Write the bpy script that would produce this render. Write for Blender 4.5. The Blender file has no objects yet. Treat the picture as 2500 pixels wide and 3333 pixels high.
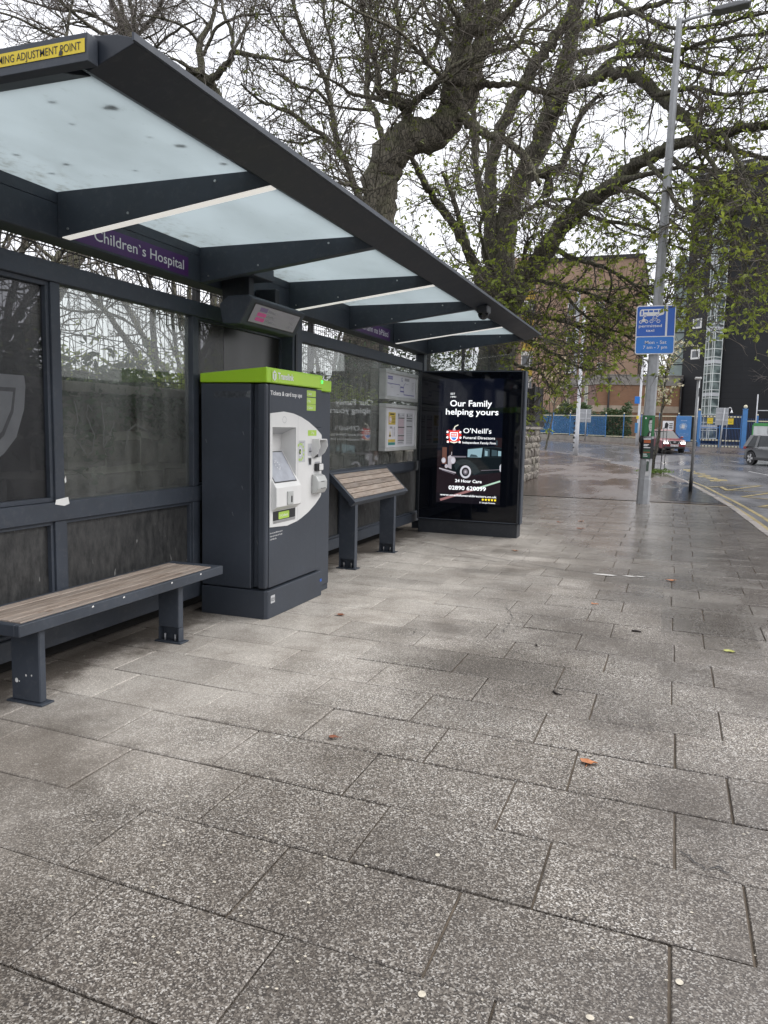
import bpy, bmesh, math, random
import numpy as np
from mathutils import Vector, Matrix
R = math.radians
rnd = random.Random(7)
nrg = np.random.default_rng(11)
SC = bpy.context.scene
COL = SC.collection

# ------------------------------------------------------------------ camera
cam_d = bpy.data.cameras.new('camera')
cam = bpy.data.objects.new('camera', cam_d); COL.objects.link(cam)
cam_d.sensor_fit = 'VERTICAL'; cam_d.sensor_height = 24.0
cam_d.lens = 24.0 * 2503 / 3333
cam_d.clip_start = 0.05; cam_d.clip_end = 3000
pt, ro, yw = R(-6.4), R(1.2), R(20.4)
fwd = Vector((-math.sin(yw)*math.cos(pt), math.cos(yw)*math.cos(pt), math.sin(pt)))
r0 = Vector((math.cos(yw), math.sin(yw), 0)); u0 = r0.cross(fwd)
rgt = r0*math.cos(ro) + u0*math.sin(ro); upv = rgt.cross(fwd)
cam.matrix_world = Matrix(((rgt.x, upv.x, -fwd.x, 0), (rgt.y, upv.y, -fwd.y, 0), (rgt.z, upv.z, -fwd.z, 1.6), (0, 0, 0, 1)))
SC.camera = cam

# ------------------------------------------------------------------ overcast sky
W = bpy.data.worlds.new('World'); SC.world = W; W.use_nodes = True
nt = W.node_tree; nt.nodes.clear()
wo = nt.nodes.new('ShaderNodeOutputWorld'); bg = nt.nodes.new('ShaderNodeBackground')
sky = nt.nodes.new('ShaderNodeTexSky'); sky.sky_type = 'NISHITA'; sky.sun_disc = False
SUN_EL, SUN_AZ = R(52), R(60)
sky.sun_elevation = SUN_EL; sky.sun_rotation = SUN_AZ; sky.air_density = 1.0; sky.dust_density = 3.0
tc = nt.nodes.new('ShaderNodeTexCoord')
cn = nt.nodes.new('ShaderNodeTexNoise'); cn.inputs['Scale'].default_value = 2.2; cn.inputs['Detail'].default_value = 6
cr = nt.nodes.new('ShaderNodeValToRGB')
cr.color_ramp.elements[0].position = .3; cr.color_ramp.elements[0].color = (8.3, 8.45, 9.0, 1)
cr.color_ramp.elements[1].position = .7; cr.color_ramp.elements[1].color = (9.8, 9.8, 10.1, 1)
mx = nt.nodes.new('ShaderNodeMix'); mx.data_type = 'RGBA'; mx.inputs[0].default_value = .9
L = nt.links.new
L(tc.outputs['Generated'], cn.inputs['Vector']); L(cn.outputs['Fac'], cr.inputs['Fac'])
L(sky.outputs['Color'], mx.inputs[6]); L(cr.outputs['Color'], mx.inputs[7])
L(mx.outputs[2], bg.inputs['Color']); bg.inputs['Strength'].default_value = .1
L(bg.outputs[0], wo.inputs['Surface'])

sd = bpy.data.lights.new('sun', 'SUN'); sd.energy = 1.5; sd.angle = R(60); sd.color = (1, .97, .93)
sun = bpy.data.objects.new('sun', sd); COL.objects.link(sun)
sdir = Vector((math.sin(SUN_AZ)*math.cos(SUN_EL), math.cos(SUN_AZ)*math.cos(SUN_EL), math.sin(SUN_EL)))
sun.rotation_euler = sdir.to_track_quat('Z', 'Y').to_euler()

SC.render.engine = 'CYCLES'
SC.view_settings.view_transform = 'Standard'; SC.view_settings.look = 'None'
SC.view_settings.exposure = 0.74; SC.view_settings.gamma = 1
SC.view_settings.use_curve_mapping = False
SC.cycles.max_bounces = 10; SC.cycles.transparent_max_bounces = 16
SC.cycles.diffuse_bounces = 4; SC.cycles.glossy_bounces = 4

# ------------------------------------------------------------------ object helpers
def owner_loc(p):
    v = Vector((0, 0, 0))
    while p is not None:
        v += p.location; p = p.parent
    return v

def link(name, data, parent=None, loc=None):
    o = bpy.data.objects.new(name, data); COL.objects.link(o)
    if parent is not None: o.parent = parent
    if loc is not None: o.location = loc
    return o

def tag(o, label=None, cat=None, group=None, kind=None):
    if label: o['label'] = label
    if cat: o['category'] = cat
    if group: o['group'] = group
    if kind: o['kind'] = kind
    return o

def thing(name, loc, label, cat, group=None, rz=0):
    o = link(name, None, None, loc); o.empty_display_size = .2; o.rotation_euler = (0, 0, rz)
    return tag(o, label, cat, group)

def np_mesh(name, V, F, mats, MI=None, smooth=False):
    """V (n,3) float array, F (m,k) int array of equal-sized faces"""
    me = bpy.data.meshes.new(name)
    V = np.asarray(V, dtype=np.float32); F = np.asarray(F, dtype=np.int32)
    k = F.shape[1]
    me.vertices.add(len(V)); me.vertices.foreach_set('co', V.ravel())
    me.loops.add(F.size); me.loops.foreach_set('vertex_index', F.ravel())
    me.polygons.add(len(F)); me.polygons.foreach_set('loop_start', np.arange(0, F.size, k, dtype=np.int32))
    me.polygons.foreach_set('loop_total', np.full(len(F), k, dtype=np.int32))
    for m in (mats if isinstance(mats, (list, tuple)) else [mats]): me.materials.append(m)
    if MI is not None: me.polygons.foreach_set('material_index', np.asarray(MI, dtype=np.int32))
    if smooth: me.polygons.foreach_set('use_smooth', np.ones(len(F), dtype=bool))
    me.update(calc_edges=True); me.validate()
    return me

class MB:
    """collects faces in world (or thing-local) coordinates and builds ONE mesh object"""
    def __init__(s): s.v = []; s.f = []; s.m = []; s.mats = []; s.sm = []
    def mi(s, mat):
        if mat not in s.mats: s.mats.append(mat)
        return s.mats.index(mat)
    def add(s, vs, fs, mat, smooth=False):
        b = len(s.v); s.v += [tuple(p) for p in vs]; i = s.mi(mat)
        for f in fs: s.f.append(tuple(b+k for k in f)); s.m.append(i); s.sm.append(smooth)
        return s
    def box(s, x0, x1, y0, y1, z0, z1, mat, ch=0):
        if x0 > x1: x0, x1 = x1, x0
        if y0 > y1: y0, y1 = y1, y0
        if z0 > z1: z0, z1 = z1, z0
        if not ch:
            vs = [(x, y, z) for z in (z0, z1) for y in (y0, y1) for x in (x0, x1)]
            return s.add(vs, [(0, 2, 3, 1), (4, 5, 7, 6), (0, 1, 5, 4), (2, 6, 7, 3), (0, 4, 6, 2), (1, 3, 7, 5)], mat)
        bm = bmesh.new(); bmesh.ops.create_cube(bm, size=1)
        for v in bm.verts:
            v.co = Vector(((x0+x1)/2+v.co.x*(x1-x0), (y0+y1)/2+v.co.y*(y1-y0), (z0+z1)/2+v.co.z*(z1-z0)))
        bmesh.ops.bevel(bm, geom=bm.edges[:], offset=ch, segments=2 if ch > .01 else 1, affect='EDGES', profile=.5)
        bm.verts.index_update()
        s.add([v.co[:] for v in bm.verts], [[v.index for v in f.verts] for f in bm.faces], mat); bm.free(); return s
    def prism(s, poly, axis, a, b, mat, cap=True):
        """poly: 2D points; axis 'x' -> (y,z) ; 'y' -> (x,z) ; 'z' -> (x,y)"""
        n = len(poly)
        def p3(q, t): return {'x': (t, q[0], q[1]), 'y': (q[0], t, q[1]), 'z': (q[0], q[1], t)}[axis]
        vs = [p3(q, a) for q in poly]+[p3(q, b) for q in poly]
        fs = [(i, (i+1) % n, n+(i+1) % n, n+i) for i in range(n)]
        if cap: fs += [tuple(range(n-1, -1, -1)), tuple(range(n, 2*n))]
        return s.add(vs, fs, mat)
    def tube(s, pts, rad, mat, k=8, smooth=True, caps=True):
        P = [Vector(p) for p in pts]; n = len(P)
        if not isinstance(rad, (list, tuple)): rad = [rad]*n
        T0 = (P[1]-P[0]).normalized()
        N = T0.orthogonal().normalized()
        vs = []
        for i in range(n):
            T = (P[min(i+1, n-1)]-P[max(i-1, 0)]).normalized()
            N = (N-T*N.dot(T)).normalized(); B = T.cross(N)
            for j in range(k):
                a = 2*math.pi*j/k
                vs.append(P[i]+(N*math.cos(a)+B*math.sin(a))*rad[i])
        fs = [(i*k+j, i*k+(j+1) % k, (i+1)*k+(j+1) % k, (i+1)*k+j) for i in range(n-1) for j in range(k)]
        s.add(vs, fs, mat, smooth)
        if caps: s.add([vs[j] for j in range(k)], [tuple(range(k-1, -1, -1))], mat); s.add(vs[-k:], [tuple(range(k))], mat)
        return s
    def ball(s, c, r, mat, nu=12, nv=8, half=False):
        vs = []; fs = []
        rx, ry, rz = r if isinstance(r, (tuple, list)) else (r, r, r)
        for i in range(nv+1):
            t = math.pi*i/nv*(.5 if half else 1)
            for j in range(nu):
                a = 2*math.pi*j/nu
                vs.append((c[0]+rx*math.sin(t)*math.cos(a), c[1]+ry*math.sin(t)*math.sin(a), c[2]-rz*math.cos(t)))
        for i in range(nv):
            for j in range(nu): fs.append((i*nu+j, i*nu+(j+1) % nu, (i+1)*nu+(j+1) % nu, (i+1)*nu+j))
        return s.add(vs, fs, mat, True)
    def quad(s, a, b, c, d, mat): return s.add([a, b, c, d], [(0, 1, 2, 3)], mat)
    def build(s, name, parent=None, local=False, bevel=0):
        off = Vector((0, 0, 0)) if (local or parent is None) else owner_loc(parent)
        me = bpy.data.meshes.new(name)
        me.from_pydata([(p[0]-off.x, p[1]-off.y, p[2]-off.z) for p in s.v], [], s.f)
        for m in s.mats: me.materials.append(m)
        me.polygons.foreach_set('material_index', s.m); me.polygons.foreach_set('use_smooth', s.sm)
        bm = bmesh.new(); bm.from_mesh(me)
        bmesh.ops.remove_doubles(bm, verts=bm.verts, dist=1e-5)
        bmesh.ops.recalc_face_normals(bm, faces=bm.faces); bm.to_mesh(me); bm.free()
        o = link(name, me, parent)
        if bevel:
            b = o.modifiers.new('bevel', 'BEVEL'); b.width = bevel; b.segments = 2; b.limit_method = 'ANGLE'; b.angle_limit = R(40)
        return o

def box(name, parent, x0, x1, y0, y1, z0, z1, mat, ch=.004):
    return MB().box(x0, x1, y0, y1, z0, z1, mat, ch).build(name, parent)

_fc = {}
def text_polys(s, bold=0.0):
    key = (s, bold)
    if key not in _fc:
        cu = bpy.data.curves.new('lettering', 'FONT'); cu.body = s; cu.size = 1; cu.fill_mode = 'BOTH'; cu.resolution_u = 3
        cu.dimensions = '2D'; cu.offset = bold; cu.extrude = 0
        ob = bpy.data.objects.new('lettering', cu)
        me = bpy.data.meshes.new_from_object(ob)
        _fc[key] = ([v.co[:2] for v in me.vertices], [tuple(p.vertices) for p in me.polygons])
        bpy.data.objects.remove(ob); bpy.data.curves.remove(cu); bpy.data.meshes.remove(me)
    return _fc[key]

class Flat:
    """flat print on a surface: origin o, right u, up v; layers are lifted along the normal"""
    def __init__(s, o, u, v, step=.0012):
        s.o = Vector(o); s.u = Vector(u).normalized(); s.v = Vector(v).normalized(); s.n = s.u.cross(s.v).normalized(); s.step = step; s.mb = MB(); s.texts = []
    def P(s, x, y, l): return s.o+s.u*x+s.v*y+s.n*(s.step*(l+1))
    def poly(s, pts, mat, l=0): s.mb.add([s.P(x, y, l) for x, y in pts], [tuple(range(len(pts)))], mat); return s
    def rect(s, x0, y0, x1, y1, mat, l=0): return s.poly([(x0, y0), (x1, y0), (x1, y1), (x0, y1)], mat, l)
    def rrect(s, x0, y0, x1, y1, r, mat, l=0):
        pts = []
        for cx, cy, a0 in ((x1-r, y1-r, 0), (x0+r, y1-r, 90), (x0+r, y0+r, 180), (x1-r, y0+r, 270)):
            for k in range(5): a = R(a0+k*22.5); pts.append((cx+r*math.cos(a), cy+r*math.sin(a)))
        return s.poly(pts, mat, l)
    def disc(s, x, y, rx, mat, l=0, ry=None, n=20):
        ry = rx if ry is None else ry
        return s.poly([(x+rx*math.cos(2*math.pi*k/n), y+ry*math.sin(2*math.pi*k/n)) for k in range(n)], mat, l)
    def line(s, pts, w, mat, l=0):
        for (x0, y0), (x1, y1) in zip(pts[:-1], pts[1:]):
            d = Vector((x1-x0, y1-y0)); 
            if d.length < 1e-6: continue
            d.normalize(); p = Vector((-d.y, d.x))*w/2
            s.poly([(x0+p.x, y0+p.y), (x0-p.x, y0-p.y), (x1-p.x, y1-p.y), (x1+p.x, y1+p.y)], mat, l)
        return s
    def text(s, t, x, y, mat, h=None, w=None, l=1, bold=0.0, align='l', right=None):
        """h = cap height; w = fitted total width"""
        vs, fs = text_polys(t, bold)
        if not vs: return s
        xs = [v[0] for v in vs]; x0, x1 = min(xs), max(xs)
        k = (h or .1)/.73; kx = k
        if w: kx = w/(x1-x0)
        if h is None: k = kx
        ox = x-x0*kx if align == 'l' else (x-(x0+x1)/2*kx if align == 'c' else x-x1*kx)
        m = MB(); m.add([s.P(ox+a*kx, y+b*k, l) for a, b in vs], fs, mat); s.texts.append(m); return s
    def build(s, name, parent):
        o = s.mb.build(name, parent) if s.mb.v else None
        for m in s.texts: m.build('lettering', parent)
        return o

# ------------------------------------------------------------------ materials
def nd(nt, typ, ins=None, **props):
    n = nt.nodes.new(typ)
    for k, v in props.items(): setattr(n, k, v)
    for k, v in (ins or {}).items():
        if isinstance(v, bpy.types.NodeSocket): nt.links.new(v, n.inputs[k])
        else: n.inputs[k].default_value = v
    return n
def begin(name):
    m = bpy.data.materials.new(name); m.use_nodes = True; nt = m.node_tree; nt.nodes.clear()
    out = nt.nodes.new('ShaderNodeOutputMaterial'); return m, nt, out
def col4(c): return (c[0], c[1], c[2], 1)
def mixc(nt, f, a, b, mode='MIX'):
    n = nt.nodes.new('ShaderNodeMix'); n.data_type = 'RGBA'; n.blend_type = mode
    for i, v in ((0, f), (6, a), (7, b)):
        if isinstance(v, bpy.types.NodeSocket): nt.links.new(v, n.inputs[i])
        else: n.inputs[i].default_value = v if i == 0 else col4(v)
    return n.outputs[2]
def math_(nt, op, a, b=0.0, c=None, clamp=False):
    n = nt.nodes.new('ShaderNodeMath'); n.operation = op; n.use_clamp = clamp
    for i, v in ((0, a), (1, b), (2, c)):
        if v is None: continue
        if isinstance(v, bpy.types.NodeSocket): nt.links.new(v, n.inputs[i])
        else: n.inputs[i].default_value = v
    return n.outputs[0]
def ramp(nt, f, p0, p1, c0=(0, 0, 0), c1=(1, 1, 1)):
    n = nt.nodes.new('ShaderNodeValToRGB'); e = n.color_ramp.elements
    e[0].position = p0; e[1].position = p1; e[0].color = col4(c0); e[1].color = col4(c1)
    nt.links.new(f, n.inputs[0]); return n.outputs[0]
def sstep(nt, x, a, b):
    n = nt.nodes.new('ShaderNodeMapRange'); n.interpolation_type = 'SMOOTHSTEP'
    nt.links.new(x, n.inputs[0]); n.inputs[1].default_value = a; n.inputs[2].default_value = b
    return n.outputs[0]
def pos(nt, scale=(1, 1, 1), obj=False):
    v = nt.nodes.new('ShaderNodeTexCoord').outputs['Object'] if obj else nt.nodes.new('ShaderNodeNewGeometry').outputs['Position']
    mp = nt.nodes.new('ShaderNodeMapping'); mp.inputs['Scale'].default_value = scale; nt.links.new(v, mp.inputs[0]); return mp.outputs[0]
def noise(nt, vec, scale, detail=4, rough=.55):
    return nd(nt, 'ShaderNodeTexNoise', {'Vector': vec, 'Scale': scale, 'Detail': detail, 'Roughness': rough}).outputs['Fac']
def bump(nt, h, strength, dist=.01):
    return nd(nt, 'ShaderNodeBump', {'Height': h, 'Strength': strength, 'Distance': dist}).outputs[0]
def princ(nt, out, **k):
    p = nd(nt, 'ShaderNodeBsdfPrincipled', {kk.replace('_', ' '): v for kk, v in k.items()}); nt.links.new(p.outputs[0], out.inputs[0]); return p

def simple(name, c, rough=.5, var=.15, vs=6.0, stretch=(1, 1, 1), bmp=0.0, bs=80, metal=0.0, spec=.5, dust=0.0, dustc=(.3, .29, .27), rnd_obj=0.0, coat=0.0, obj=False):
    m, nt, out = begin(name)
    v = pos(nt, stretch, obj)
    n1 = noise(nt, v, vs, 5)
    dark = tuple(x*(1-var) for x in c); lite = tuple(min(1, x*(1+var)) for x in c)
    colr = mixc(nt, ramp(nt, n1, .3, .7), dark, lite)
    if rnd_obj:
        r = nt.nodes.new('ShaderNodeObjectInfo').outputs['Random']
        g = math_(nt, 'MULTIPLY_ADD', r, 2*rnd_obj, 1-rnd_obj)
        hs = nd(nt, 'ShaderNodeHueSaturation', {'Color': colr, 'Value': g}); colr = hs.outputs[0]
    rg = math_(nt, 'MULTIPLY_ADD', n1, .2, rough-.1)
    if dust:
        n2 = noise(nt, v, vs*7, 3, .7)
        colr = mixc(nt, math_(nt, 'MULTIPLY', ramp(nt, n2, .52, .75), dust), colr, dustc)
    kw = dict(Base_Color=colr if isinstance(colr, bpy.types.NodeSocket) else col4(c), Roughness=rg, Metallic=metal, Specular_IOR_Level=spec)
    if coat: kw['Coat_Weight'] = coat; kw['Coat_Roughness'] = .05
    if bmp: kw['Normal'] = bump(nt, noise(nt, v, bs, 3), bmp)
    princ(nt, out, **kw); return m

def emis(name, c, s, rough=.5):
    m, nt, out = begin(name)
    princ(nt, out, Base_Color=col4(c), Roughness=rough, Emission_Color=col4(c), Emission_Strength=s); return m

def glass(name, tint, dirt=.12, dirtc=(.35, .36, .33), ior=1.45, streak=(3, 3, .6), rough=.02, gl=(1, 1, 1)):
    m, nt, out = begin(name)
    tr = nd(nt, 'ShaderNodeBsdfTransparent', {'Color': col4(tint)})
    go = nd(nt, 'ShaderNodeBsdfGlossy', {'Color': col4(gl), 'Roughness': rough})
    lw = nd(nt, 'ShaderNodeLayerWeight', {'Blend': .5}); fr_ = math_(nt, 'MULTIPLY_ADD', math_(nt, 'POWER', lw.outputs['Facing'], 5.0), .955, .045)
    m1 = nd(nt, 'ShaderNodeMixShader', {0: fr_, 1: tr.outputs[0], 2: go.outputs[0]})
    n = noise(nt, pos(nt, streak), 2.5, 6, .65)
    f = math_(nt, 'MULTIPLY', ramp(nt, n, .25, .8), dirt)
    df = nd(nt, 'ShaderNodeBsdfDiffuse', {'Color': col4(dirtc)})
    tl = nd(nt, 'ShaderNodeBsdfTranslucent', {'Color': col4(dirtc)})
    mm = nd(nt, 'ShaderNodeMixShader', {0: .5, 1: df.outputs[0], 2: tl.outputs[0]})
    m2 = nd(nt, 'ShaderNodeMixShader', {0: f, 1: m1.outputs[0], 2: mm.outputs[0]})
    nt.links.new(m2.outputs[0], out.inputs[0]); return m

FRAME = simple('anthracite_paint', (.040, .049, .065), .55, .18, 3, dust=.08, bmp=.04, bs=300)
FASC = simple('dark_fascia_paint', (.014, .020, .031), .5, .2, 3, dust=.06)
FRAME_D = simple('dark_anthracite_paint', (.02, .023, .029), .5, .2, 3, dust=.05)
MACH = simple('machine_navy_grey_paint', (.037, .045, .060), .5, .14, 2.5, dust=.05, dustc=(.16, .17, .19), bmp=.06, bs=420)
LIME = simple('lime_plastic', (.36, .63, .02), .35, .06, 3)
LIME_L = simple('lime_sticker', (.40, .60, .08), .4, .06, 8)
WHITE = simple('white_paint', (.78, .78, .76), .45, .06, 5, dust=.08, dustc=(.5, .48, .44))
PRINT_W = simple('white_print', (.8, .8, .8), .5, .02)
PRINT_K = simple('black_print', (.015, .015, .017), .5, .1)
PRINT_G = simple('grey_print', (.33, .33, .36), .5, .1)
OFFWHITE = simple('panel_off_white', (.70, .70, .69), .4, .04, 4, dust=.06, dustc=(.45, .43, .4))
PANEL_S = simple('panel_light_grey', (.50, .51, .53), .4, .05, 4)
ALU = simple('brushed_aluminium', (.45, .45, .45), .38, .1, 30, metal=.85)
ALU_P = simple('pale_aluminium_frame', (.50, .51, .50), .45, .08, 10, metal=.2)
STEEL = simple('galvanised_steel', (.36, .37, .385), .5, .12, 9, metal=.35, dust=.15, dustc=(.22, .21, .2))
BLACK = simple('black_paint', (.012, .012, .013), .42, .3, 5, dust=.07, dustc=(.1, .1, .1))
RUBBER = simple('black_rubber', (.014, .014, .015), .7, .2, 8)
PURPLE = simple('purple_sign', (.075, .02, .13), .45, .08, 4)
YELLOW = simple('yellow_sign', (.72, .55, .03), .5, .08, 6, dust=.1, dustc=(.3, .25, .1))
BLUE_S = simple('blue_sign', (.012, .11, .50), .35, .05, 5)
BLUE_S2 = simple('lighter_blue_sign', (.02, .19, .62), .35, .06, 5)
SCREEN = simple('machine_touch_screen', (.42, .44, .49), .12, .12, 14)

def wood_mat():
    m, nt, out = begin('weathered_timber')
    r = nt.nodes.new('ShaderNodeObjectInfo').outputs['Random']
    v = pos(nt, (1, 1, 1), True)
    v2 = nd(nt, 'ShaderNodeVectorMath', {0: v}, operation='ADD'); cx = nd(nt, 'ShaderNodeCombineXYZ', {0: math_(nt, 'MULTIPLY', r, 40), 1: math_(nt, 'MULTIPLY', r, 17), 2: 0}); nt.links.new(cx.outputs[0], v2.inputs[1])
    mp = nd(nt, 'ShaderNodeMapping', {'Vector': v2.outputs[0], 'Scale': (30, 1.6, 30)})
    n = noise(nt, mp.outputs[0], 2.2, 8, .7); n2 = noise(nt, v2.outputs[0], 3.5, 3)
    c = mixc(nt, ramp(nt, n, .3, .72), (.135, .10, .078), (.46, .375, .31))
    c = mixc(nt, math_(nt, 'MULTIPLY', ramp(nt, n2, .4, .75), .5), c, (.40, .35, .31))
    n3 = noise(nt, v2.outputs[0], 9, 2); c = mixc(nt, math_(nt, 'MULTIPLY', ramp(nt, n3, .63, .72), .6), c, (.14, .09, .06))
    hs = nd(nt, 'ShaderNodeHueSaturation', {'Color': c, 'Value': math_(nt, 'MULTIPLY_ADD', r, .4, .82)})
    princ(nt, out, Base_Color=hs.outputs[0], Roughness=.7, Normal=bump(nt, n, .5, .003)); return m
WOOD = wood_mat()

def wetness(nt):
    """0 dry under the shelter, 1 wet further out; world-space, patchy"""
    g = nt.nodes.new('ShaderNodeNewGeometry').outputs['Position']
    sx = nd(nt, 'ShaderNodeSeparateXYZ', {0: g})
    n = noise(nt, pos(nt, (1, .55, 1)), .8, 5, .6)
    a = math_(nt, 'MULTIPLY_ADD', sx.outputs[0], .17, .02)
    b = math_(nt, 'MULTIPLY_ADD', math_(nt, 'MAXIMUM', sx.outputs[1], 5.0), .085, -.62)
    cell = nd(nt, 'ShaderNodeCombineXYZ', {0: math_(nt, 'FLOOR', math_(nt, 'DIVIDE', sx.outputs[0], .71)), 1: math_(nt, 'FLOOR', math_(nt, 'DIVIDE', math_(nt, 'ADD', sx.outputs[1], 5.87), .455)), 2: 0.0})
    wn = nd(nt, 'ShaderNodeTexWhiteNoise', {'Vector': cell.outputs[0]})
    w = math_(nt, 'ADD', math_(nt, 'ADD', a, b), math_(nt, 'ADD', math_(nt, 'MULTIPLY', n, 1.1), math_(nt, 'MULTIPLY_ADD', wn.outputs['Value'], .22, -.11)))
    return sstep(nt, w, .05, .85), n, sx

def slab_mat():
    m, nt, out = begin('exposed_aggregate_slab')
    wet, n, sx = wetness(nt)
    r = nt.nodes.new('ShaderNodeObjectInfo').outputs['Random']
    p = pos(nt)
    vor = nd(nt, 'ShaderNodeTexVoronoi', {'Vector': p, 'Scale': 195.0}); 
    hue = nd(nt, 'ShaderNodeSeparateColor', {0: vor.outputs['Color']})
    chips = nt.nodes.new('ShaderNodeValToRGB'); e = chips.color_ramp.elements
    e[0].position = 0; e[0].color = (.020, .017, .015, 1); e[1].position = 1; e[1].color = (.82, .80, .76, 1)
    for q, c in ((.32, (.073, .061, .050)), (.62, (.225, .198, .168)), (.84, (.45, .42, .375)), (.92, (.64, .62, .58))):
        x = chips.color_ramp.elements.new(q); x.color = col4(c)
    nt.links.new(hue.outputs[0], chips.inputs[0])
    fine = noise(nt, p, 260, 2)
    c = mixc(nt, math_(nt, 'MULTIPLY', ramp(nt, fine, .35, .65), .3), chips.outputs[0], (.15, .135, .12))
    # trodden dusty film near the shelter hides the chips
    film = sstep(nt, math_(nt, 'ADD', math_(nt, 'MULTIPLY', sx.outputs[0], -.55), math_(nt, 'ADD', math_(nt, 'MULTIPLY', sx.outputs[1], .10), math_(nt, 'MULTIPLY', noise(nt, p, 1.7, 4), 1.2))), 1.55, 2.6)
    c = mixc(nt, math_(nt, 'MULTIPLY', film, .52), c, (.64, .595, .54))
    big = noise(nt, p, 1.1, 6, .65)
    dirtf = noise(nt, p, 2.3, 6, .7)
    c = mixc(nt, math_(nt, 'MULTIPLY', ramp(nt, dirtf, .45, .72), .45), c, (.15, .128, .104))
    for sx0, sy0, rr, amt in ((-1.0, 4.95, .95, .6), (-2.95, 2.55, .9, .75), (-1.2, .9, 2.6, .42), (-.3, 2.4, 1.5, .22), (-1.9, 2.2, .8, .3), (.1, 3.3, .8, .3), (-.8, 6.3, .7, .3)):
        dv = nd(nt, 'ShaderNodeVectorMath', {0: p, 1: (sx0, sy0, 0)}, operation='DISTANCE').outputs['Value']
        dv = math_(nt, 'ADD', dv, math_(nt, 'MULTIPLY_ADD', noise(nt, p, 3.2, 5, .7), .9, -.45))
        c = mixc(nt, math_(nt, 'MULTIPLY', sstep(nt, dv, rr, rr*.25), amt), c, (.30, .275, .25), 'MULTIPLY')
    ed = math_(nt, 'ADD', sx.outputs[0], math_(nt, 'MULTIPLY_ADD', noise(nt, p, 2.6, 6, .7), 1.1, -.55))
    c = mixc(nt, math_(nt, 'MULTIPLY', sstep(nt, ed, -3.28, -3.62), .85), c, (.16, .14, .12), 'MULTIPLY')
    c = mixc(nt, math_(nt, 'MULTIPLY', ramp(nt, big, .46, .66), .6), c, (.42, .385, .35), 'MULTIPLY')
    spot = noise(nt, p, 7, 5, .7)
    c = mixc(nt, math_(nt, 'MULTIPLY', ramp(nt, spot, .60, .72), .4), c, (.07, .06, .052))
    gum = nd(nt, 'ShaderNodeTexVoronoi', {'Vector': p, 'Scale': 5.5, 'Randomness': 1.0})
    c = mixc(nt, math_(nt, 'MULTIPLY', math_(nt, 'LESS_THAN', gum.outputs['Distance'], .055), .45), c, (.38, .36, .33))
    c = mixc(nt, wet, c, mixc(nt, .5, c, (.085, .070, .062)))
    hs = nd(nt, 'ShaderNodeHueSaturation', {'Color': c, 'Value': math_(nt, 'MULTIPLY', math_(nt, 'MULTIPLY_ADD', r, .24, .88), math_(nt, 'MULTIPLY_ADD', wet, -.26, 1.0))})
    rough = math_(nt, 'MULTIPLY_ADD', wet, -.49, .72)
    rough = math_(nt, 'ADD', rough, math_(nt, 'MULTIPLY', math_(nt, 'SUBTRACT', noise(nt, p, 3, 4), .5), .25))
    h = math_(nt, 'ADD', vor.outputs['Distance'], math_(nt, 'MULTIPLY', fine, .6))
    princ(nt, out, Base_Color=hs.outputs[0], Roughness=rough, Specular_IOR_Level=.5, Normal=nd(nt, 'ShaderNodeBump', {'Height': h, 'Strength': math_(nt, 'MULTIPLY_ADD', wet, -.2, .26), 'Distance': .003}).outputs[0]); return m
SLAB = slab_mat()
BED = simple('joint_mortar', (.12, .095, .07), .8, .35, 9, bmp=.3, bs=60)

def tarmac_mat(name, c, wetlo, wscale=.35, scale=70, wetbias=0.0, bm=.15):
    m, nt, out = begin(name)
    p = pos(nt); v = nd(nt, 'ShaderNodeTexVoronoi', {'Vector': p, 'Scale': scale})
    s = nd(nt, 'ShaderNodeSeparateColor', {0: v.outputs['Color']})
    base = mixc(nt, s.outputs[0], tuple(x*.55 for x in c), tuple(x*1.6 for x in c))
    big = noise(nt, p, .5, 6, .65)
    base = mixc(nt, math_(nt, 'MULTIPLY', ramp(nt, big, .35, .7), .5), base, tuple(x*.55 for x in c))
    w = sstep(nt, math_(nt, 'ADD', noise(nt, pos(nt, (1, .35, 1)), wscale, 5, .6), wetbias), .35, .62)
    rough = math_(nt, 'MULTIPLY_ADD', w, wetlo-.55, .55)
    base = mixc(nt, math_(nt, 'MULTIPLY', w, .4), base, tuple(x*.5 for x in c))
    h = math_(nt, 'ADD', v.outputs['Distance'], math_(nt, 'MULTIPLY', noise(nt, p, 2.0, 3), 1.2))
    princ(nt, out, Base_Color=base, Roughness=rough, Specular_IOR_Level=.5, Normal=bump(nt, h, bm, .004)); return m
ROAD = tarmac_mat('wet_asphalt', (.10, .10, .108), .22, .3, 60, .06)
FOOT = tarmac_mat('wet_footway_tarmac', (.095, .073, .062), .17, .45, 80, .05)
PATCH = tarmac_mat('dark_wet_tarmac_patch', (.045, .043, .042), .14, .5, 80, .1)
KERB = simple('granite_kerb', (.20, .18, .165), .42, .25, 6, bmp=.15, bs=90, rnd_obj=.15, dust=.25, dustc=(.1, .09, .085))
LINE_Y = simple('yellow_road_paint', (.28, .22, .085), .35, .35, 5, dust=.85, dustc=(.10, .09, .075))
LINE_W = simple('white_road_paint', (.42, .42, .42), .35, .3, 4, dust=.5, dustc=(.12, .12, .12))

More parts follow.
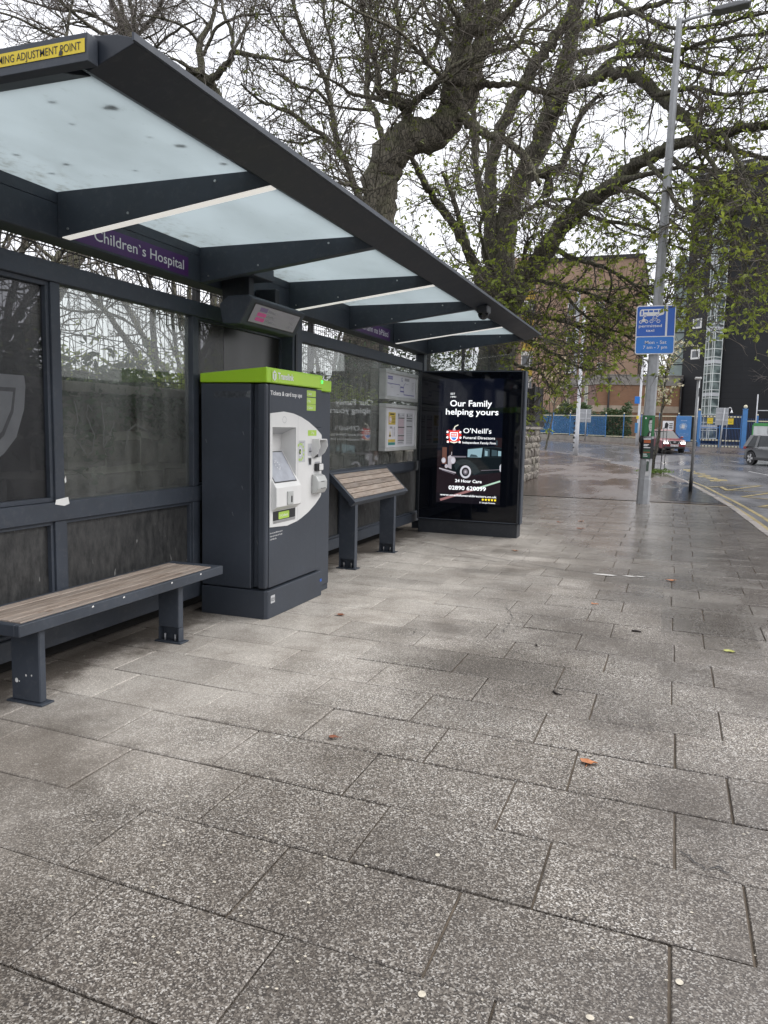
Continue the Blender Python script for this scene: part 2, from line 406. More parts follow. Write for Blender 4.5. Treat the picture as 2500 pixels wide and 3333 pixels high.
def stone_mat(name, a, b, moss=.35):
    m, nt, out = begin(name)
    r = nt.nodes.new('ShaderNodeObjectInfo').outputs['Random']; p = pos(nt)
    n = noise(nt, p, 9, 6, .7); n2 = noise(nt, p, 1.8, 4)
    c = mixc(nt, ramp(nt, n, .3, .7), a, b)
    c = mixc(nt, math_(nt, 'MULTIPLY', ramp(nt, n2, .5, .7), moss), c, (.05, .07, .025))
    hs = nd(nt, 'ShaderNodeHueSaturation', {'Color': c, 'Hue': math_(nt, 'MULTIPLY_ADD', r, .03, .485), 'Value': math_(nt, 'MULTIPLY_ADD', r, .7, .62)})
    princ(nt, out, Base_Color=hs.outputs[0], Roughness=.75, Normal=bump(nt, noise(nt, p, 30, 5, .7), .7, .02)); return m
STONE = stone_mat('rubble_stone', (.09, .08, .07), (.26, .23, .20))
MORTAR = simple('wall_mortar', (.42, .39, .34), .85, .3, 7, bmp=.5, bs=40)
CONC = simple('weathered_concrete', (.26, .24, .215), .8, .25, 2, dust=.35, dustc=(.1, .095, .085), bmp=.2, bs=30)
GRASS_B = simple('grassy_soil', (.05, .06, .02), .9, .5, 4, bmp=.4, bs=20)

def leaf_mat(name, c, tl=.45, var=.35):
    m, nt, out = begin(name)
    g = nt.nodes.new('ShaderNodeNewGeometry').outputs['Random Per Island']
    cc = mixc(nt, g, tuple(x*(1-var) for x in c), tuple(x*(1+var) for x in c))
    n = noise(nt, pos(nt), .9, 3); cc = mixc(nt, math_(nt, 'MULTIPLY', ramp(nt, n, .45, .7), .4), cc, (c[0]*1.25, c[1]*.85, c[2]*.9))
    d = nd(nt, 'ShaderNodeBsdfPrincipled', {'Base Color': cc, 'Roughness': .5})
    t = nd(nt, 'ShaderNodeBsdfTranslucent', {'Color': cc})
    mxs = nd(nt, 'ShaderNodeMixShader', {0: tl, 1: d.outputs[0], 2: t.outputs[0]}); nt.links.new(mxs.outputs[0], out.inputs[0]); return m
LEAF = leaf_mat('young_green_leaf', (.27, .335, .06), .55)
LEAF_BUD = leaf_mat('olive_bud_leaf', (.13, .155, .04), .4)
LEAF_IVY = leaf_mat('dark_ivy_leaf', (.045, .085, .03), .2)
LEAF_HEDGE = leaf_mat('hedge_leaf', (.06, .10, .035), .25)
BLOSSOM = leaf_mat('cream_blossom', (.62, .60, .42), .35, .2)
BLADE = leaf_mat('grass_blade', (.10, .17, .03), .3)
def bark_mat(name, a, b, moss=.5, sc=9):
    m, nt, out = begin(name)
    p = pos(nt, (1, 1, .35)); n = noise(nt, p, sc, 7, .7)
    v = nd(nt, 'ShaderNodeTexVoronoi', {'Vector': p, 'Scale': sc*2.2}, feature='DISTANCE_TO_EDGE')
    c = mixc(nt, ramp(nt, n, .3, .7), a, b)
    c = mixc(nt, ramp(nt, v.outputs['Distance'], .0, .12), tuple(x*.45 for x in a), c)
    gz_ = nd(nt, 'ShaderNodeSeparateXYZ', {0: nt.nodes.new('ShaderNodeNewGeometry').outputs['Normal']}).outputs[2]
    mo = math_(nt, 'MULTIPLY', sstep(nt, math_(nt, 'ADD', math_(nt, 'MULTIPLY', gz_, .5), noise(nt, pos(nt), 2.5, 5)), .45, .85), moss)
    c = mixc(nt, mo, c, (.075, .085, .022))
    h = math_(nt, 'ADD', n, math_(nt, 'MULTIPLY', ramp(nt, v.outputs['Distance'], 0, .15), .6))
    princ(nt, out, Base_Color=c, Roughness=.85, Normal=bump(nt, h, .8, .03)); return m
BARK = bark_mat('ridged_bark', (.085, .075, .058), (.24, .215, .165))
BARK_D = bark_mat('dark_bark', (.07, .063, .05), (.19, .175, .135), .5)
TWIG = simple('twig_bark', (.10, .085, .07), .8, .3, 5)
TWIG_G = simple('grey_twig_bark', (.14, .12, .11), .8, .3, 5)
# ------------------------------------------------------------------ ground, road, pavements
def sm(t): t = min(1, max(0, t)); return t*t*(3-2*t)
def gz(x, y): return -.12+sm((y-45)/25)*(.5+max(0, min(40, 4-x))*.022)
KX = [(-12, 3.0), (5, 2.05), (14.2, 1.58), (17.6, 1.41), (20.9, 1.16), (23.6, .89), (26.5, .63), (29.4, .22), (32.2, -.24), (35.5, -1.26), (38, -2.1), (40, -2.95)]
def kx(y):
    for (a, b), (c, d) in zip(KX[:-1], KX[1:]):
        if a <= y <= c: return b+(d-b)*(y-a)/(c-a)
    return KX[0][1] if y < KX[0][0] else KX[-1][1]
def flat_poly(name, pts, z, mat, parent=None):
    """triangulated level sheet"""
    return MB().add([(x, y, z if not callable(z) else z(x, y)) for x, y in pts], [tuple(range(len(pts)))], mat).build(name, parent)

xs = np.concatenate([[-1500, -600, -200, -90], np.arange(-44, 44.1, 4), [90, 200, 600, 1500]])
ys = np.concatenate([[-1500, -500, -120, -40, 0, 20, 40], np.arange(45, 72, 1.5), [75, 90, 140, 300, 700, 1500]])
V = [(x, y, gz(x, y)) for y in ys for x in xs]; nx = len(xs)
F = [(j*nx+i, j*nx+i+1, (j+1)*nx+i+1, (j+1)*nx+i) for j in range(len(ys)-1) for i in range(nx-1)]
road = link('road', np_mesh('road', V, F, ROAD, smooth=True)); tag(road, kind='structure')

# yellow and white paint on the road, 4 mm above it
mk = lambda n: MB()
def strip(mb, pts, w, mat, dz=.004):
    for (x0, y0), (x1, y1) in zip(pts[:-1], pts[1:]):
        d = Vector((x1-x0, y1-y0)).normalized(); p = Vector((-d.y, d.x))*w/2
        c = [(x0+p.x, y0+p.y), (x0-p.x, y0-p.y), (x1-p.x, y1-p.y), (x1+p.x, y1+p.y)]
        mb.add([(x, y, gz(x, y)+dz) for x, y in c], [(3, 2, 1, 0)], mat)
yl = MB()
for off in (.18, .42):
    strip(yl, [(kx(y)+off, y) for y in np.arange(4, 30, 1.5)], .09, LINE_Y)
yl.build('double_yellow_line', road)
yz = MB()
zz = [(1.75, 27.6), (2.85, 28.2), (1.62, 25.3), (2.85, 25.1), (1.85, 22.9), (3.0, 22.1), (2.0, 20.0), (3.1, 19.4), (2.1, 17.2), (3.2, 16.6), (2.2, 14.4), (3.3, 13.8), (2.3, 11.6)]
strip(yz, zz, .12, LINE_Y, .008); strip(yz, [(1.16, 26.3), (1.5, 26.8), (1.62, 25.1)], .12, LINE_Y, .012)
yz.build('yellow_zigzag_line', road)
yt = MB()
for (x, y, w, l) in ((.7, 37.8, .3, 1.2), (.85, 36.6, .35, .8), (.95, 35, .3, 1.2), (1.2, 34.5, .35, .9), (1.35, 33.2, .3, .8), (1.15, 32.6, .3, .9), (1.45, 31.6, .35, .9), (1.7, 30.6, .4, .9), (1.5, 30.0, .3, .7)):
    yt.add([(x+dx*w/2+rnd.uniform(-.05, .05), y+dy*l/2+rnd.uniform(-.1, .1), gz(x, y)+.004) for dx, dy in ((-1, -1), (1, -1), (1, 1), (-1, 1))], [(0, 1, 2, 3)], LINE_Y)
tag(yt.build('worn_yellow_letters', road), kind='stuff')
wl = MB(); strip(wl, [(3.3, 38.5), (3.85, 35.4), (4.5, 31)], .1, LINE_W); strip(wl, [(3.25, 50.3), (3.7, 49.2)], .12, LINE_W)
for a in range(6): strip(wl, [(-3.6-a*1.6, 61.0+a*.8), (-4.4-a*1.6, 61.4+a*.8)], .1, LINE_W)
tag(wl.build('white_line', road), kind='stuff')

# footway: bed of the slabs, wet tarmac beyond them
pave = flat_poly('pavement', [(-4.3, -6)]+[(kx(y)-.14, y) for y in np.arange(-6, 18.7, 2.05)]+[(-4.3, 18.6)], -.012, BED); tag(pave, kind='structure')
ft = [(kx(y)-.14, y) for y in np.arange(18.6, 40.1, 1.07)]
tar = flat_poly('tarmac_footway', [(-4.3, 18.62)]+[(x, max(18.62, y)) for x, y in ft]+[(-6.5, 40.2), (-14, 39.5), (-14, 26.2), (-4.3, 26.2)], 0.0, FOOT); tag(tar, kind='structure')
pd = flat_poly('dark_patch', [(kx(18.9)-.16, 18.9), (kx(22)-.16, 22), (kx(26)-.17, 26), (.0, 27), (-.35, 22.5), (-.15, 19.2)], .004, PATCH, tar)
soil_shade = flat_poly('soil_shade_strip', [(-4.28, -6), (-3.86, -6), (-3.86, 11.3), (-4.28, 11.3)], .008, simple('soil_with_painted_shade', (.012, .010, .008), .9, .5, 12, bmp=.5, bs=40), pave)  # near-black soil sheet; contact shadow at the shelter foot is painted into its colour
SX, SY, GAP = .68, .455, .009
def slab_mesh(w, d, seed):
    bm = bmesh.new(); bmesh.ops.create_cube(bm, size=1)
    r_ = random.Random(seed)
    for v in bm.verts: v.co = Vector((v.co.x*(w-GAP), v.co.y*(d-GAP), v.co.z*.05-.025))
    for v in bm.verts: v.co.y -= .035*v.co.x
    bmesh.ops.bevel(bm, geom=[e for e in bm.edges if all(v.co.z > -.01 for v in e.verts)], offset=.004, segments=1, affect='EDGES')
    for v in bm.verts: v.co.x += r_.uniform(-.0025, .0025); v.co.y += r_.uniform(-.0025, .0025)
    me = bpy.data.meshes.new('paving_slab'); bm.to_mesh(me); bm.free(); me.materials.append(SLAB); return me
variants = {}
far = MB()
row = 0; y = 2.035-.455*17
while y < 18.25:
    off = (.092 if row % 2 else .313)+rnd.uniform(-.025, .025)
    x = off-SX*7
    lim = kx(y)-.15
    skew = 0
    while x < lim-.05:
        x0, x1 = max(x, -4.29), min(x+SX, lim)
        ysh = -.035*((x0+x1)/2+1.5)
        if x1-x0 > .08:
            full = abs(x1-x0-SX) < .002
            key = ('f', rnd.randrange(4)) if full else (round(x1-x0, 2), 0)
            cx, cy = (x0+x1)/2, y+SY/2+ysh
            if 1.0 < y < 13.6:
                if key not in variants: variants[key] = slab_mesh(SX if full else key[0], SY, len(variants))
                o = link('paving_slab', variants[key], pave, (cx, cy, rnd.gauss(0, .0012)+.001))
                o.rotation_euler = (rnd.gauss(0, .0022), rnd.gauss(0, .0018), rnd.gauss(0, .0025))
            else:
                z = rnd.gauss(0, .001); h = .004
                tx, ty = rnd.gauss(0, .002), rnd.gauss(0, .002)
                g = GAP/2
                far.box(x0+g, x1-g, y+g+ysh, y+SY-g+ysh, -.04, z+.001, SLAB)
        x += SX
    y += SY; row += 1
fo = far.build('paving_slab', pave); tag(fo, kind='stuff')
# cracks across the slabs
cm = MB()
for pts in ([(-3.51, 10.24), (-3.03, 10.01), (-2.48, 9.64), (-1.84, 9.2), (-1.18, 8.92), (-.65, 8.75), (-.36, 8.81)], [(-3.23, 9.25), (-2.75, 9.1), (-2.36, 9.19), (-1.8, 9.01)], [(-1.69, 8.86), (-1.63, 9.31), (-1.65, 9.88), (-1.74, 10.34)], [(-1.17, 5.61), (-1.17, 6.05), (-1.18, 6.29), (-1.23, 6.53), (-1.32, 6.78)], [(-1.9, 5.35), (-1.8, 5.5), (-1.83, 5.75)], [(.12, 3.0), (.2, 2.93), (.3, 2.95)]):
    q = []
    for (a, b), (c, d) in zip(pts[:-1], pts[1:]):
        for k in range(5): t = k/5; q.append((a+(c-a)*t+rnd.gauss(0, .008), b+(d-b)*t+rnd.gauss(0, .012)))
    for (a, b), (c, d) in zip(q[:-1], q[1:]):
        w = rnd.uniform(.002, .005)
        cm.add([(a-w*.3, b-w, .0045), (a+w*.3, b+w, .0045), (c+w*.3, d+w, .0045), (c-w*.3, d-w, .0045)], [(0, 1, 2, 3)], PRINT_K)
tag(cm.build('crack', pave), kind='stuff')
# pale mortar smear on the long crack
MORT_L = simple('pale_mortar', (.5, .49, .47), .7, .2, 20)
ms = MB()
for cx, cy, w, l in ((-.62, 8.76, .15, .035), (-.36, 8.8, .07, .03), (-.25, 8.83, .05, .02)):
    ms.add([(cx+w*math.cos(a)*rnd.uniform(.7, 1.2), cy+l*math.sin(a)*rnd.uniform(.7, 1.2), .0055) for a in np.linspace(0, 6.1, 12)], [tuple(range(12))], MORT_L)
tag(ms.build('mortar_smear', pave), kind='stuff')

kerb = link('kerb', None); tag(kerb, kind='structure')
pts = []; yy = -6.0
while yy < 39.5: pts.append((kx(yy), yy)); yy += .9
for (a, b), (c, d) in zip(pts[:-1], pts[1:]):
    dv = Vector((c-a, d-b)).normalized(); nv = Vector((-dv.y, dv.x)); g = .004; j = rnd.gauss(0, .004); zt = rnd.gauss(.002, .003)
    A = Vector((a, b))+dv*g+nv*j; B = Vector((c, d))-dv*g+nv*j
    mb = MB(); w = .14; z0 = -.3
    vs = []
    for (z, o0, o1) in ((z0, 0, w), (zt-.018, 0, w), (zt, .016, w-.003)):
        vs += [(*(A+nv*o0), z), (*(A+nv*o1), z), (*(B+nv*o1), z), (*(B+nv*o0), z)]
    fs = [(8, 9, 10, 11)]
    for k in (0, 4): fs += [(k+i, k+(i+1) % 4, k+4+(i+1) % 4, k+4+i) for i in range(4)]
    mb.add(vs, fs, KERB).build('kerb_stone', kerb)

# the pavement corner beyond the side street, and the far footway
def raised(name, pts, dz, mat, kerbw=.15):
    mb = MB(); n = len(pts)
    top = [(x, y, gz(x, y)+dz) for x, y in pts]; bot = [(x, y, gz(x, y)-.3) for x, y in pts]
    mb.add(top, [tuple(range(n))], mat)
    o = mb.build(name); tag(o, kind='structure')
    k = MB()
    for i in range(n):
        j = (i+1) % n
        a, b = Vector(pts[i]), Vector(pts[j]); dv = (b-a).normalized(); nv = Vector((dv.y, -dv.x))*kerbw
        m = max(1, int((b-a).length/1.0))
        for q in range(m):
            p0, p1 = a+(b-a)*(q/m), a+(b-a)*((q+1)/m)
            f = lambda p, z: (p.x, p.y, z)
            z0, z1 = gz(*p0)+dz, gz(*p1)+dz
            k.add([f(p0, z0-.35), f(p1, z1-.35), f(p1, z1+.003), f(p0, z0+.003), f(p0+nv, z0-.35), f(p1+nv, z1-.35), f(p1+nv, z1+.003), f(p0+nv, z0+.003)], [(0, 1, 2, 3), (5, 4, 7, 6), (3, 2, 6, 7), (0, 3, 7, 4), (1, 5, 6, 2)], KERB)
    kk = k.build('kerb_edge', o); return o
raised('corner_footway', [(-4.3, 40.75), (-3.25, 42.0), (-3.2, 42.8), (-5.3, 48.4), (-7.9, 52.2), (-12, 57), (-30, 60), (-30, 40.3)], .12, FOOT)
raised('far_footway', [(-30, 66), (-10.5, 66.6), (-4.4, 63.3), (-1.5, 59.2), (.9, 57.0), (4.6, 55.6), (40, 54), (40, 64.8), (5.2, 65.3), (1.7, 64.9), (1.7, 78), (-30, 78)], .11, FOOT)
fy = flat_poly('forecourt', [(1.72, 64.8), (5.2, 65.35), (40, 64.8), (60, 110), (1.72, 110)], lambda x, y: gz(x, y)+.08, ROAD); tag(fy, kind='structure')

# planted bank behind the stone wall
nxb, nyb = 40, 40
bx = np.linspace(-60, -4.5, nxb); by = np.linspace(-25, 26.0, nyb)
bx = -4.5-(np.linspace(0, 1, nxb)[::-1]**2)*55
def bankz(x, y):
    t = min(1, max(0, (-4.5-x)/4.0))
    edge = 1.75 if y < 13 else 1.75-.25*min(1, (y-13)/6)
    return edge+.55*sm(t)*(.6+.4*math.sin(y*.9)*math.cos(x*.7))+.05*math.sin(y*3.1+x*2)
V = [(x, y, bankz(x, y)) for y in by for x in bx]
F = [(j*nxb+i, j*nxb+i+1, (j+1)*nxb+i+1, (j+1)*nxb+i) for j in range(nyb-1) for i in range(nxb-1)]
bank = link('bank', np_mesh('bank', V, F, GRASS_B, smooth=True)); tag(bank, kind='structure')
n = 26000
bxs = -4.55-np.abs(nrg.normal(0, 1.6, n)); bys = nrg.uniform(0, 24, n)
bzs = np.array([bankz(a, b) for a, b in zip(bxs, bys)])
hh = nrg.uniform(.08, .3, n); ang = nrg.uniform(0, 6.28, n); lean = nrg.normal(0, .09, (n, 2))
w = .006
b0 = np.stack([bxs-w*np.cos(ang), bys-w*np.sin(ang), bzs-.02], 1); b1 = np.stack([bxs+w*np.cos(ang), bys+w*np.sin(ang), bzs-.02], 1)
tp = np.stack([bxs+lean[:, 0], bys+lean[:, 1], bzs+hh], 1)
V = np.stack([b0, b1, tp], 1).reshape(-1, 3); F = np.arange(3*n).reshape(-1, 3)
gr = link('grass', np_mesh('grass', V, F, BLADE)); tag(gr, 'long green grass growing on the bank behind the stone wall', 'grass', kind='stuff')

# ------------------------------------------------------------------ rubble stone wall
wall = thing('stone_wall', (-4.3, 12, 0), 'rubble stone retaining wall running behind the shelter to the street corner', 'wall')
core = MB(); core.box(-4.6, -4.18, -6, 13, -.2, 1.80, MORTAR); core.box(-4.6, -4.18, 13, 26.0, -.2, 1.58, MORTAR); core.box(-30, -4.6, 25.6, 26.0, -.2, 1.58, MORTAR)
core.build('mortar_core', wall)
def stone_geo(mb, y0, y1, z0, z1, x, r_, axis='x', sgn=1):
    """rough rounded block face standing proud of the mortar; face normal +x (or +y for the return)"""
    g = r_.uniform(.012, .022); y0 += g; y1 -= g; z0 += g; z1 -= g
    d = r_.uniform(.02, .07); c = min(y1-y0, z1-z0)*r_.uniform(.14, .3)
    ring0 = [(y0, z0), (y1, z0), (y1, z1), (y0, z1)]
    j = lambda s=.022: r_.uniform(-s, s)
    base = [(y+j(), z+j(), -.08) for y, z in ring0]
    mid = [(base[k][0]+(c*.25 if k in (0, 3) else -c*.25), base[k][1]+(c*.25 if k in (0, 1) else -c*.25), d*.55+j(.006)) for k in range(4)]
    top = [(base[k][0]+(c if k in (0, 3) else -c)+j(), base[k][1]+(c if k in (0, 1) else -c)+j(), d+j(.012)) for k in range(4)]
    ctr = [((y0+y1)/2+j(.05), (z0+z1)/2+j(.03), d+r_.uniform(0, .025))]
    vs = base+mid+top+ctr
    fs = []
    for k in (0, 4): fs += [(k+i, k+(i+1) % 4, k+4+(i+1) % 4, k+4+i) for i in range(4)]
    fs += [(8+i, 8+(i+1) % 4, 12) for i in range(4)]
    P = [(x+h, a, b) for a, b, h in vs] if axis == 'x' else [(-a, x+h, b) for a, b, h in vs]
    mb.add(P, fs, STONE)
r_ = random.Random(5); rest = MB()
def courses(ya, yb, ztop, single):
    z = 0.0
    while z < ztop-.05:
        h = min(r_.uniform(.17, .30), ztop-z)
        if ztop-z-h < .1: h = ztop-z
        y = ya
        while y < yb-.02:
            w = min(r_.uniform(.16, .55), yb-y)
            if yb-y-w < .14: w = yb-y
            if single(y, z):
                m = MB(); stone_geo(m, y, y+w, z, z+h, -4.17, r_); m.build('stone', wall)
            else: stone_geo(rest, y, y+w, z, z+h, -4.17, r_)
            y += w
        z += h
courses(-6, 13, 1.80, lambda y, z: 3.4 < y < 8.6 and z > .2)
courses(13, 26.0, 1.58, lambda y, z: y > 19.5)
z = 0
while z < 1.55:
    h = min(.27, 1.58-z); a = 4.18
    while a < 12:
        w = r_.uniform(.3, .6); stone_geo(rest, a, a+w, z, z+h, 26.0, r_, 'y'); a += w
    z += h
so = rest.build('stone', wall); tag(so, kind='stuff')
cop = MB(); y = -6
while y < 26:
    l = r_.uniform(.6, .95); zt = 1.80 if y < 13 else 1.58
    o = MB().box(-4.63, -4.08, y, min(y+l-.012, 26.05), zt, zt+.085+r_.uniform(-.01, .01), CONC, .012)
    if 3 < y < 9 or y > 20: o.build('coping_stone', wall)
    else: cop.add(o.v, o.f, CONC)
    y += l
tag(cop.build('coping_stone', wall), kind='stuff')

# welded mesh fence on the wall
mf = thing('mesh_fence', (-4.35, 10, 1.86), 'dark welded wire mesh fence standing on the stone wall behind the shelter', 'fence')
wm = MB()
for y in np.arange(-4, 22.6, .062): wm.tube([(-4.35, y, 1.85), (-4.35, y, 3.75)], .0032, BLACK, 3, False, False)
for z in np.arange(1.95, 3.76, .3):
    for dx in (-.006, .006): wm.tube([(-4.35+dx, -4, z), (-4.35+dx, 22.5, z)], .004, BLACK, 3, False, False)
tag(wm.build('wire_mesh', mf), kind='stuff')
for y in np.arange(-3.6, 23, 2.52): box('fence_post', mf, -4.42, -4.36, y-.03, y+.03, 1.62, 3.8, BLACK)

# black steel hoarding on the end of the wall
hb = thing('black_steel_barrier', (-4.2, 25, 1.66), 'black steel panel barrier with posts standing on the corner of the stone wall', 'barrier')
box('base_rail', hb, -4.3, -4.08, 22.6, 26.3, 1.665, 1.80, BLACK); box('base_ledge', hb, -4.33, -4.04, 24.1, 26.45, 1.80, 1.86, BLACK)
box('side_panel', hb, -4.22, -4.18, 24.75, 26.35, 1.862, 2.95, BLACK)
box('end_panel', hb, -5.6, -4.23, 26.32, 26.36, 1.862, 2.95, BLACK)
for y, h in ((23.6, 2.5), (24.66, 3.03), (26.3, 3.02)): box('post', hb, -4.26, -4.17, y-.05, y+.05, 1.862, h, BLACK)
box('side_bar', hb, -4.22, -4.19, 22.65, 24.6, 2.02, 2.07, BLACK)
for y in np.arange(22.75, 24.5, .16): box('baluster', hb, -4.215, -4.195, y-.01, y+.01, 1.80, 2.72, BLACK, 0)
MB().tube([(-4.21, 22.6, 2.95), (-4.21, 23.8, 2.82), (-4.21, 24.62, 2.9)], .012, BLACK, 5).build('top_cable', hb)
# ------------------------------------------------------------------ bus shelter
sh = thing('bus_shelter', (-3.7, 7, 0), 'long anthracite bus shelter with cantilevered milky glass roof on tapered beams', 'bus shelter')
XB = -3.70
ROOFG, nt, out = begin('milky_roof_glass')
p = pos(nt)
tl = nd(nt, 'ShaderNodeBsdfTranslucent'); df = nd(nt, 'ShaderNodeBsdfDiffuse'); gl = nd(nt, 'ShaderNodeBsdfGlossy', {'Roughness': .12})
big = noise(nt, pos(nt, (1, .5, 1)), 1.6, 5, .6); fine = noise(nt, pos(nt, (1, .6, 1)), 11, 5, .7)
c = mixc(nt, ramp(nt, big, .35, .7), (.60, .65, .665), (.52, .565, .575))
c = mixc(nt, math_(nt, 'MULTIPLY', ramp(nt, fine, .62, .74), .35), c, (.33, .36, .33))
# a brown smear along the back edge where leaves collect
bxs_ = nd(nt, 'ShaderNodeSeparateXYZ', {0: p}).outputs[0]
edge = math_(nt, 'MULTIPLY', sstep(nt, bxs_, -3.15, -3.6), ramp(nt, noise(nt, pos(nt, (2, 1, 1)), 9, 4, .7), .5, .72))
c = mixc(nt, math_(nt, 'MULTIPLY', edge, .5), c, (.22, .21, .16))
for q in (tl, df): nt.links.new(c, q.inputs['Color'])
a = nd(nt, 'ShaderNodeMixShader', {0: .16, 1: tl.outputs[0], 2: df.outputs[0]})
b = nd(nt, 'ShaderNodeMixShader', {0: .03, 1: a.outputs[0], 2: gl.outputs[0]}); nt.links.new(b.outputs[0], out.inputs[0])
GLASS = glass('dusty_shelter_glass', (.86, .88, .865), .36, (.44, .45, .43))
GLASS_END = glass('clear_end_glass', (.95, .97, .96), .03)
def vinyl():
    m, nt, out = begin('perforated_dark_vinyl')
    p = pos(nt); sx = nd(nt, 'ShaderNodeSeparateXYZ', {0: p})
    n = noise(nt, pos(nt, (2, 2, .7)), 5, 6, .7)
    rows = math_(nt, 'SINE', math_(nt, 'MULTIPLY', sx.outputs[2], 420))
    c = mixc(nt, ramp(nt, n, .35, .75), (.018, .019, .021), (.06, .062, .065))
    c = mixc(nt, math_(nt, 'MULTIPLY', ramp(nt, rows, .5, .9), .3), c, (.08, .082, .085))
    pr = nd(nt, 'ShaderNodeBsdfPrincipled', {'Base Color': c, 'Roughness': .3})
    tr = nd(nt, 'ShaderNodeBsdfTransparent', {'Color': (.8, .8, .82, 1)})
    f = nd(nt, 'ShaderNodeMixShader', {0: .42, 1: pr.outputs[0], 2: tr.outputs[0]}); nt.links.new(f.outputs[0], out.inputs[0]); return m
VINYL = vinyl()
DVINYL = simple('solid_dark_panel', (.022, .021, .020), .3, .4, 3, (1, 1, .6), dust=.15, dustc=(.07, .07, .065))
def kick():
    m, nt, out = begin('dirty_dark_glass_panel')
    n = noise(nt, pos(nt, (6, 6, 2.4)), 3.4, 8, .75); n2 = noise(nt, pos(nt, (5, 5, 2)), 4, 3); n3 = noise(nt, pos(nt, (9, 9, 3)), 3.0, 2, .5)
    c = mixc(nt, ramp(nt, n, .38, .75), (.022, .023, .024), (.085, .085, .083))
    c = mixc(nt, math_(nt, 'MULTIPLY', ramp(nt, n3, .70, .74), .7), c, (.27, .27, .26))
    princ(nt, out, Base_Color=c, Roughness=math_(nt, 'MULTIPLY_ADD', n2, .4, .2)); return m
KICK = kick()
STRIP = emis('led_diffuser', (1, .98, .93), .30)
# roof
box('back_beam', sh, -3.82, -3.63, 2.42, 11.59, 2.71, 2.915, FRAME, .006)
MB().prism([(-3.82, 2.917), (-3.632, 2.917), (-3.632, 2.985), (-3.66, 2.985), (-3.82, 3.03)], 'y', 2.42, 11.59, FRAME).build('back_gutter', sh)
MB().prism([(-2.29, 2.982), (-2.135, 2.898), (-1.925, 2.968), (-1.92, 2.985), (-2.0, 3.01), (-2.29, 3.04)], 'y', 2.46, 11.62, FASC).build('front_fascia', sh, bevel=.003)
MB().prism([(-1.9195, 2.967), (-1.909, 2.969), (-1.909, 2.995), (-1.9195, 2.997)], 'y', 2.44, 11.63, FRAME).build('fascia_lip', sh)
MB().prism([(2.66, 2.982), (2.425, 2.905), (2.42, 3.005), (2.66, 3.04)], 'x', -3.82, -2.295, FASC).build('near_end_frame', sh, bevel=.003)
MB().prism([(-3.82, 2.90), (-2.085, 2.905), (-2.085, 3.003), (-3.82, 3.01)], 'y', 2.40, 2.455, FRAME).build('end_plate', sh, bevel=.002)
BY = [3.92, 5.45, 6.98, 8.5, 10.02, 11.55]
for i, y in enumerate(BY):
    bm_ = MB().prism([(-3.628, 2.712), (-2.14, 2.90), (-2.14, 2.925), (-2.26, 2.985), (-3.628, 2.985)], 'y', y-.037, y+.037, FRAME)
    bo = bm_.build('roof_beam', sh, bevel=.003)
    if i in (0, 2, 4):
        MB().add([(-3.60, y-.033, 2.7105), (-3.60, y+.033, 2.7105), (-2.15, y+.033, 2.8945), (-2.15, y-.033, 2.8945), (-3.60, y-.033, 2.722), (-3.60, y+.033, 2.722), (-2.15, y+.033, 2.902), (-2.15, y-.033, 2.902)],
                 [(0, 3, 2, 1), (0, 1, 5, 4), (2, 3, 7, 6), (0, 4, 7, 3), (1, 2, 6, 5)], STRIP).build('light_strip', bo)
    bt = MB()
    for x, z in ((-2.5, 2.95), (-3.1, 2.82), (-3.55, 2.76)): bt.tube([(x, y-.043, z), (x, y-.036, z)], .008, ALU, 6)
    bt.build('bolt', bo)
edges = [2.66]+BY
for a, b in zip(edges[:-1], edges[1:]):
    box('roof_glass', sh, -3.655, -2.28, a+(.015 if a > 2.7 else 0), b-(.015 if b < 11.5 else .03), 2.9865, 2.998, ROOFG, 0)
# a few dead leaves lying on the roof glass seen as dark shapes from below are modelled as things later
# posts
for y0, y1 in ((2.36, 2.45), (6.95, 7.16), (11.48, 11.62)):
    x1 = -3.585 if y0 > 6 and y0 < 8 else -3.66
    box('post', sh, -3.80, x1, y0, y1, 0, 2.709, FRAME, .006)
box('post_cover', sh, -3.60, -3.57, 6.99, 7.03, 1.05, 2.5, FRAME_D, .003)
# rails
def rail(name, y0, y1, z0, z1, x0=-3.775, x1=-3.68, m=FRAME): box(name, sh, x0, x1, y0, y1, z0, z1, m, .004)
bays = [(2.452, 6.948), (7.162, 11.478)]
for a, b in bays:
    rail('top_rail', a, b, 2.452, 2.573); rail('middle_rail', a, b, .945, 1.068); rail('bottom_rail', a, b, .135, .262)
def mull(y0, y1, z0, z1, x1=-3.69): box('mullion', sh, -3.765, x1, y0, y1, z0, z1, FRAME, .003)
for y0, y1 in ((3.872, 3.952), (5.395, 5.478)):
    mull(y0, y1, 1.07, 2.45); mull(y0-.01, y1+.005, .264, .943)
mull(8.5-.03, 8.5+.03, .264, .943); mull(10.0-.03, 10.03, .264, .943)
def inner_frame(y0, y1, z0, z1, w=.028, x0=-3.75, x1=-3.705):
    mb = MB(); mb.box(x0, x1, y0, y1, z0, z0+w, FRAME, .002); mb.box(x0, x1, y0, y1, z1-w, z1, FRAME, .002)
    mb.box(x0, x1, y0, y0+w, z0+w+.0005, z1-w-.0005, FRAME, .002); mb.box(x0, x1, y1-w, y1, z0+w+.0005, z1-w-.0005, FRAME, .002)
    return mb.build('pane_frame', sh)
vp = box('vinyl_pane', sh, -3.745, -3.735, 2.455, 3.868, 1.072, 2.448, VINYL, 0); inner_frame(2.453, 3.871, 1.07, 2.45)
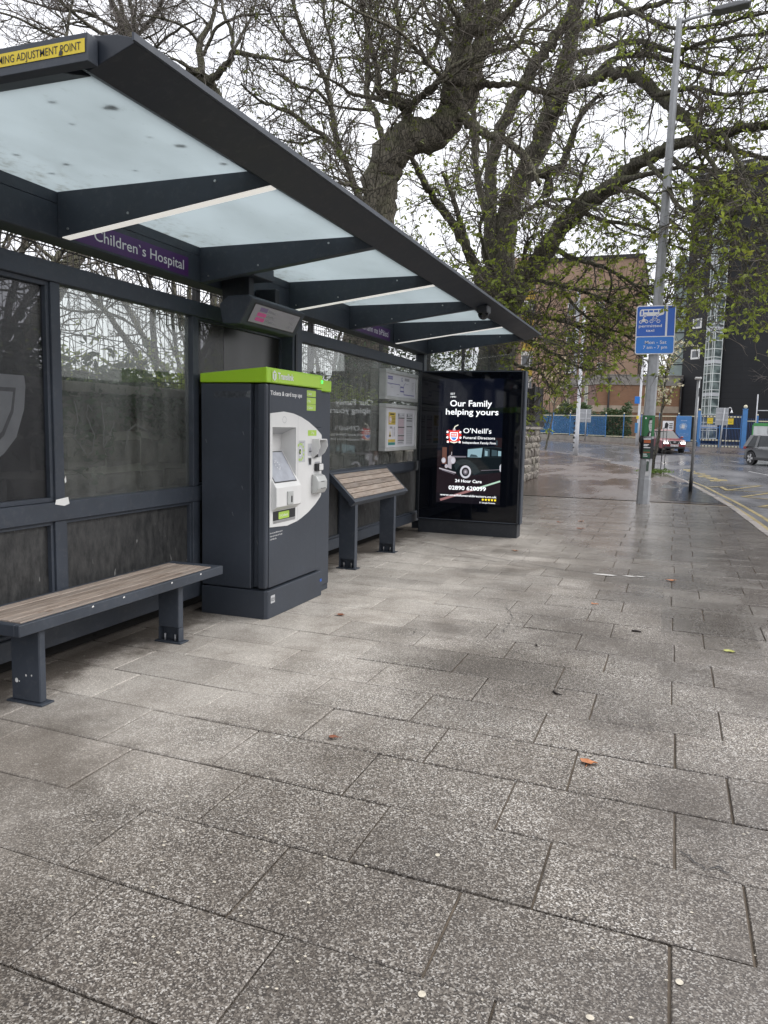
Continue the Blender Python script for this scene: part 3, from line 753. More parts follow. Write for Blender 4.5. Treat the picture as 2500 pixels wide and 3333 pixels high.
for a, b in ((3.954, 5.393), (5.48, 6.946), (7.164, 8.44), (8.446, 9.90), (9.906, 11.476)):
    if a == 5.48: box('glass_pane', sh, -3.742, -3.732, a, 5.92, 1.07, 2.45, VINYL, 0); box('dark_panel', sh, -3.742, -3.732, 5.925, b, 1.07, 2.45, DVINYL, 0); continue
    box('glass_pane', sh, -3.742, -3.732, a, b, 1.07, 2.45, GLASS, 0)
inner_frame(5.479, 6.947, 1.07, 2.45, .02)
for a, b in ((2.455, 3.86), (3.958, 5.383), (5.485, 6.946), (7.164, 8.468), (8.532, 9.968), (10.032, 11.476)):
    box('kick_panel', sh, -3.745, -3.735, a, b, .264, .943, KICK, 0); inner_frame(a-.001, b+.001, .263, .944, .024)
# big G emblem on the vinyl pane (flat print)
EMB = simple('grey_emblem_print', (.105, .11, .118), .35, .12, 9); EMB_D = simple('dark_emblem_print', (.035, .036, .04), .35, .2, 30)
fl = Flat((-3.7349, 0, 0), (0, 1, 0), (0, 0, 1), .0006)
cy = 3.26
def mir(pts): return pts+[(2*cy-a, b) for a, b in reversed(pts)]
fl.poly(mir([(cy, 1.855), (3.685, 1.859), (3.694, 1.797), (3.677, 1.653), (3.611, 1.484), (3.513, 1.386), (3.42, 1.335), (cy, 1.24)])[::-1], EMB, 0)
fl.poly(mir([(cy, 1.78), (3.618, 1.782), (3.594, 1.634), (3.518, 1.493), (3.455, 1.445), (cy, 1.34)])[::-1], EMB_D, 1)
fl.poly(mir([(cy, 1.757), (3.596, 1.757), (3.576, 1.65), (3.503, 1.518), (3.457, 1.485), (cy, 1.37)])[::-1], EMB, 2)
fl.poly(mir([(cy, 1.68), (3.495, 1.679), (3.46, 1.607), (cy, 1.5)])[::-1], EMB_D, 3)
fl.build('emblem', vp)
# end screen above the advert cabinet
box('end_glass', sh, -3.655, -2.30, 11.50, 11.51, 2.43, 2.705, GLASS_END, 0)
tp = MB()   # torn white tape on the mullion foot
tp.add([(-3.678, 3.86, 1.085), (-3.677, 3.965, 1.095), (-3.677, 3.975, 1.05), (-3.676, 3.93, 1.04), (-3.677, 3.85, 1.055)], [(0, 1, 2, 3, 4)], WHITE)
tp.add([(-3.686, 3.945, 1.21), (-3.686, 3.958, 1.235), (-3.686, 3.962, 1.195), (-3.686, 3.95, 1.185)], [(0, 1, 2, 3)], WHITE); tag(tp.build('white_tape', sh), kind='stuff')
# scratched tag on the second pane (faint finger-drawn loops)
SCR = simple('etched_scratch', (.10, .105, .10), .6, .1)
sc = Flat((-3.7315, 0, 0), (0, 1, 0), (0, 0, 1), .0006)
for pts in ([(4.1, 1.72), (4.13, 1.6), (4.09, 1.48), (4.15, 1.42), (4.2, 1.36)], [(4.27, 1.66), (4.23, 1.7), (4.21, 1.62), (4.28, 1.5), (4.26, 1.38), (4.22, 1.36)], [(4.36, 1.72), (4.38, 1.55), (4.37, 1.4), (4.45, 1.52), (4.5, 1.6)], [(4.6, 1.38), (4.63, 1.52), (4.72, 1.57), (4.85, 1.53), (4.93, 1.42)]):
    q = []
    for i in range(len(pts)-1):
        for k in range(5): t = k/5; q.append((pts[i][0]+(pts[i+1][0]-pts[i][0])*t+rnd.gauss(0, .003), pts[i][1]+(pts[i+1][1]-pts[i][1])*t))
    sc.line(q, .009, SCR)
tag(sc.build('scratched_tag', sh), kind='stuff')

# yellow sign on the near end plate
ys_ = thing('yellow_end_sign', (-2.5, 2.4, 2.95), 'yellow warning strip with black capitals on the near end of the shelter roof', 'sign')
fl = Flat((-3.55, 2.3985, 2.935), (1, 0, 0), (0, 0, 1)); fl.rect(0, 0, 1.455, .048, YELLOW, 0); fl.build('strip', ys_)
fl = Flat((-3.55, 2.3985, 2.935), (1, 0, 0), (0, 0, 1)); fl.text('TIMING ADJUSTMENT POINT', 1.437, .0105, PRINT_K, .029, .425, 1, .002, 'r'); fl.build('lettering', ys_)
fl = Flat((-3.55, 2.3985, 2.935), (1, 0, 0), (0, 0, 1)); fl.poly([(1.335, .002), (1.352, .002), (1.355, .014), (1.345, .024), (1.337, .013)], PRINT_K, 2); fl.build('torn_patch', ys_)
# purple stop-name boards
def name_sign(y0, y1, txt, ta, tb, label):
    t = thing('stop_name_sign', (-3.6295, (y0+y1)/2, 2.8), label, 'sign')
    fl = Flat((-3.6295, y0, 2.728), (0, 1, 0), (0, 0, 1)); fl.rect(0, 0, y1-y0, .145, PURPLE, 1); fl.build('board', t)
    fl = Flat((-3.6295, y0, 2.728), (0, 1, 0), (0, 0, 1)); fl.text(txt, ta-y0, .042, PRINT_W, .075, tb-ta, 2, .006); fl.build('lettering', t)
name_sign(4.02, 5.25, 'Children`s Hospital', 4.20, 5.19, 'purple stop sign reading Children`s Hospital under the shelter roof')
name_sign(8.62, 9.84, 'Otharlann na bPáistí', 8.66, 9.78, 'purple stop sign in Irish ending na bPáistí under the shelter roof')

# hanging departures display
dp = thing('departures_display', (-3.4, 6.0, 2.5), 'dark hanging departures display tilted down beneath the roof beams', 'display')
MB().prism([(-3.22, 2.60), (-3.335, 2.395), (-3.50, 2.40), (-3.53, 2.56), (-3.45, 2.62), (-3.26, 2.625)], 'y', 5.53, 6.50, FRAME).build('housing', dp, bevel=.012)
U = Vector((0, 1, 0)); Vv = Vector((.115, 0, .205)).normalized()
fo_ = Vector((-3.335, 5.53, 2.395))
LCD = emis('lcd_pale', (.22, .21, .23), .12, .12); LCD_D = emis('lcd_purple', (.16, .11, .22), .08, .2); LCD_P = emis('lcd_magenta', (.45, .06, .20), .12, .2)
fl = Flat(fo_, U, Vv); fl.rect(.075, .03, .90, .205, BLACK, 1); fl.rect(.09, .04, .885, .195, LCD, 2)
fl.rect(.19, .145, .31, .18, LCD_D, 3)
for k in range(2): fl.rrect(.175, .06+k*.042, .32, .092+k*.042, .01, LCD_P, 3)
fl.build('screen', dp)
fl = Flat(fo_, U, Vv)
for k, s in enumerate(('City Centre', 'Lisburn Rd', 'Departures')): fl.text(s, .345, .066+k*.042, PRINT_G, .02, None, 4)
for k, s in enumerate(('6 min', '2 min', '12:41')): fl.text(s, .75, .066+k*.042, PRINT_G, .02, None, 4)
fl.build('lettering', dp)
MB().box(-3.62, -3.36, 5.72, 5.80, 2.612, 2.799, FRAME_D, .004).build('bracket', dp); MB().box(-3.62, -3.42, 6.28, 6.36, 2.612, 2.80, FRAME_D, .004).build('bracket', dp); MB().box(-3.62, -3.28, 5.66, 6.0, 2.80, 2.90, FRAME, .006).build('bracket', dp)
# dome camera under the front fascia
cc = thing('dome_camera', (-2.02, 8.5, 2.9), 'small black dome camera fixed under the front edge of the shelter roof', 'camera')
MB().box(-2.10, -1.98, 8.42, 8.60, 2.852, 2.935, FRAME_D, .008).build('mount', cc)
dm = MB().ball((-2.04, 8.5, 2.852), (.062, .062, .068), glass('smoked_dome', (.12, .12, .13), .0), 14, 6, True); dm.build('dome', cc)

# timetable cases
PAPER = simple('poster_paper', (.66, .66, .69), .35, .05, 3); PAPER_P = simple('pink_table_print', (.52, .40, .44), .4, .1, 60); TEAL = simple('teal_print', (.03, .22, .20), .5, .05); YEL_P = simple('ochre_print', (.55, .42, .08), .5, .06); BLU_P = simple('indigo_print', (.13, .12, .32), .5, .1); RED_P = simple('red_print', (.5, .05, .04), .5, .05)
def case(y0, y1, z0, z1, label, fill):
    t = thing('timetable_case', (-3.66, (y0+y1)/2, (z0+z1)/2), label, 'timetable case')
    w = .05; m = MB()
    m.box(-3.72, -3.62, y0, y1, z0, z0+w, ALU_P, .005); m.box(-3.72, -3.62, y0, y1, z1-w, z1, ALU_P, .005)
    m.box(-3.72, -3.62, y0, y0+w, z0+w+.001, z1-w-.001, ALU_P, .005); m.box(-3.72, -3.62, y1-w, y1, z0+w+.001, z1-w-.001, ALU_P, .005); m.build('frame', t)
    box('backing', t, -3.72, -3.645, y0+w+.001, y1-w-.001, z0+w+.001, z1-w-.001, PAPER, 0)
    fl = Flat((-3.645, y0, z0), (0, 1, 0), (0, 0, 1)); fill(fl); fl.build('print', t)
def fill_map(f):
    f.rect(.13, .275, .33, .32, BLU_P, 0); f.text('ROUTE MAP', .14, .285, PRINT_W, .022, .18, 1)
    f.line([(.12, .22), (.62, .22), (.64, .19), (.78, .19), (.80, .22), (.86, .255)], .010, BLU_P, 0); f.line([(.64, .19), (.64, .13), (.80, .13), (.80, .09), (1.26, .09)], .012, BLU_P, 0); f.line([(.78, .19), (.80, .13)], .01, BLU_P, 0); f.rect(.655, .122, .79, .142, BLU_P, 1); f.rect(.66, .18, .79, .2, BLU_P, 1)
    f.text('G', .68, .268, BLU_P, .06, None, 0, .01); f.rect(.83, .285, 1.03, .325, PRINT_G, 0)
    for k in range(6): f.rect(1.15, .16+k*.022, 1.15+.06+.02*(k % 3), .165+k*.022, PRINT_G, 0)
    for a, b in ((.2, .2), (.25, .17), (.5, .08), (.9, .24)): f.rect(a, b, a+.1, b+.006, PRINT_G, 0)
def fill_tt(f):
    f.rect(.17, .36, .455, .53, YEL_P, 0); f.rect(.23, .495, .40, .512, PRINT_K, 1); f.disc(.235, .43, .055, PRINT_W, 1, .045); f.disc(.235, .43, .045, RED_P, 2, .037); f.disc(.235, .43, .036, PRINT_W, 3, .029); f.text('£', .215, .412, PRINT_K, .035, None, 4)
    for k in range(5): f.rect(.31, .385+k*.02, .44, .391+k*.02, PRINT_K, 1)
    f.rect(.17, .165, .455, .355, PAPER, 0); f.poly([(.19, .19), (.28, .19), (.235, .285)], YEL_P, 1); f.rect(.2, .2, .27, .22, PRINT_K, 2); f.rect(.22, .305, .33, .335, PRINT_G, 1)
    for k in range(8): f.rect(.31, .2+k*.015, .36, .205+k*.015, PRINT_G, 1); f.rect(.38, .2+k*.017, .44, .21+k*.017, PRINT_G, 1)
    f.rect(.17, .12, .455, .158, YEL_P, 0); f.rect(.17, .08, .455, .117, TEAL, 0)
    for x in (.55, .92):
        f.rect(x, .08, x+.29, .53, PANEL_S, 0); f.rect(x+.02, .475, x+.05, .515, PRINT_K, 1); f.rect(x+.07, .48, x+.15, .49, PRINT_G, 1); f.rect(x+.18, .49, x+.26, .505, PRINT_G, 1)
    for a, b in ((.33, .45), (.225, .32), (.15, .20)):
        f.rect(.56, b, .83, b+.012, PRINT_K, 2)
        for k in range(7): f.rect(.565+k*.036, a, .592+k*.036, b-.004, PAPER_P, 1)
    f.rect(.56, .135, .83, .145, PRINT_K, 1); f.rect(.57, .10, .78, .12, PRINT_G, 1)
    for b in (.45, .415, .33): f.rect(.93, b, 1.18, b+.011, PRINT_K, 1)
    for k in range(6): f.rect(.935, .10+k*.034, 1.195, .104+k*.034, PRINT_G, 1)
case(9.71, 11.08, 1.955, 2.358, 'upper pale framed case with a route map on the shelter back', fill_map)
case(9.73, 11.07, 1.257, 1.898, 'lower pale framed case with yellow notice and timetables on the shelter back', fill_tt)
# ------------------------------------------------------------------ bench and leaning perch
def leg(t, x0, x1, y0, y1, ztop, mat=FRAME, boot=True):
    lg = MB(); lg.box(x0, x1, y0, y1, .112 if boot else .012, ztop, mat, .006)
    if boot:   # open access slot at the foot of the post
        lg.box(x0, x0+.012, y0, y1, .012, .111, mat, .002); lg.box(x1-.012, x1, y0, y1, .012, .111, mat, .002); lg.box(x0+.0125, x1-.0125, y1-.008, y1, .012, .111, mat, .001)
    o = lg.build('leg', t)
    box('base_plate', o, x0-.022, x1+.028, y0-.02, y1+.025, .001, .0115, mat, .002)
    if boot:
        b = MB()
        for x in (x0+.045, x1-.045): b.tube([(x, (y0+y1)/2-.01, .0118), (x, (y0+y1)/2-.01, .06)], .008, STEEL, 6)
        b.build('bolt', o)
bench = thing('bench', (-3.43, 4.06, 0), 'long low bench with weathered timber slats in a dark steel frame', 'bench')
X0, X1, Y0, Y1, ZT = -3.665, -3.2, 3.07, 5.06, .50
fr = MB()
fr.box(X1-.035, X1, Y0, Y1, ZT-.066, ZT, FRAME, .004); fr.box(X0, X0+.035, Y0, Y1, ZT-.066, ZT, FRAME, .004)
fr.box(X0+.0355, X1-.0355, Y0, Y0+.045, ZT-.066, ZT, FRAME, .004); fr.box(X0+.0355, X1-.0355, Y1-.1, Y1, ZT-.066, ZT-.001, FRAME, .004); fr.box(X0+.036, X1-.036, Y0+.046, Y1-.101, ZT-.06, ZT-.035, FRAME_D)
fr.build('seat_frame', bench)
ns = 5; sw = (X1-X0-.07-.004)/ns
for k in range(ns):
    a = X0+.037+k*sw
    MB().box(a+.004, a+sw-.004, Y0+.05+rnd.uniform(0, .004), Y1-.105, ZT-.034, ZT+.004+rnd.uniform(-.001, .0015), WOOD, .003).build('slat', bench)
leg(bench, -3.44, -3.232, 3.235, 3.285, ZT-.0665, boot=False); leg(bench, -3.44, -3.262, 4.572, 4.63, ZT-.0665)
cg = MB()
for x, y, s in ((-3.40, 3.2345, .012), (-3.33, 3.2345, .006), (-3.29, 3.2345, .005), (-3.38, 3.2345, .004)):
    z = rnd.uniform(.06, .22); cg.add([(x+s*math.cos(a), y-.0008, z+s*1.2*math.sin(a)) for a in np.linspace(0, 5.6, 7)], [tuple(range(6, -1, -1))], WHITE)
for y in (3.62, 3.9, 4.4, 4.75): cg.add([(-3.1992, y, ZT-.02), (-3.1992, y+.02, ZT-.018), (-3.1992, y+.015, ZT-.008), (-3.1992, y+.003, ZT-.01)], [(0, 1, 2, 3)], WHITE)
tag(cg.build('paint_chips', bench), kind='stuff')

perch = thing('leaning_perch', (-3.35, 8.6, 0), 'tall slanted leaning perch with timber slats beside the advertising cabinet', 'perch seat')
# slanted seat: local frame along Y, slope from the high back to the low front
A = Vector((-3.515, 0, 1.075)); B = Vector((-3.20, 0, .765)); sl = (B-A); sL = sl.length; sd_ = sl.normalized(); nn = Vector((-sd_.z, 0, sd_.x)); 
if nn.z < 0: nn = -nn
def sbox(mb, s0, s1, y0, y1, t0, t1, mat):
    vs = []
    for t in (t0, t1):
        for y in (y0, y1):
            for s_ in (s0, s1): v = A+sd_*s_+nn*t; vs.append((v.x, y, v.z))
    mb.add(vs, [(0, 2, 3, 1), (4, 5, 7, 6), (0, 1, 5, 4), (2, 6, 7, 3), (0, 4, 6, 2), (1, 3, 7, 5)], mat); return mb
PY0, PY1 = 7.70, 9.50
m = MB(); sbox(m, 0, .03, PY0, PY1, -.06, 0, FRAME); sbox(m, sL-.045, sL, PY0, PY1, -.075, 0, FRAME); sbox(m, .0305, sL-.0455, PY0, PY0+.05, -.06, 0, FRAME); sbox(m, .0305, sL-.0455, PY1-.05, PY1, -.06, 0, FRAME); sbox(m, .031, sL-.046, PY0+.051, PY1-.051, -.055, -.03, FRAME_D)
m.build('seat_frame', perch, bevel=.003)
sw = (sL-.075-.004)/5
for k in range(5):
    a = .033+k*sw; sbox(MB(), a+.004, a+sw-.004, PY0+.054, PY1-.054, -.029, .003+rnd.uniform(-.001, .001), WOOD).build('slat', perch, bevel=.002)
for y in (7.80, 9.07):
    lg = MB(); lg.prism([(-3.43, .112), (-3.24, .112), (-3.24, .745), (-3.43, .93)], 'y', y, y+.075, FRAME)
    lg.box(-3.43, -3.418, y, y+.075, .012, .1115, FRAME, .001); lg.box(-3.252, -3.24, y, y+.075, .012, .1115, FRAME, .001); lg.box(-3.4175, -3.2525, y+.06, y+.075, .012, .1115, FRAME, .001)
    o = lg.build('leg', perch, bevel=.004)
    box('base_plate', o, -3.455, -3.21, y-.025, y+.1, .001, .0115, FRAME, .002)
    bb = MB()
    for x in (-3.38, -3.29): bb.tube([(x, y+.03, .0118), (x, y+.03, .07)], .009, ALU, 6)
    bb.build('bolt', o)

# ------------------------------------------------------------------ ticket machine
tm = thing('ticket_machine', (-3.33, 5.95, 0), 'navy grey ticket machine with lime green cap and white control panel', 'ticket machine')
XF = -3.04
bd = MB()
bd.box(-3.645, -3.18, 5.44, 6.475, .245, 1.915, MACH, .006)                     # rear carcass
bd.box(-3.179, XF, 5.495, 5.534, 1.14, 1.57, MACH)
bd.box(-3.179, XF, 5.951, 6.473, 1.14, 1.57, MACH); bd.box(-3.179, XF, 5.495, 6.473, 1.5705, 1.913, MACH, .004); bd.box(-3.179, XF, 5.495, 6.473, .252, 1.1395, MACH, .004)
bd.build('body', tm)
ed = MB(); ed.box(-3.12, XF+.002, 5.438, 5.489, .25, 1.915, MACH, .018); ed.build('corner_post', tm)
pl = MB(); pl.prism([(-3.648, 5.435), (-3.05, 5.435), (-3.025, 5.45), (-3.022, 5.47), (-3.022, 6.478), (-3.648, 6.478)], 'z', 0.0, .236, MACH); pl.build('plinth', tm, bevel=.006)
sx_ = MB(); sx_.box(-3.645, -3.095, 6.482, 6.79, .05, 1.90, MACH, .008); sx_.box(-3.645, -3.10, 6.483, 6.78, 0, .0495, MACH); sx_.build('side_cabinet', tm)
cp = MB()
cp.prism([(-3.65, 1.922), (-3.032, 1.922), (-3.03, 1.93), (-3.03, 2.036), (-3.04, 2.043), (-3.65, 1.995)], 'y', 5.432, 6.47, LIME); o = cp.build('cap', tm, bevel=.012)
fl = Flat((-3.0295, 5.44, 0), (0, 1, 0), (0, 0, 1), .003); fl.rrect(.062, 1.930, .955, 2.028, .02, simple('bright_lime_face', (.40, .66, .015), .3, .04, 3), 0); fl.build('face_plate', o)
fl = Flat((-3.0265, 5.44, 0), (0, 1, 0), (0, 0, 1))
fl.poly([(.108+.036*math.sin(R(60*k)), 1.981+.043*math.cos(R(60*k))) for k in range(6)][::-1], PRINT_W, 1); fl.rect(.101, 1.955, .115, 1.995, LIME, 2); fl.rect(.09, 1.995, .126, 2.003, LIME, 2)
fl.text('Translink', .163, 1.96, PRINT_W, .052, .28, 1, .03); fl.build('lettering', o)
MB().box(-3.031, -3.0255, 6.44, 6.466, 1.97, 1.998, emis('green_led', (.05, 1, .12), 1.5), .003).build('status_light', o)
MB().prism([(-3.645, 1.907), (-3.09, 1.907), (-3.088, 2.012), (-3.645, 1.99)], 'y', 6.473, 6.795, LIME).build('side_cap', tm, bevel=.008)
# white control panel, with the screen recess cut out
FX = XF+.0015
UP = [(1.699, 5.73), (1.689, 5.888), (1.664, 6.035), (1.623, 6.188), (1.563, 6.349), (1.51, 6.458), (1.50, 6.47), (.945, 6.47), (.939, 6.462), (.873, 6.346), (.815, 6.206), (.76, 6.014), (.738, 5.80)]
def yr(z):
    for (a, b), (c, d) in zip(UP[:-1], UP[1:]):
        if c <= z <= a: return b+(d-b)*(a-z)/(a-c)
    return 5.73 if z > 1.6 else 5.8
def yl_(z):
    if z > 1.68: return 5.497+(z-1.68)/.019*.23
    if z < .757: return 5.497+(.757-z)/.019*.3
    return 5.497
zs = sorted(set([.738, .745, .752, .757, 1.14, 1.57, 1.68, 1.686, 1.693, 1.699]+[round(v, 4) for v in np.linspace(.757, 1.68, 48)]))
wp = MB(); T = .005
def strip_q(y0, y1, z0, z1, y0b, y1b): wp.add([(FX+T, y0, z0), (FX+T, y1, z0), (FX+T, y1b, z1), (FX+T, y0b, z1), (FX, y0, z0), (FX, y1, z0), (FX, y1b, z1), (FX, y0b, z1)], [(0, 1, 2, 3), (1, 5, 6, 2), (4, 0, 3, 7)], OFFWHITE)
for z0, z1 in zip(zs[:-1], zs[1:]):
    if z0 >= 1.1399 and z1 <= 1.5701:
        strip_q(yl_(z0), 5.535, z0, z1, yl_(z1), 5.535); strip_q(5.95, yr(z0), z0, z1, 5.95, yr(z1))
    else: strip_q(yl_(z0), yr(z0), z0, z1, yl_(z1), yr(z1))
cpn = wp.build('control_panel', tm)
rc = MB()   # recess lining
rc.quad((-3.176, 5.537, 1.19), (-3.176, 5.948, 1.19), (-3.176, 5.948, 1.51), (-3.176, 5.537, 1.51), OFFWHITE)
rc.quad((-3.176, 5.537, 1.51), (-3.176, 5.948, 1.51), (FX, 5.948, 1.569), (FX, 5.537, 1.569), PANEL_S)
for y in (5.5365, 5.9485): rc.quad((-3.176, y, 1.10), (FX, y, 1.14), (FX, y, 1.569), (-3.176, y, 1.569), OFFWHITE)
rc.build('screen_recess', cpn)
bz = MB()
bz.prism([(-3.165, 1.372), (-2.987, 1.075), (-2.985, .92), (-3.03, .885), (-3.036, .885), (-3.036, 1.08), (-3.17, 1.28)], 'y', 5.522, 5.966, OFFWHITE)
bz.build('screen_ledge', cpn, bevel=.005)
d = Vector((.178, 0, -.297)).normalized(); fl = Flat((-3.165, 5.522, 1.372), (0, 1, 0), -d, .002)
fl.rect(.012, -.30, .405, -.008, BLACK, 0); fl.rect(.022, -.29, .395, -.018, SCREEN, 1)
for k in range(10): a = k*.63; fl.disc(.20+.03*math.cos(a), -.14+.04*math.sin(a), .005, PRINT_W, 2, None, 8)
fl.build('touch_screen', cpn)
fl = Flat((FX+T, 5.44, 0), (0, 1, 0), (0, 0, 1)); F_ = fl
for k in range(14):
    a = 2*math.pi*k/14; F_.disc(.297+.032*math.cos(a), 1.632+.026*math.sin(a), .004, PRINT_G, 0, None, 6)
F_.rect(.545, .742, .547, 1.676, PRINT_G, 0)
F_.rect(.562, 1.268, .688, 1.457, PANEL_S, 0); F_.rect(.585, 1.437, .665, 1.445, PRINT_G, 1)
for k in range(9):
    a = R(125-k*29); F_.disc(.592+.068*math.cos(a), 1.358+.07*math.sin(a), .012, LIME_L, 1, None, 10)
F_.disc(.587, 1.36, .03, PRINT_W, 1, .036); F_.disc(.584, 1.36, .02, PRINT_K, 2, .026); F_.disc(.584, 1.358, .008, LIME_L, 3, .012)
F_.rect(.74, 1.32, .82, 1.428, PANEL_S, 0); F_.disc(.782, 1.368, .024, PRINT_G, 1, .028); F_.rect(.76, 1.355, .81, 1.362, PRINT_K, 2)
F_.rect(.745, 1.234, .82, 1.304, PANEL_S, 0); F_.poly([(.752, 1.298), (.81, 1.298), (.805, 1.24), (.765, 1.24)], PRINT_K, 1)
F_.rrect(.74, 1.497, .913, 1.547, .004, LIME_L, 0)
F_.rrect(.105, .742+.06, .505, .88, .002, PRINT_K, 0); F_.rect(.107, .778, .505, .80, ALU, 0); F_.rrect(.20, .808, .39, .868, .008, LIME_L, 1)
F_.rect(.885, 1.25, 1.0, 1.26, PRINT_G, 0)
fl.build('button_print', cpn)
fl = Flat((FX+T, 5.44, 0), (0, 1, 0), (0, 0, 1))
fl.text('2 Pay', .83, 1.513, PRINT_W, .022, None, 2, .008, 'c'); fl.text('3 Collect', .215, .828, PRINT_W, .021, .15, 2, .01)
fl.build('lettering', cpn)
fl = Flat((-3.1755, 5.44, 0), (0, 1, 0), (0, 0, 1)); fl.rrect(.12, 1.43, .26, 1.487, .004, LIME_L, 0); fl.text('Select', .13, 1.448, PRINT_W, .025, .115, 1, .01); fl.build('select_label', cpn)
MB().box(-2.986, -2.974, 5.70, 5.80, .925, 1.04, ALU_P, .004).build('coin_slot', cpn); MB().box(-2.9738, -2.968, 5.757, 5.77, .945, 1.0, PRINT_K, .002).build('coin_lever', cpn)
hd = MB()   # hooded pin pad
hd.prism([(FX+T, 1.29), (-2.985, 1.335), (-2.955, 1.40), (-2.965, 1.468), (FX+T, 1.468)], 'y', 6.27, 6.278, OFFWHITE); hd.prism([(FX+T, 1.30), (-2.985, 1.345), (-2.955, 1.405), (-2.965, 1.468), (FX+T, 1.468)], 'y', 6.43, 6.438, OFFWHITE)
hd.quad((FX+T+.002, 6.278, 1.30), (FX+T+.002, 6.43, 1.30), (FX+T+.002, 6.43, 1.468), (FX+T+.002, 6.278, 1.468), PANEL_S); hd.box(-3.03, -2.965, 6.2785, 6.4295, 1.462, 1.470, OFFWHITE); hd.box(-3.03, -3.012, 6.29, 6.36, 1.302, 1.33, PRINT_K, .002)
hd.build('card_reader_hood', cpn)
nf = MB(); nf.box(FX+T, -3.005, 6.315, 6.435, 1.178, 1.247, PRINT_K, .006); nf.box(-3.0045, -2.992, 6.35, 6.43, 1.183, 1.243, OFFWHITE, .006); nf.build('contactless_pad', cpn)
sv = MB(); sv.prism([(FX+T, .972), (-2.985, .978), (-2.962, 1.02), (-2.96, 1.09), (-2.985, 1.135), (FX+T, 1.156)], 'y', 6.262, 6.452, ALU_P); sv.build('note_slot_cover', cpn, bevel=.012)
fl = Flat((-2.9605, 6.262, 0), (0, 1, 0), (0, 0, 1)); fl.rect(.05, 1.083, .12, 1.088, PRINT_K, 0); fl.rect(.045, 1.022, .15, 1.027, PRINT_K, 0); fl.build('note_slit', cpn)
# dark face print
fl = Flat((XF, 5.44, 0), (0, 1, 0), (0, 0, 1))
fl.text('Tickets & card top ups', .066, 1.828, PRINT_W, .036, .56, 1, .018)
for k, (z, s) in enumerate(((1.842, '1 Select'), (1.778, '2 Pay'), (1.720, '3 Collect'))):
    fl.rrect(.724, z-.0, .905, z+.055, .004, LIME_L, 0); fl.text(s, .735, z+.016, PRINT_W, .021, None, 1, .006)
for k, s in enumerate(('If you have any difficulties using this', 'ticket machine please call Translink', 'on 028 9066 6630')): fl.text(s, .066, .70-k*.026, PRINT_W, .011, None, 1, .012)
fl.rect(.931, .26, .933, 1.91, PRINT_K, 0); fl.rect(.933, 1.38, 1.02, 1.382, PRINT_K, 0)
fl.build('face_lettering', tm)
fl = Flat((-3.0218, 5.44, 0), (0, 1, 0), (0, 0, 1)); fl.rect(.055, .125, .125, .19, PANEL_S, 0); fl.text('021', .062, .142, PRINT_K, .03, .055, 1, .01); fl.rect(1.0, .135, 1.035, .16, BLUE_S, 0); fl.build('number_plate', tm)
# scratches and sticker residue on the side panel
fl = Flat((-3.645, 5.4395, 0), (1, 0, 0), (0, 0, 1), .0008); SCU = simple('pale_scuff', (.11, .12, .13), .6, .4, 60)
fl.poly([(.12, 1.80), (.44, 1.80), (.46, 1.855), (.13, 1.85)], simple('faint_residue', (.045, .05, .06), .6, .5, 40), 0); fl.poly([(.42, 1.81), (.46, 1.80), (.465, 1.86), (.44, 1.855), (.43, 1.84)], SCU, 1)
for a, b in ((.40, 1.50), (.39, 1.06), (.05, 1.43), (.53, .62), (.3, .84)): fl.poly([(a, b), (a+.008, b+.002), (a-.004, b+.034), (a-.009, b+.03)], SCU, 0)
tag(fl.build('scuff', tm), kind='stuff')

# ------------------------------------------------------------------ advertising cabinet
ad = thing('advertising_cabinet', (-2.8, 11.25, 0), 'black digital advertising cabinet showing a funeral directors advert with a vintage car', 'advert display')
ADB = simple('gloss_black_cabinet', (.006, .007, .010), .22, .2, 4)
ADG, nt, out = begin('black_display_glass')
sp = noise(nt, pos(nt, (2, 1, 2)), 14, 5, .75)
princ(nt, out, Base_Color=mixc(nt, ramp(nt, sp, .66, .8), (.003, .004, .007), (.03, .035, .045)), Roughness=.03, Specular_IOR_Level=.35)
MB().box(-3.60, -2.045, 11.12, 11.40, .20, 2.43, ADB, .01).build('housing', ad)
box('plinth', ad, -3.58, -2.06, 11.125, 11.38, -.03, .199, FRAME_D, .004)
dg = MB().box(-3.565, -2.07, 11.104, 11.119, .225, 2.405, ADG).build('display_glass', ad)
rm = MB(); rm.box(-3.585, -3.566, 11.098, 11.119, .21, 2.42, FRAME_D, .002); rm.box(-2.069, -2.05, 11.098, 11.119, .21, 2.42, FRAME_D, .002); rm.box(-3.565, -2.07, 11.098, 11.119, .21, .224, FRAME, .001); rm.box(-3.565, -2.07, 11.098, 11.119, 2.406, 2.42, FRAME, .001); rm.build('rim', ad)
tr_ = MB(); tr_.box(-2.044, -2.02, 11.14, 11.22, .2, 2.42, FRAME, .003); tr_.box(-2.044, -2.03, 11.25, 11.36, .2, 2.42, FRAME, .003); tr_.build('side_trim', ad)
def E(n, c, s=1.0):
    m, nt, out = begin(n); princ(nt, out, Base_Color=(0.004, .004, .005, 1), Roughness=.05, Emission_Color=col4(c), Emission_Strength=s); return m
e_bg = E('ad_navy', (.0010, .0018, .0055)); e_w = E('ad_white', (.80, .82, .85)); e_cr = E('ad_cream', (.72, .70, .60)); e_red = E('ad_red', (.52, .035, .03)); e_bl = E('ad_blue', (.06, .18, .55)); e_ye = E('ad_yellow', (.85, .62, .03))
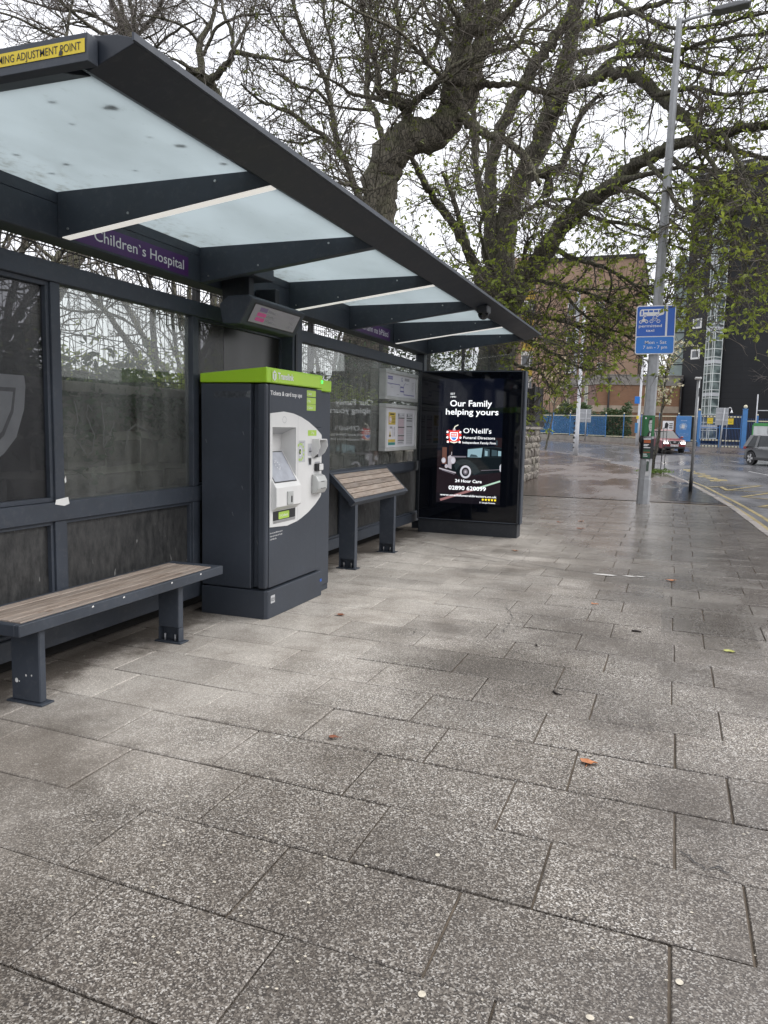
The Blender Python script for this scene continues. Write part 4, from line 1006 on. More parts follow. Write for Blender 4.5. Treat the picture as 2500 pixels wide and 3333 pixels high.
e_car = E('ad_car_black', (.0035, .006, .0075)); e_car2 = E('ad_car_sheen', (.012, .018, .021)); e_gl = E('ad_window', (.17, .26, .30)); e_gl2 = E('ad_window_dark', (.03, .05, .06)); e_chr = E('ad_chrome', (.30, .28, .31)); e_chd = E('ad_chrome_dark', (.11, .10, .12)); e_gr = E('ad_ground', (.010, .0065, .0085)); e_ty = E('ad_tyre', (.008, .008, .010)); e_ww = E('ad_whitewall', (.38, .38, .42)); e_brk = E('ad_brick', (.012, .007, .008)); e_st1 = E('ad_stripe_pink', (.20, .10, .10)); e_st2 = E('ad_stripe_green', (.30, .42, .34)); e_lit = E('ad_lit_window', (.09, .04, .03))
fl = Flat((0, 11.104, 0), (1, 0, 0), (0, 0, 1), .0005)
L0, L1 = -3.295, -2.325
fl.rect(L0, .475, L1, 2.31, e_bg, 0)
fl.rect(L0, .62, L1, 1.02, e_gr, 1); fl.rect(L0, .475, L1, .62, E('ad_ground_dark', (.005, .004, .006)), 1); fl.rect(L0, 1.0, -3.23, 1.25, e_brk, 1); fl.rect(-3.22, 1.05, -3.15, 1.3, e_lit, 1); fl.rect(-3.12, 1.05, -3.06, 1.33, e_brk, 1); fl.rect(-2.42, 1.32, L1, 1.46, e_brk, 1); fl.rect(-2.41, 1.35, -2.39, 1.42, e_gl2, 2)
fl.line([(-3.232, .51), (-2.72, .69)], .035, e_st1, 2); fl.line([(-2.72, .69), (-2.328, .829)], .024, e_st2, 2)
# car
fl.poly([(-3.02, .94), (-2.95, .87), (-2.325, .96), (-2.325, 1.31), (-2.615, 1.333), (-2.725, 1.31), (-2.829, 1.29), (-2.84, 1.175), (-3.10, 1.175), (-3.13, 1.14), (-3.12, .98)][::-1], e_car, 3)
fl.poly([(-3.12, 1.176), (-2.85, 1.178), (-2.85, 1.160), (-3.12, 1.15)], e_chd, 4); fl.poly([(-2.83, 1.165), (-2.622, 1.166), (-2.607, 1.307), (-2.829, 1.28)], e_gl, 4); fl.poly([(-2.80, 1.17), (-2.67, 1.17), (-2.70, 1.2), (-2.78, 1.21)], e_gl2, 5); fl.line([(-2.83, 1.285), (-2.607, 1.312), (-2.45, 1.325), (L1, 1.308)], .012, e_car2, 5)
fl.poly([(-2.585, 1.18), (-2.50, 1.185), (-2.50, 1.29), (-2.585, 1.30)], e_gl2, 4); fl.poly([(-2.57, 1.19), (-2.53, 1.19), (-2.53, 1.26), (-2.57, 1.27)], e_gl, 5); fl.poly([(-2.47, 1.19), (-2.39, 1.195), (-2.39, 1.275), (-2.47, 1.285)], e_gl2, 4); fl.poly([(-2.375, 1.195), (-2.33, 1.195), (-2.33, 1.265), (-2.375, 1.27)], e_gl, 4)
fl.poly([(-3.03, 1.03), (-2.99, 1.10), (-2.90, 1.135), (-2.80, 1.12), (-2.70, 1.05), (-2.63, .95), (-2.72, .90), (-2.80, 1.0), (-2.86, 1.06), (-2.94, 1.04), (-3.0, .96)][::-1], e_car2, 5)
fl.line([(-2.62, .975), (-2.33, .998)], .008, e_chd, 5); fl.line([(-2.60, 1.165), (-2.33, 1.18)], .004, e_car2, 5)
fl.poly([(-3.13, 1.16), (-3.09, 1.19), (-3.07, 1.16), (-3.07, .98), (-3.125, 1.0)][::-1], e_chr, 5)
for k in range(4): fl.line([(-3.118+k*.013, 1.14), (-3.116+k*.013, 1.0)], .003, e_chd, 6)
fl.disc(-3.195, 1.105, .033, e_chr, 6, .042); fl.disc(-3.055, 1.11, .045, e_chr, 6, .055); fl.disc(-3.05, 1.105, .03, e_ww, 7, .038); fl.disc(-3.15, 1.02, .025, e_chr, 6, .03); fl.disc(-3.19, 1.10, .022, e_ww, 7, .028)
fl.line([(-3.26, .985), (-3.0, .925)], .018, e_chr, 6); fl.line([(-3.22, .96), (-3.02, .905)], .01, e_chd, 6); fl.line([(-3.075, 1.19), (-3.073, 1.235)], .01, e_chr, 6)
fl.disc(-2.853, .945, .092, e_ty, 6, .105, 28); fl.disc(-2.853, .945, .084, e_ww, 7, .096, 28); fl.disc(-2.853, .945, .058, e_ty, 8, .067, 24); fl.disc(-2.853, .945, .035, e_chd, 9, .041); fl.disc(-2.853, .945, .016, e_chr, 10, .019)
fl.poly([(-2.345, .99), (-2.326, .96), (-2.326, 1.08), (-2.345, 1.05)], e_ww, 6)
# crest
fl.poly([(-3.16, 1.40), (-3.13, 1.37), (-3.12, 1.45), (-3.17, 1.49), (-3.11, 1.52), (-3.14, 1.56), (-3.08, 1.55), (-3.05, 1.585), (-3.01, 1.55), (-2.96, 1.565), (-2.98, 1.52), (-2.925, 1.49), (-2.97, 1.45), (-2.935, 1.37), (-2.98, 1.40), (-3.04, 1.375), (-3.1, 1.40)][::-1], e_red, 3)
for a, b in ((-3.15, 1.53), (-2.955, 1.53), (-3.15, 1.45), (-2.95, 1.45), (-3.14, 1.385), (-2.96, 1.385)): fl.poly([(a-.016, b-.012), (a+.014, b-.02), (a+.02, b+.008), (a-.006, b+.016)], e_w, 4)
fl.poly([(-3.108, 1.525), (-3.108, 1.44), (-3.085, 1.41), (-3.045, 1.39), (-3.01, 1.41), (-2.987, 1.44), (-2.987, 1.525)], e_w, 4); fl.poly([(-3.096, 1.512), (-3.096, 1.46), (-2.999, 1.46), (-2.999, 1.512)], e_red, 5); fl.poly([(-3.096, 1.45), (-3.075, 1.42), (-3.045, 1.405), (-3.02, 1.42), (-2.999, 1.45)], e_bl, 5)
for k in range(3): fl.disc(-3.075+k*.028, 1.487, .009, e_w, 6, .014, 8)
fl.line([(-3.05, 1.57), (-3.035, 1.61), (-2.985, 1.635)], .012, e_cr, 4); fl.line([(-3.1, 1.385), (-3.045, 1.37), (-2.99, 1.385)], .014, e_cr, 5); fl.disc(-3.045, 1.565, .022, e_chr, 4, .02, 10)
for k in range(5):
    cx = -2.578+k*.046; fl.poly([(cx+(.022 if i % 2 == 0 else .009)*math.sin(math.pi*i/5), .546+(.024 if i % 2 == 0 else .010)*math.cos(math.pi*i/5)) for i in range(10)][::-1], e_ye, 4)
fl.build('advert_picture', dg)
fl = Flat((0, 11.104, 0), (1, 0, 0), (0, 0, 1), .0005); q = 12
fl.text('EST', -3.114, 2.077, e_w, .027, .065, q, .006); fl.text('1991', -3.112, 2.033, e_w, .024, .078, q, .006)
fl.text('Our Family', -3.118, 1.908, e_w, .092, .628, q, .012); fl.text('helping yours', -3.18, 1.786, e_w, .09, .79, q, .012)
fl.text("O'Neill's", -2.904, 1.517, e_w, .075, .42, q, .0); fl.text('Funeral Directors', -2.90, 1.433, e_w, .040, .472, q, .006); fl.text('Independent Family Firm', -2.912, 1.363, e_w, .034, .498, q, .006)
fl.text('24 Hour Care', -3.007, .788, e_w, .046, .404, q, .014); fl.text('02890 620099', -3.104, .675, e_w, .06, .568, q, .016); fl.text('www.oneillsfuneraldirectors.co.uk', -3.234, .577, e_w, .033, .861, q, .008); fl.text('5* Google Reviews', -2.626, .492, e_w, .022, .235, q, .006)
fl.build('lettering', dg)
# ------------------------------------------------------------------ street furniture
lp = thing('lamp_post', (-.55, 18.0, 0), 'tall octagonal grey lamp post with posters standing on the pavement', 'lamp post')
def pole_c(z): return (-.55+.17*z/10.2, 18.0)
m = MB()
zs_ = [0, .55, .56, 1.4, 3.0, 6.0, 10.1]; rs = [.14, .138, .132, .126, .115, .094, .062]
m.tube([(*pole_c(z), z) for z in zs_], rs, STEEL, 8, False); m.build('pole', lp)
for z in (2.45, 3.15, 4.55): MB().tube([(*pole_c(z), z-.012), (*pole_c(z), z+.012)], [.124-.0066*z*.9+.003]*2, FRAME_D, 8, False).build('strap', lp)
arm = MB(); c = pole_c(10.05); arm.tube([(c[0], 18, 10.03), (c[0]+.25, 17.98, 10.08), (c[0]+.75, 17.95, 10.12)], [.04, .032, .028], STEEL, 8); arm.build('arm', lp)
ln = MB(); ln.prism([(c[0]+.6, 10.10), (c[0]+.75, 10.08), (c[0]+1.3, 10.13), (c[0]+1.35, 10.17), (c[0]+1.1, 10.21), (c[0]+.7, 10.17)], 'y', 17.80, 18.08, simple('lantern_grey', (.16, .165, .17), .45, .1, 5)); ln.build('lantern', lp, bevel=.02)
sg = thing('bus_lane_sign', (-.49, 17.84, 3.77), 'blue bus lane sign with bus and bicycle symbols on the tall lamp post', 'sign')
fl = Flat((-.89, 17.84, 3.255), (1, .0, 0), (-.012, 0, 1), .0025)
MB().box(-.86, -.12, 17.842, 17.86, 3.28, 4.26, STEEL, .01).build('back_plate', sg)
fl.rrect(0, 0, .80, 1.03, .05, PRINT_W, 0); fl.rrect(.018, .02, .782, .365, .035, BLUE_S2, 1); fl.poly([(.018, .385), (.60, .385), (.60, 1.01), (.05, 1.01), (.018, .985)], BLUE_S, 1); fl.poly([(.64, .385), (.782, .385), (.782, .985), (.755, 1.01), (.64, 1.01)], BLUE_S, 1)
fl.build('face', sg)
fl = Flat((-.89, 17.84, 3.255), (1, 0, 0), (-.012, 0, 1), .0025)
fl.poly([(.07, .81), (.46, .81), (.55, .835), (.565, .86), (.565, .935), (.545, .955), (.11, .955), (.08, .935), (.065, .88)], PRINT_W, 2)
fl.rect(.1, .83, .13, .925, BLUE_S, 3)
for k in range(4): fl.rect(.155+k*.102, .89, .235+k*.102, .93, BLUE_S, 3)
for x in (.18, .43): fl.disc(x, .815, .034, BLUE_S, 3); fl.disc(x, .815, .026, PRINT_W, 4); fl.disc(x, .815, .010, BLUE_S, 5)
def ring(x, y, r, w):
    n = 16
    for k in range(n):
        a, b = 2*math.pi*k/n, 2*math.pi*(k+1)/n
        fl.poly([(x+(r-w)*math.cos(a), y+(r-w)*math.sin(a)), (x+r*math.cos(a), y+r*math.sin(a)), (x+r*math.cos(b), y+r*math.sin(b)), (x+(r-w)*math.cos(b), y+(r-w)*math.sin(b))], PRINT_W, 2)
ring(.315, .70, .038, .010); ring(.455, .70, .038, .010)
fl.line([(.315, .70), (.34, .765), (.42, .76), (.385, .70), (.345, .75)], .009, PRINT_W, 2); fl.line([(.42, .76), (.455, .70)], .009, PRINT_W, 2); fl.line([(.385, .70), (.425, .785)], .009, PRINT_W, 2); fl.line([(.405, .787), (.445, .787)], .01, PRINT_W, 2); fl.line([(.34, .765), (.345, .795), (.365, .795)], .009, PRINT_W, 2)
ring(.095, .69, .034, .013); ring(.215, .695, .034, .013); fl.poly([(.10, .70), (.115, .735), (.13, .745), (.15, .775), (.185, .745), (.22, .735), (.225, .715), (.19, .69), (.13, .685)][::-1], PRINT_W, 2); fl.disc(.152, .785, .014, PRINT_W, 2)
fl.build('symbols', sg)
fl = Flat((-.89, 17.84, 3.255), (1, 0, 0), (-.012, 0, 1), .0025)
fl.text('permitted', .295, .575, PRINT_W, .06, .47, 2, .009, 'c'); fl.text('taxi', .295, .478, PRINT_W, .06, .17, 2, .009, 'c'); fl.text('Mon - Sat', .42, .22, PRINT_W, .072, .44, 2, .003, 'c'); fl.text('7 am - 7 pm', .41, .115, PRINT_W, .072, .49, 2, .003, 'c'); fl.build('lettering', sg)
for z in (3.5, 4.0): MB().box(-.6, -.4, 17.861, 17.92, z-.03, z+.03, STEEL, .005).build('bracket', sg)
# posters wrapped on the post
P_GR = simple('poster_green', (.02, .14, .045), .5, .08, 8); P_SK = simple('poster_pale_grey', (.55, .55, .55), .5, .1, 20)
def wrap(fl, r): pass
ps = thing('portrait_poster', (-.52, 17.86, 1.72), 'green poster with a black and white portrait of a man on the lamp post', 'poster')
MB().prism([(-.655, 17.93), (-.60, 17.862), (-.45, 17.862), (-.395, 17.93), (-.40, 17.94), (-.455, 17.872), (-.595, 17.872), (-.65, 17.94)], 'z', 1.49, 1.945, P_GR).build('sheet', ps)
fl = Flat((-.60, 17.862, 1.49), (1, 0, 0), (0, 0, 1), .0015)
fl.poly([(.055, 0), (.15, 0), (.15, .09), (.125, .11), (.08, .08)], PRINT_K, 0); fl.poly([(.105, .0), (.135, .0), (.14, .08), (.12, .09)], PRINT_W, 1); fl.poly([(.105, .075), (.14, .095), (.14, .07), (.105, .1)], PRINT_K, 2)
fl.poly([(.10, .13), (.13, .10), (.15, .12), (.15, .35), (.09, .36), (.085, .22)], P_SK, 1); fl.poly([(.078, .26), (.083, .36), (.11, .395), (.15, .40), (.15, .355), (.10, .345), (.092, .27)], PRINT_K, 2); fl.rect(.10, .275, .12, .287, PRINT_K, 2); fl.rect(.132, .275, .15, .287, PRINT_K, 2); fl.poly([(.122, .21), (.14, .21), (.128, .27)], PRINT_G, 2); fl.rect(.115, .172, .142, .182, PRINT_K, 2); fl.disc(.02, .395, .018, PRINT_W, 1, .022)
fl.build('portrait_print', ps)
ps2 = thing('event_poster', (-.52, 17.86, 1.2), 'dark event poster with orange band and white text on the lamp post', 'poster')
MB().prism([(-.66, 17.93), (-.605, 17.857), (-.45, 17.857), (-.39, 17.93), (-.395, 17.94), (-.455, 17.867), (-.60, 17.867), (-.655, 17.94)], 'z', 1.0, 1.44, PRINT_K).build('sheet', ps2)
fl = Flat((-.605, 17.857, 1.0), (1, 0, 0), (0, 0, 1), .0015); ORG = simple('poster_orange', (.40, .10, .03), .5, .1); GRN = simple('poster_dark_green', (.02, .09, .05), .5, .1)
fl.rect(.01, .345, .15, .41, ORG, 0); fl.rect(.0, .42, .155, .44, PRINT_W, 0); fl.rect(.01, .15, .15, .2, GRN, 0); fl.rect(.01, .135, .15, .15, ORG, 0); fl.rect(.0, .01, .155, .13, GRN, 0)
for k, z in enumerate((.3, .275, .235, .09, .05)): fl.rect(.01, z, .01+(.11, .08, .14, .07, .09)[k], z+.016, PRINT_W, 1)
fl.build('poster_print', ps2)
ps3 = thing('torn_sticker', (-.47, 17.86, .82), 'torn pale sticker with dark smudged print low on the lamp post', 'sticker')
fl = Flat((-.535, 17.858, .62), (1, 0, 0), (0, 0, 1), .002); fl.poly([(0, 0), (.08, .01), (.085, .2), (.07, .36), (.01, .37), (.015, .18)], P_SK, 0); fl.poly([(.012, .1), (.07, .11), (.072, .32), (.02, .33)], simple('smudge_green', (.07, .10, .08), .6, .4, 30), 1); fl.build('sheet', ps3)
rs_ = thing('pole_bracket_rubbish', (-.66, 17.9, 1.35), 'crumpled dark plastic wrap tied to the lamp post below the portrait poster', 'rubbish')
mb = MB(); mb.ball((-.665, 17.92, 1.25), (.025, .05, .17), simple('black_plastic_wrap', (.02, .02, .022), .35, .5, 20, bmp=.6, bs=25), 9, 7); mb.ball((-.66, 17.9, 1.42), (.05, .06, .09), RUBBER, 8, 6); mb.build('plastic_wrap', rs_)

# slim kerbside pole
sp_ = thing('slim_post', (.52, 22.4, 0), 'slim grey post with black base standing near the kerb', 'post')
MB().tube([(.52, 22.4, 0), (.525, 22.4, .55)], .05, BLACK, 10).build('base', sp_); MB().tube([(.525, 22.4, .5505), (.55, 22.4, 3.05)], .04, STEEL, 10).build('pole', sp_); MB().box(.565, .60, 22.36, 22.44, 2.55, 2.78, FRAME_D, .01).build('controller_box', sp_); MB().box(.45, .62, 22.3, 22.5, 3.0, 3.06, PRINT_W, .02).build('sensor', sp_)

# distant lamp columns
PALE = simple('pale_painted_steel', (.52, .53, .55), .5, .1, 4, dust=.2, dustc=(.25, .25, .25))
def column(x, y, h, r, label):
    z = gz(x, y)+.1; t = thing('lamp_column', (x, y, z), label, 'lamp post')
    MB().tube([(x, y, z), (x, y, z+1.5), (x+.03, y, z+1.55), (x+.12, y, z+h)], [r, r, r*.8, r*.55], PALE, 10).build('pole', t); return t, z
t, z = column(-5.48, 47.78, 9.0, .15, 'pale lamp column with stickers standing on the corner footway beside the blossom tree')
st = MB()
for k in range(7): a = z+.5+k*.28; st.box(-5.66+.01*(k % 2), -5.56, 47.62, 47.64, a, a+rnd.uniform(.06, .2), BLACK)
tag(st.build('sticker', t), kind='stuff')
t, z = column(-2.66, 64.25, 8.0, .13, 'far pale lamp column with blue sign plate in front of the blue fence')
MB().box(-3.0, -2.62, 64.08, 64.1, z+3.2, z+3.75, BLUE_S2, .01).build('sign_plate', t); MB().box(-2.88, -2.66, 63.95, 64.11, z+.9, z+1.7, simple('cabinet_blue', (.05, .2, .4), .5, .1), .02).build('control_box', t); MB().box(-2.8, -2.62, 64.05, 64.09, z+2.0, z+2.25, YELLOW, .01).build('yellow_plate', t)
def back_sign(x, y, w, z0, z1, h, dx, label, lean=0):
    z = gz(x, y)+.1; t = thing('sign_back', (x, y, z), label, 'sign')
    MB().tube([(x, y, z), (x+lean, y, z+h)], .05, STEEL, 8).build('post', t)
    b = MB(); b.box(x+dx-w/2, x+dx+w/2, y+.06, y+.08, z+z0, z+z1, STEEL, .01); b.build('plate', t)
    for q in (.3, .7): MB().box(x+dx-w/2+.02, x+dx+w/2-.02, y+.03, y+.059, z+z0+(z1-z0)*q-.03, z+z0+(z1-z0)*q+.03, PALE).build('rail', t)
back_sign(-6.95, 66.9, .95, 1.55, 2.65, 2.6, -.08, 'grey back of a road sign on a post in front of the blue mesh fence')
back_sign(2.91, 56.19, .78, 1.9, 3.05, 3.05, .05, 'grey back of a road sign on a post in front of the blue gate', .18)

# ------------------------------------------------------------------ blue railings and gate
BLUE_P = simple('blue_painted_steel', (.06, .20, .46), .45, .12, 3); CREAM = simple('cream_paint', (.62, .58, .42), .5, .12, 6)
NAVY = simple('navy_painted_steel', (.02, .07, .22), .45, .12, 3); DGREEN = simple('dark_green_bars', (.02, .05, .04), .5, .1)
BMESH, nt, out = begin('blue_mesh_infill')
pr = nd(nt, 'ShaderNodeBsdfPrincipled', {'Base Color': mixc(nt, ramp(nt, noise(nt, pos(nt), .8, 3), .35, .65), (.06, .19, .42), (.09, .26, .52)), 'Roughness': .5}); trn = nd(nt, 'ShaderNodeBsdfTransparent', {'Color': (.75, .85, .95, 1)})
mxx = nd(nt, 'ShaderNodeMixShader', {0: .55, 1: pr.outputs[0], 2: trn.outputs[0]}); nt.links.new(mxx.outputs[0], out.inputs[0])
bf = thing('blue_railing', (-6, 68.6, .7), 'long blue railing with mesh panels and cream finials on a low grey wall', 'railing')
FP = [(-24, 70.6), (-13, 69.9), (-4.5, 68.1), (1.75, 65.3)]
def fpt(s):
    for (a, b), (c, d) in zip(FP[:-1], FP[1:]):
        l = math.hypot(c-a, d-b)
        if s <= l: return a+(c-a)*s/l, b+(d-b)*s/l
        s -= l
    return FP[-1]
tot = sum(math.hypot(c-a, d-b) for (a, b), (c, d) in zip(FP[:-1], FP[1:]))
TOPZ = 3.0
n = int(tot/1.52); stp = tot/n; lo = MB(); br = MB()
for k in range(n):
    (xa, ya), (xb, yb) = fpt(k*stp), fpt((k+1)*stp); za = gz(xa, ya)+.1; zb = gz(xb, yb)+.1; wt = .36
    d = Vector((xb-xa, yb-ya)).normalized(); nv = Vector((-d.y, d.x))*.14
    P = lambda x, y, z, s: (x+nv.x*s, y+nv.y*s, z)
    lo.add([P(xa, ya, za-.3, -1), P(xb, yb, zb-.3, -1), P(xb, yb, zb+wt, -1), P(xa, ya, za+wt, -1), P(xa, ya, za-.3, 1), P(xb, yb, zb-.3, 1), P(xb, yb, zb+wt, 1), P(xa, ya, za+wt, 1)], [(0, 1, 2, 3), (5, 4, 7, 6), (3, 2, 6, 7)], CONC)
    big_ = (k % 6 == 3)
    ph = .06 if big_ else .035
    MB().box(xa-ph, xa+ph, ya-ph, ya+ph, za+(.02 if big_ else wt), TOPZ+(.06 if big_ else -.02), BLUE_P, .006).build('post', bf)
    MB().ball((xa, ya, TOPZ+(.13 if big_ else .05)), .065, CREAM, 8, 6).build('finial', bf)
    mesh_part = xb < -4.4
    for zr0, zr1 in ((.42, .48), (None, None)):
        a0 = (za+zr0) if zr0 else TOPZ-.2; a1 = (za+zr1) if zr1 else TOPZ-.13
        m = MB(); ox = d*.04
        m.add([(xa+ox.x, ya+ox.y-.03, a0), (xb-ox.x, yb-ox.y-.03, a0), (xb-ox.x, yb-ox.y-.03, a1), (xa+ox.x, ya+ox.y-.03, a1), (xa+ox.x, ya+ox.y+.03, a0), (xb-ox.x, yb-ox.y+.03, a0), (xb-ox.x, yb-ox.y+.03, a1), (xa+ox.x, ya+ox.y+.03, a1)], [(0, 1, 2, 3), (5, 4, 7, 6), (3, 2, 6, 7), (1, 0, 4, 5)], CREAM); m.build('rail', bf)
    for q in range(1, 12):
        t_ = q/12; x, y = xa+(xb-xa)*t_, ya+(yb-ya)*t_
        br.box(x-.012, x+.012, y-.012, y+.012, za+.38, TOPZ-.05, NAVY if mesh_part else DGREEN)
    if mesh_part:
        m = MB(); m.quad((xa+d.x*.05, ya-.06, za+.5), (xb-d.x*.05, yb-.06, zb+.5), (xb-d.x*.05, yb-.06, TOPZ-.22), (xa+d.x*.05, ya-.06, TOPZ-.22), BMESH); m.build('mesh_panel', bf)
lo.build('low_wall', bf); tag(br.build('bar', bf), kind='stuff')
# mural board and poster on the railing
mu = thing('mural_board', (.75, 65.65, 1.8), 'blue painted board with a faded white face mural fixed to the railing beside the gate', 'board')
zb_ = gz(.7, 65.7)
MB().box(.15, 1.28, 65.35, 65.40, zb_+.45, 2.85, BLUE_P, .01).build('panel', mu)
FADE = simple('faded_blue_print', (.22, .33, .52), .6, .4, 9)
fl = Flat((.15, 65.35, 0), (1, 0, 0), (0, 0, 1), .003); fl.poly([(.3, 1.8), (.75, 1.78), (.85, 2.1), (.7, 2.3), (.42, 2.3), (.25, 2.1)], FADE, 0); fl.poly([(.4, 1.9), (.62, 1.88), (.66, 2.15), (.45, 2.2)], P_SK, 1); fl.rect(.35, 2.45, .8, 2.52, FADE, 0)
for k in range(3): fl.line([(.2, 1.5-k*.1), (.5, 1.44-k*.1), (.95, 1.52-k*.1)], .025, FADE, 0)
fl.build('mural_print', mu)
po = thing('white_banner', (-.4, 66.2, 2.0), 'small black and white banner hung on the railing left of the mural board', 'banner')
MB().box(-.85, -.02, 65.93, 65.95, 1.75, 2.45, PRINT_W, .004).build('cloth', po); fl = Flat((-.85, 65.93, 1.75), (1, 0, 0), (0, 0, 1), .003); fl.poly([(.15, .1), (.4, .1), (.45, .45), (.3, .6), (.18, .5)], PRINT_K, 0)
for k in range(3): fl.rect(.5, .12+k*.16, .75, .2+k*.16, PRINT_K, 0)
fl.build('banner_print', po)
CHEQ, nt, out = begin('cream_and_black_stripe')
sxx = nd(nt, 'ShaderNodeSeparateXYZ', {0: pos(nt)}); f = math_(nt, 'GREATER_THAN', math_(nt, 'FRACT', math_(nt, 'MULTIPLY', sxx.outputs[0], 4.2)), .62)
princ(nt, out, Base_Color=mixc(nt, f, (.62, .58, .42), (.10, .10, .11)), Roughness=.5)
def gate_leaf(x0, x1, label, sx0):
    y = 65.55; z = gz((x0+x1)/2, y)+.09; t = thing('gate_leaf', ((x0+x1)/2, y, z), label, 'gate', 'leaves of the blue hospital gate')
    for z0, z1 in ((.06, .16), (.52, .62), (2.35, 2.46)): MB().box(x0, x1, y-.03, y+.03, z+z0, z+z1, CHEQ, .004).build('rail', t)
    MB().box(x0, x1, y-.02, y+.02, z+1.5, z+1.55, BLUE_P).build('middle_rail', t)
    for x in (x0+.03, x1-.03): MB().box(x-.03, x+.03, y-.035, y+.035, z+.03, z+2.5, BLUE_P, .004).build('stile', t)
    b = MB()
    for x in np.arange(x0+.12, x1-.05, .105): b.box(x-.012, x+.012, y-.012, y+.012, z+.1, z+2.56, NAVY)
    tag(b.build('bar', t), kind='stuff')
gate_leaf(1.95, 3.38, 'left leaf of the blue barred hospital gate with striped rails', 0); gate_leaf(3.44, 4.88, 'right leaf of the blue barred hospital gate with striped rails', 1)
for x, ww, h, lab in ((1.82, .1, 2.75, 'slim blue gate post beside the mural board'), (5.08, .17, 3.0, 'thick blue gate post with cream ball finial beside the green topped hoarding')):
    y = 65.55; z = gz(x, y)+.08; t = thing('gate_post', (x, y, z), lab, 'post'); MB().box(x-ww, x+ww, y-ww, y+ww, z, z+h, BLUE_P, .01).build('shaft', t); MB().box(x-ww*1.15, x+ww*1.15, y-ww*1.15, y+ww*1.15, z+h, z+h+.05, BLUE_P, .006).build('cap', t)
    MB().ball((x, y, z+h+.05+ww*.9), ww*.85, CREAM, 10, 8).build('finial', t)
def haz(x, lab):
    y = 65.48; z = gz(x, y)+.09; t = thing('warning_sign', (x, y, z+2.0), lab, 'sign'); MB().box(x-.22, x+.22, y-.012, y, z+1.82, z+2.30, YELLOW, .003).build('plate', t)
    f = Flat((x-.22, y-.012, z+1.82), (1, 0, 0), (0, 0, 1), .002)
    for k in range(5):
        for b in (.0, .44): f.poly([(.02+k*.085, b), (.06+k*.085, b), (.08+k*.085, b+.04), (.04+k*.085, b+.04)], PRINT_K, 0)
        for a in (.0, .405): f.poly([(a, .05+k*.08), (a+.035, .07+k*.08), (a+.035, .10+k*.08), (a, .08+k*.08)], PRINT_K, 0)
    f.rect(.10, .34, .34, .37, RED_P, 0); f.rect(.08, .2, .36, .225, PRINT_K, 0); f.rect(.12, .13, .32, .155, PRINT_K, 0); f.build('sign_print', t)
haz(2.62, 'yellow hazard striped sign on the left leaf of the blue gate'); haz(4.08, 'yellow hazard striped sign on the right leaf of the blue gate')
# swan-neck lamp and the hoarding behind the gate
sl = thing('swan_neck_lamp', (3.9, 66.6, .55), 'white swan neck lamp standing behind the blue gate', 'lamp')
MB().tube([(3.9, 66.6, .5), (3.9, 66.6, 3.3), (3.93, 66.6, 3.5), (4.03, 66.6, 3.6), (4.15, 66.6, 3.52), (4.18, 66.6, 3.38)], .025, PRINT_W, 8).build('stem', sl); MB().tube([(4.18, 66.6, 3.38), (4.18, 66.6, 3.26), (4.18, 66.6, 3.16)], [.03, .07, .13], PRINT_W, 12).build('shade', sl)
RG = thing('blue_railing', (10, 66, .5), 'short blue railing right of the thick gate post behind the hoarding', 'railing')
rr = MB(); z = .45
for x in np.arange(5.35, 14, .12): rr.box(x-.012, x+.012, 65.9, 65.924, z, 2.75, NAVY)
tag(rr.build('bar', RG), kind='stuff')
for x in (6.0, 7.5, 9.0): MB().box(x-.06, x+.06, 65.85, 65.97, z, 2.95, BLUE_P, .006).build('post', RG); MB().ball((x, 65.91, 3.02), .06, CREAM, 8, 6).build('finial', RG)
MB().box(5.3, 14, 65.88, 65.94, 2.5, 2.58, CREAM).build('rail', RG); MB().box(7.56, 8.94, 65.84, 65.86, 1.2, 2.85, BLUE_P).build('board', RG)
hg = thing('site_hoarding', (6.5, 60, .2), 'pale site hoarding panels with green top band standing beside the road', 'hoarding')
HGP = simple('pale_hoarding', (.55, .58, .58), .55, .15, 3, (1, 1, .3), dust=.15); GRN_B = simple('hoarding_green', (.06, .28, .08), .5, .08)
for k in range(4): MB().box(5.25+k*.92, 6.15+k*.92, 60.0, 60.05, .22, 2.12, HGP, .01).build('panel', hg); MB().box(5.25+k*.92, 6.15+k*.92, 59.99, 60.055, 2.1205, 2.33, GRN_B, .005).build('green_band', hg)
MB().box(5.17, 5.245, 59.98, 60.06, .22, 2.2, GRN_B, .01).build('green_post', hg)
gp = thing('rugby_post', (6.9, 75, .5), 'thin white steel post with crossbar in front of the dark tower', 'post')
MB().tube([(6.72, 75, .5), (6.72, 75, 5.0)], .05, PALE, 8).build('upright', gp); MB().tube([(6.72, 75, 3.6), (9.0, 75, 3.6)], .04, PALE, 8).build('crossbar', gp)

# ------------------------------------------------------------------ buildings
def brick_mat(name, a, b, mort, sc=1.0):
    m, nt, out = begin(name); p = pos(nt)
    mp = nd(nt, 'ShaderNodeMapping', {'Vector': p, 'Rotation': (R(90), 0, 0)})
    bt = nd(nt, 'ShaderNodeTexBrick', {'Vector': mp.outputs[0], 'Color1': col4(a), 'Color2': col4(b), 'Mortar': col4(mort), 'Scale': sc, 'Mortar Size': .012, 'Brick Width': .225, 'Row Height': .075})
    n = noise(nt, p, .35, 5, .6); c = mixc(nt, math_(nt, 'MULTIPLY', ramp(nt, n, .35, .7), .35), bt.outputs[0], tuple(x*.65 for x in a))
    n2 = noise(nt, pos(nt, (1, 1, 12)), .8, 3); c = mixc(nt, math_(nt, 'MULTIPLY', ramp(nt, n2, .45, .6), .18), c, tuple(x*.6 for x in b))
    princ(nt, out, Base_Color=c, Roughness=.8); return m
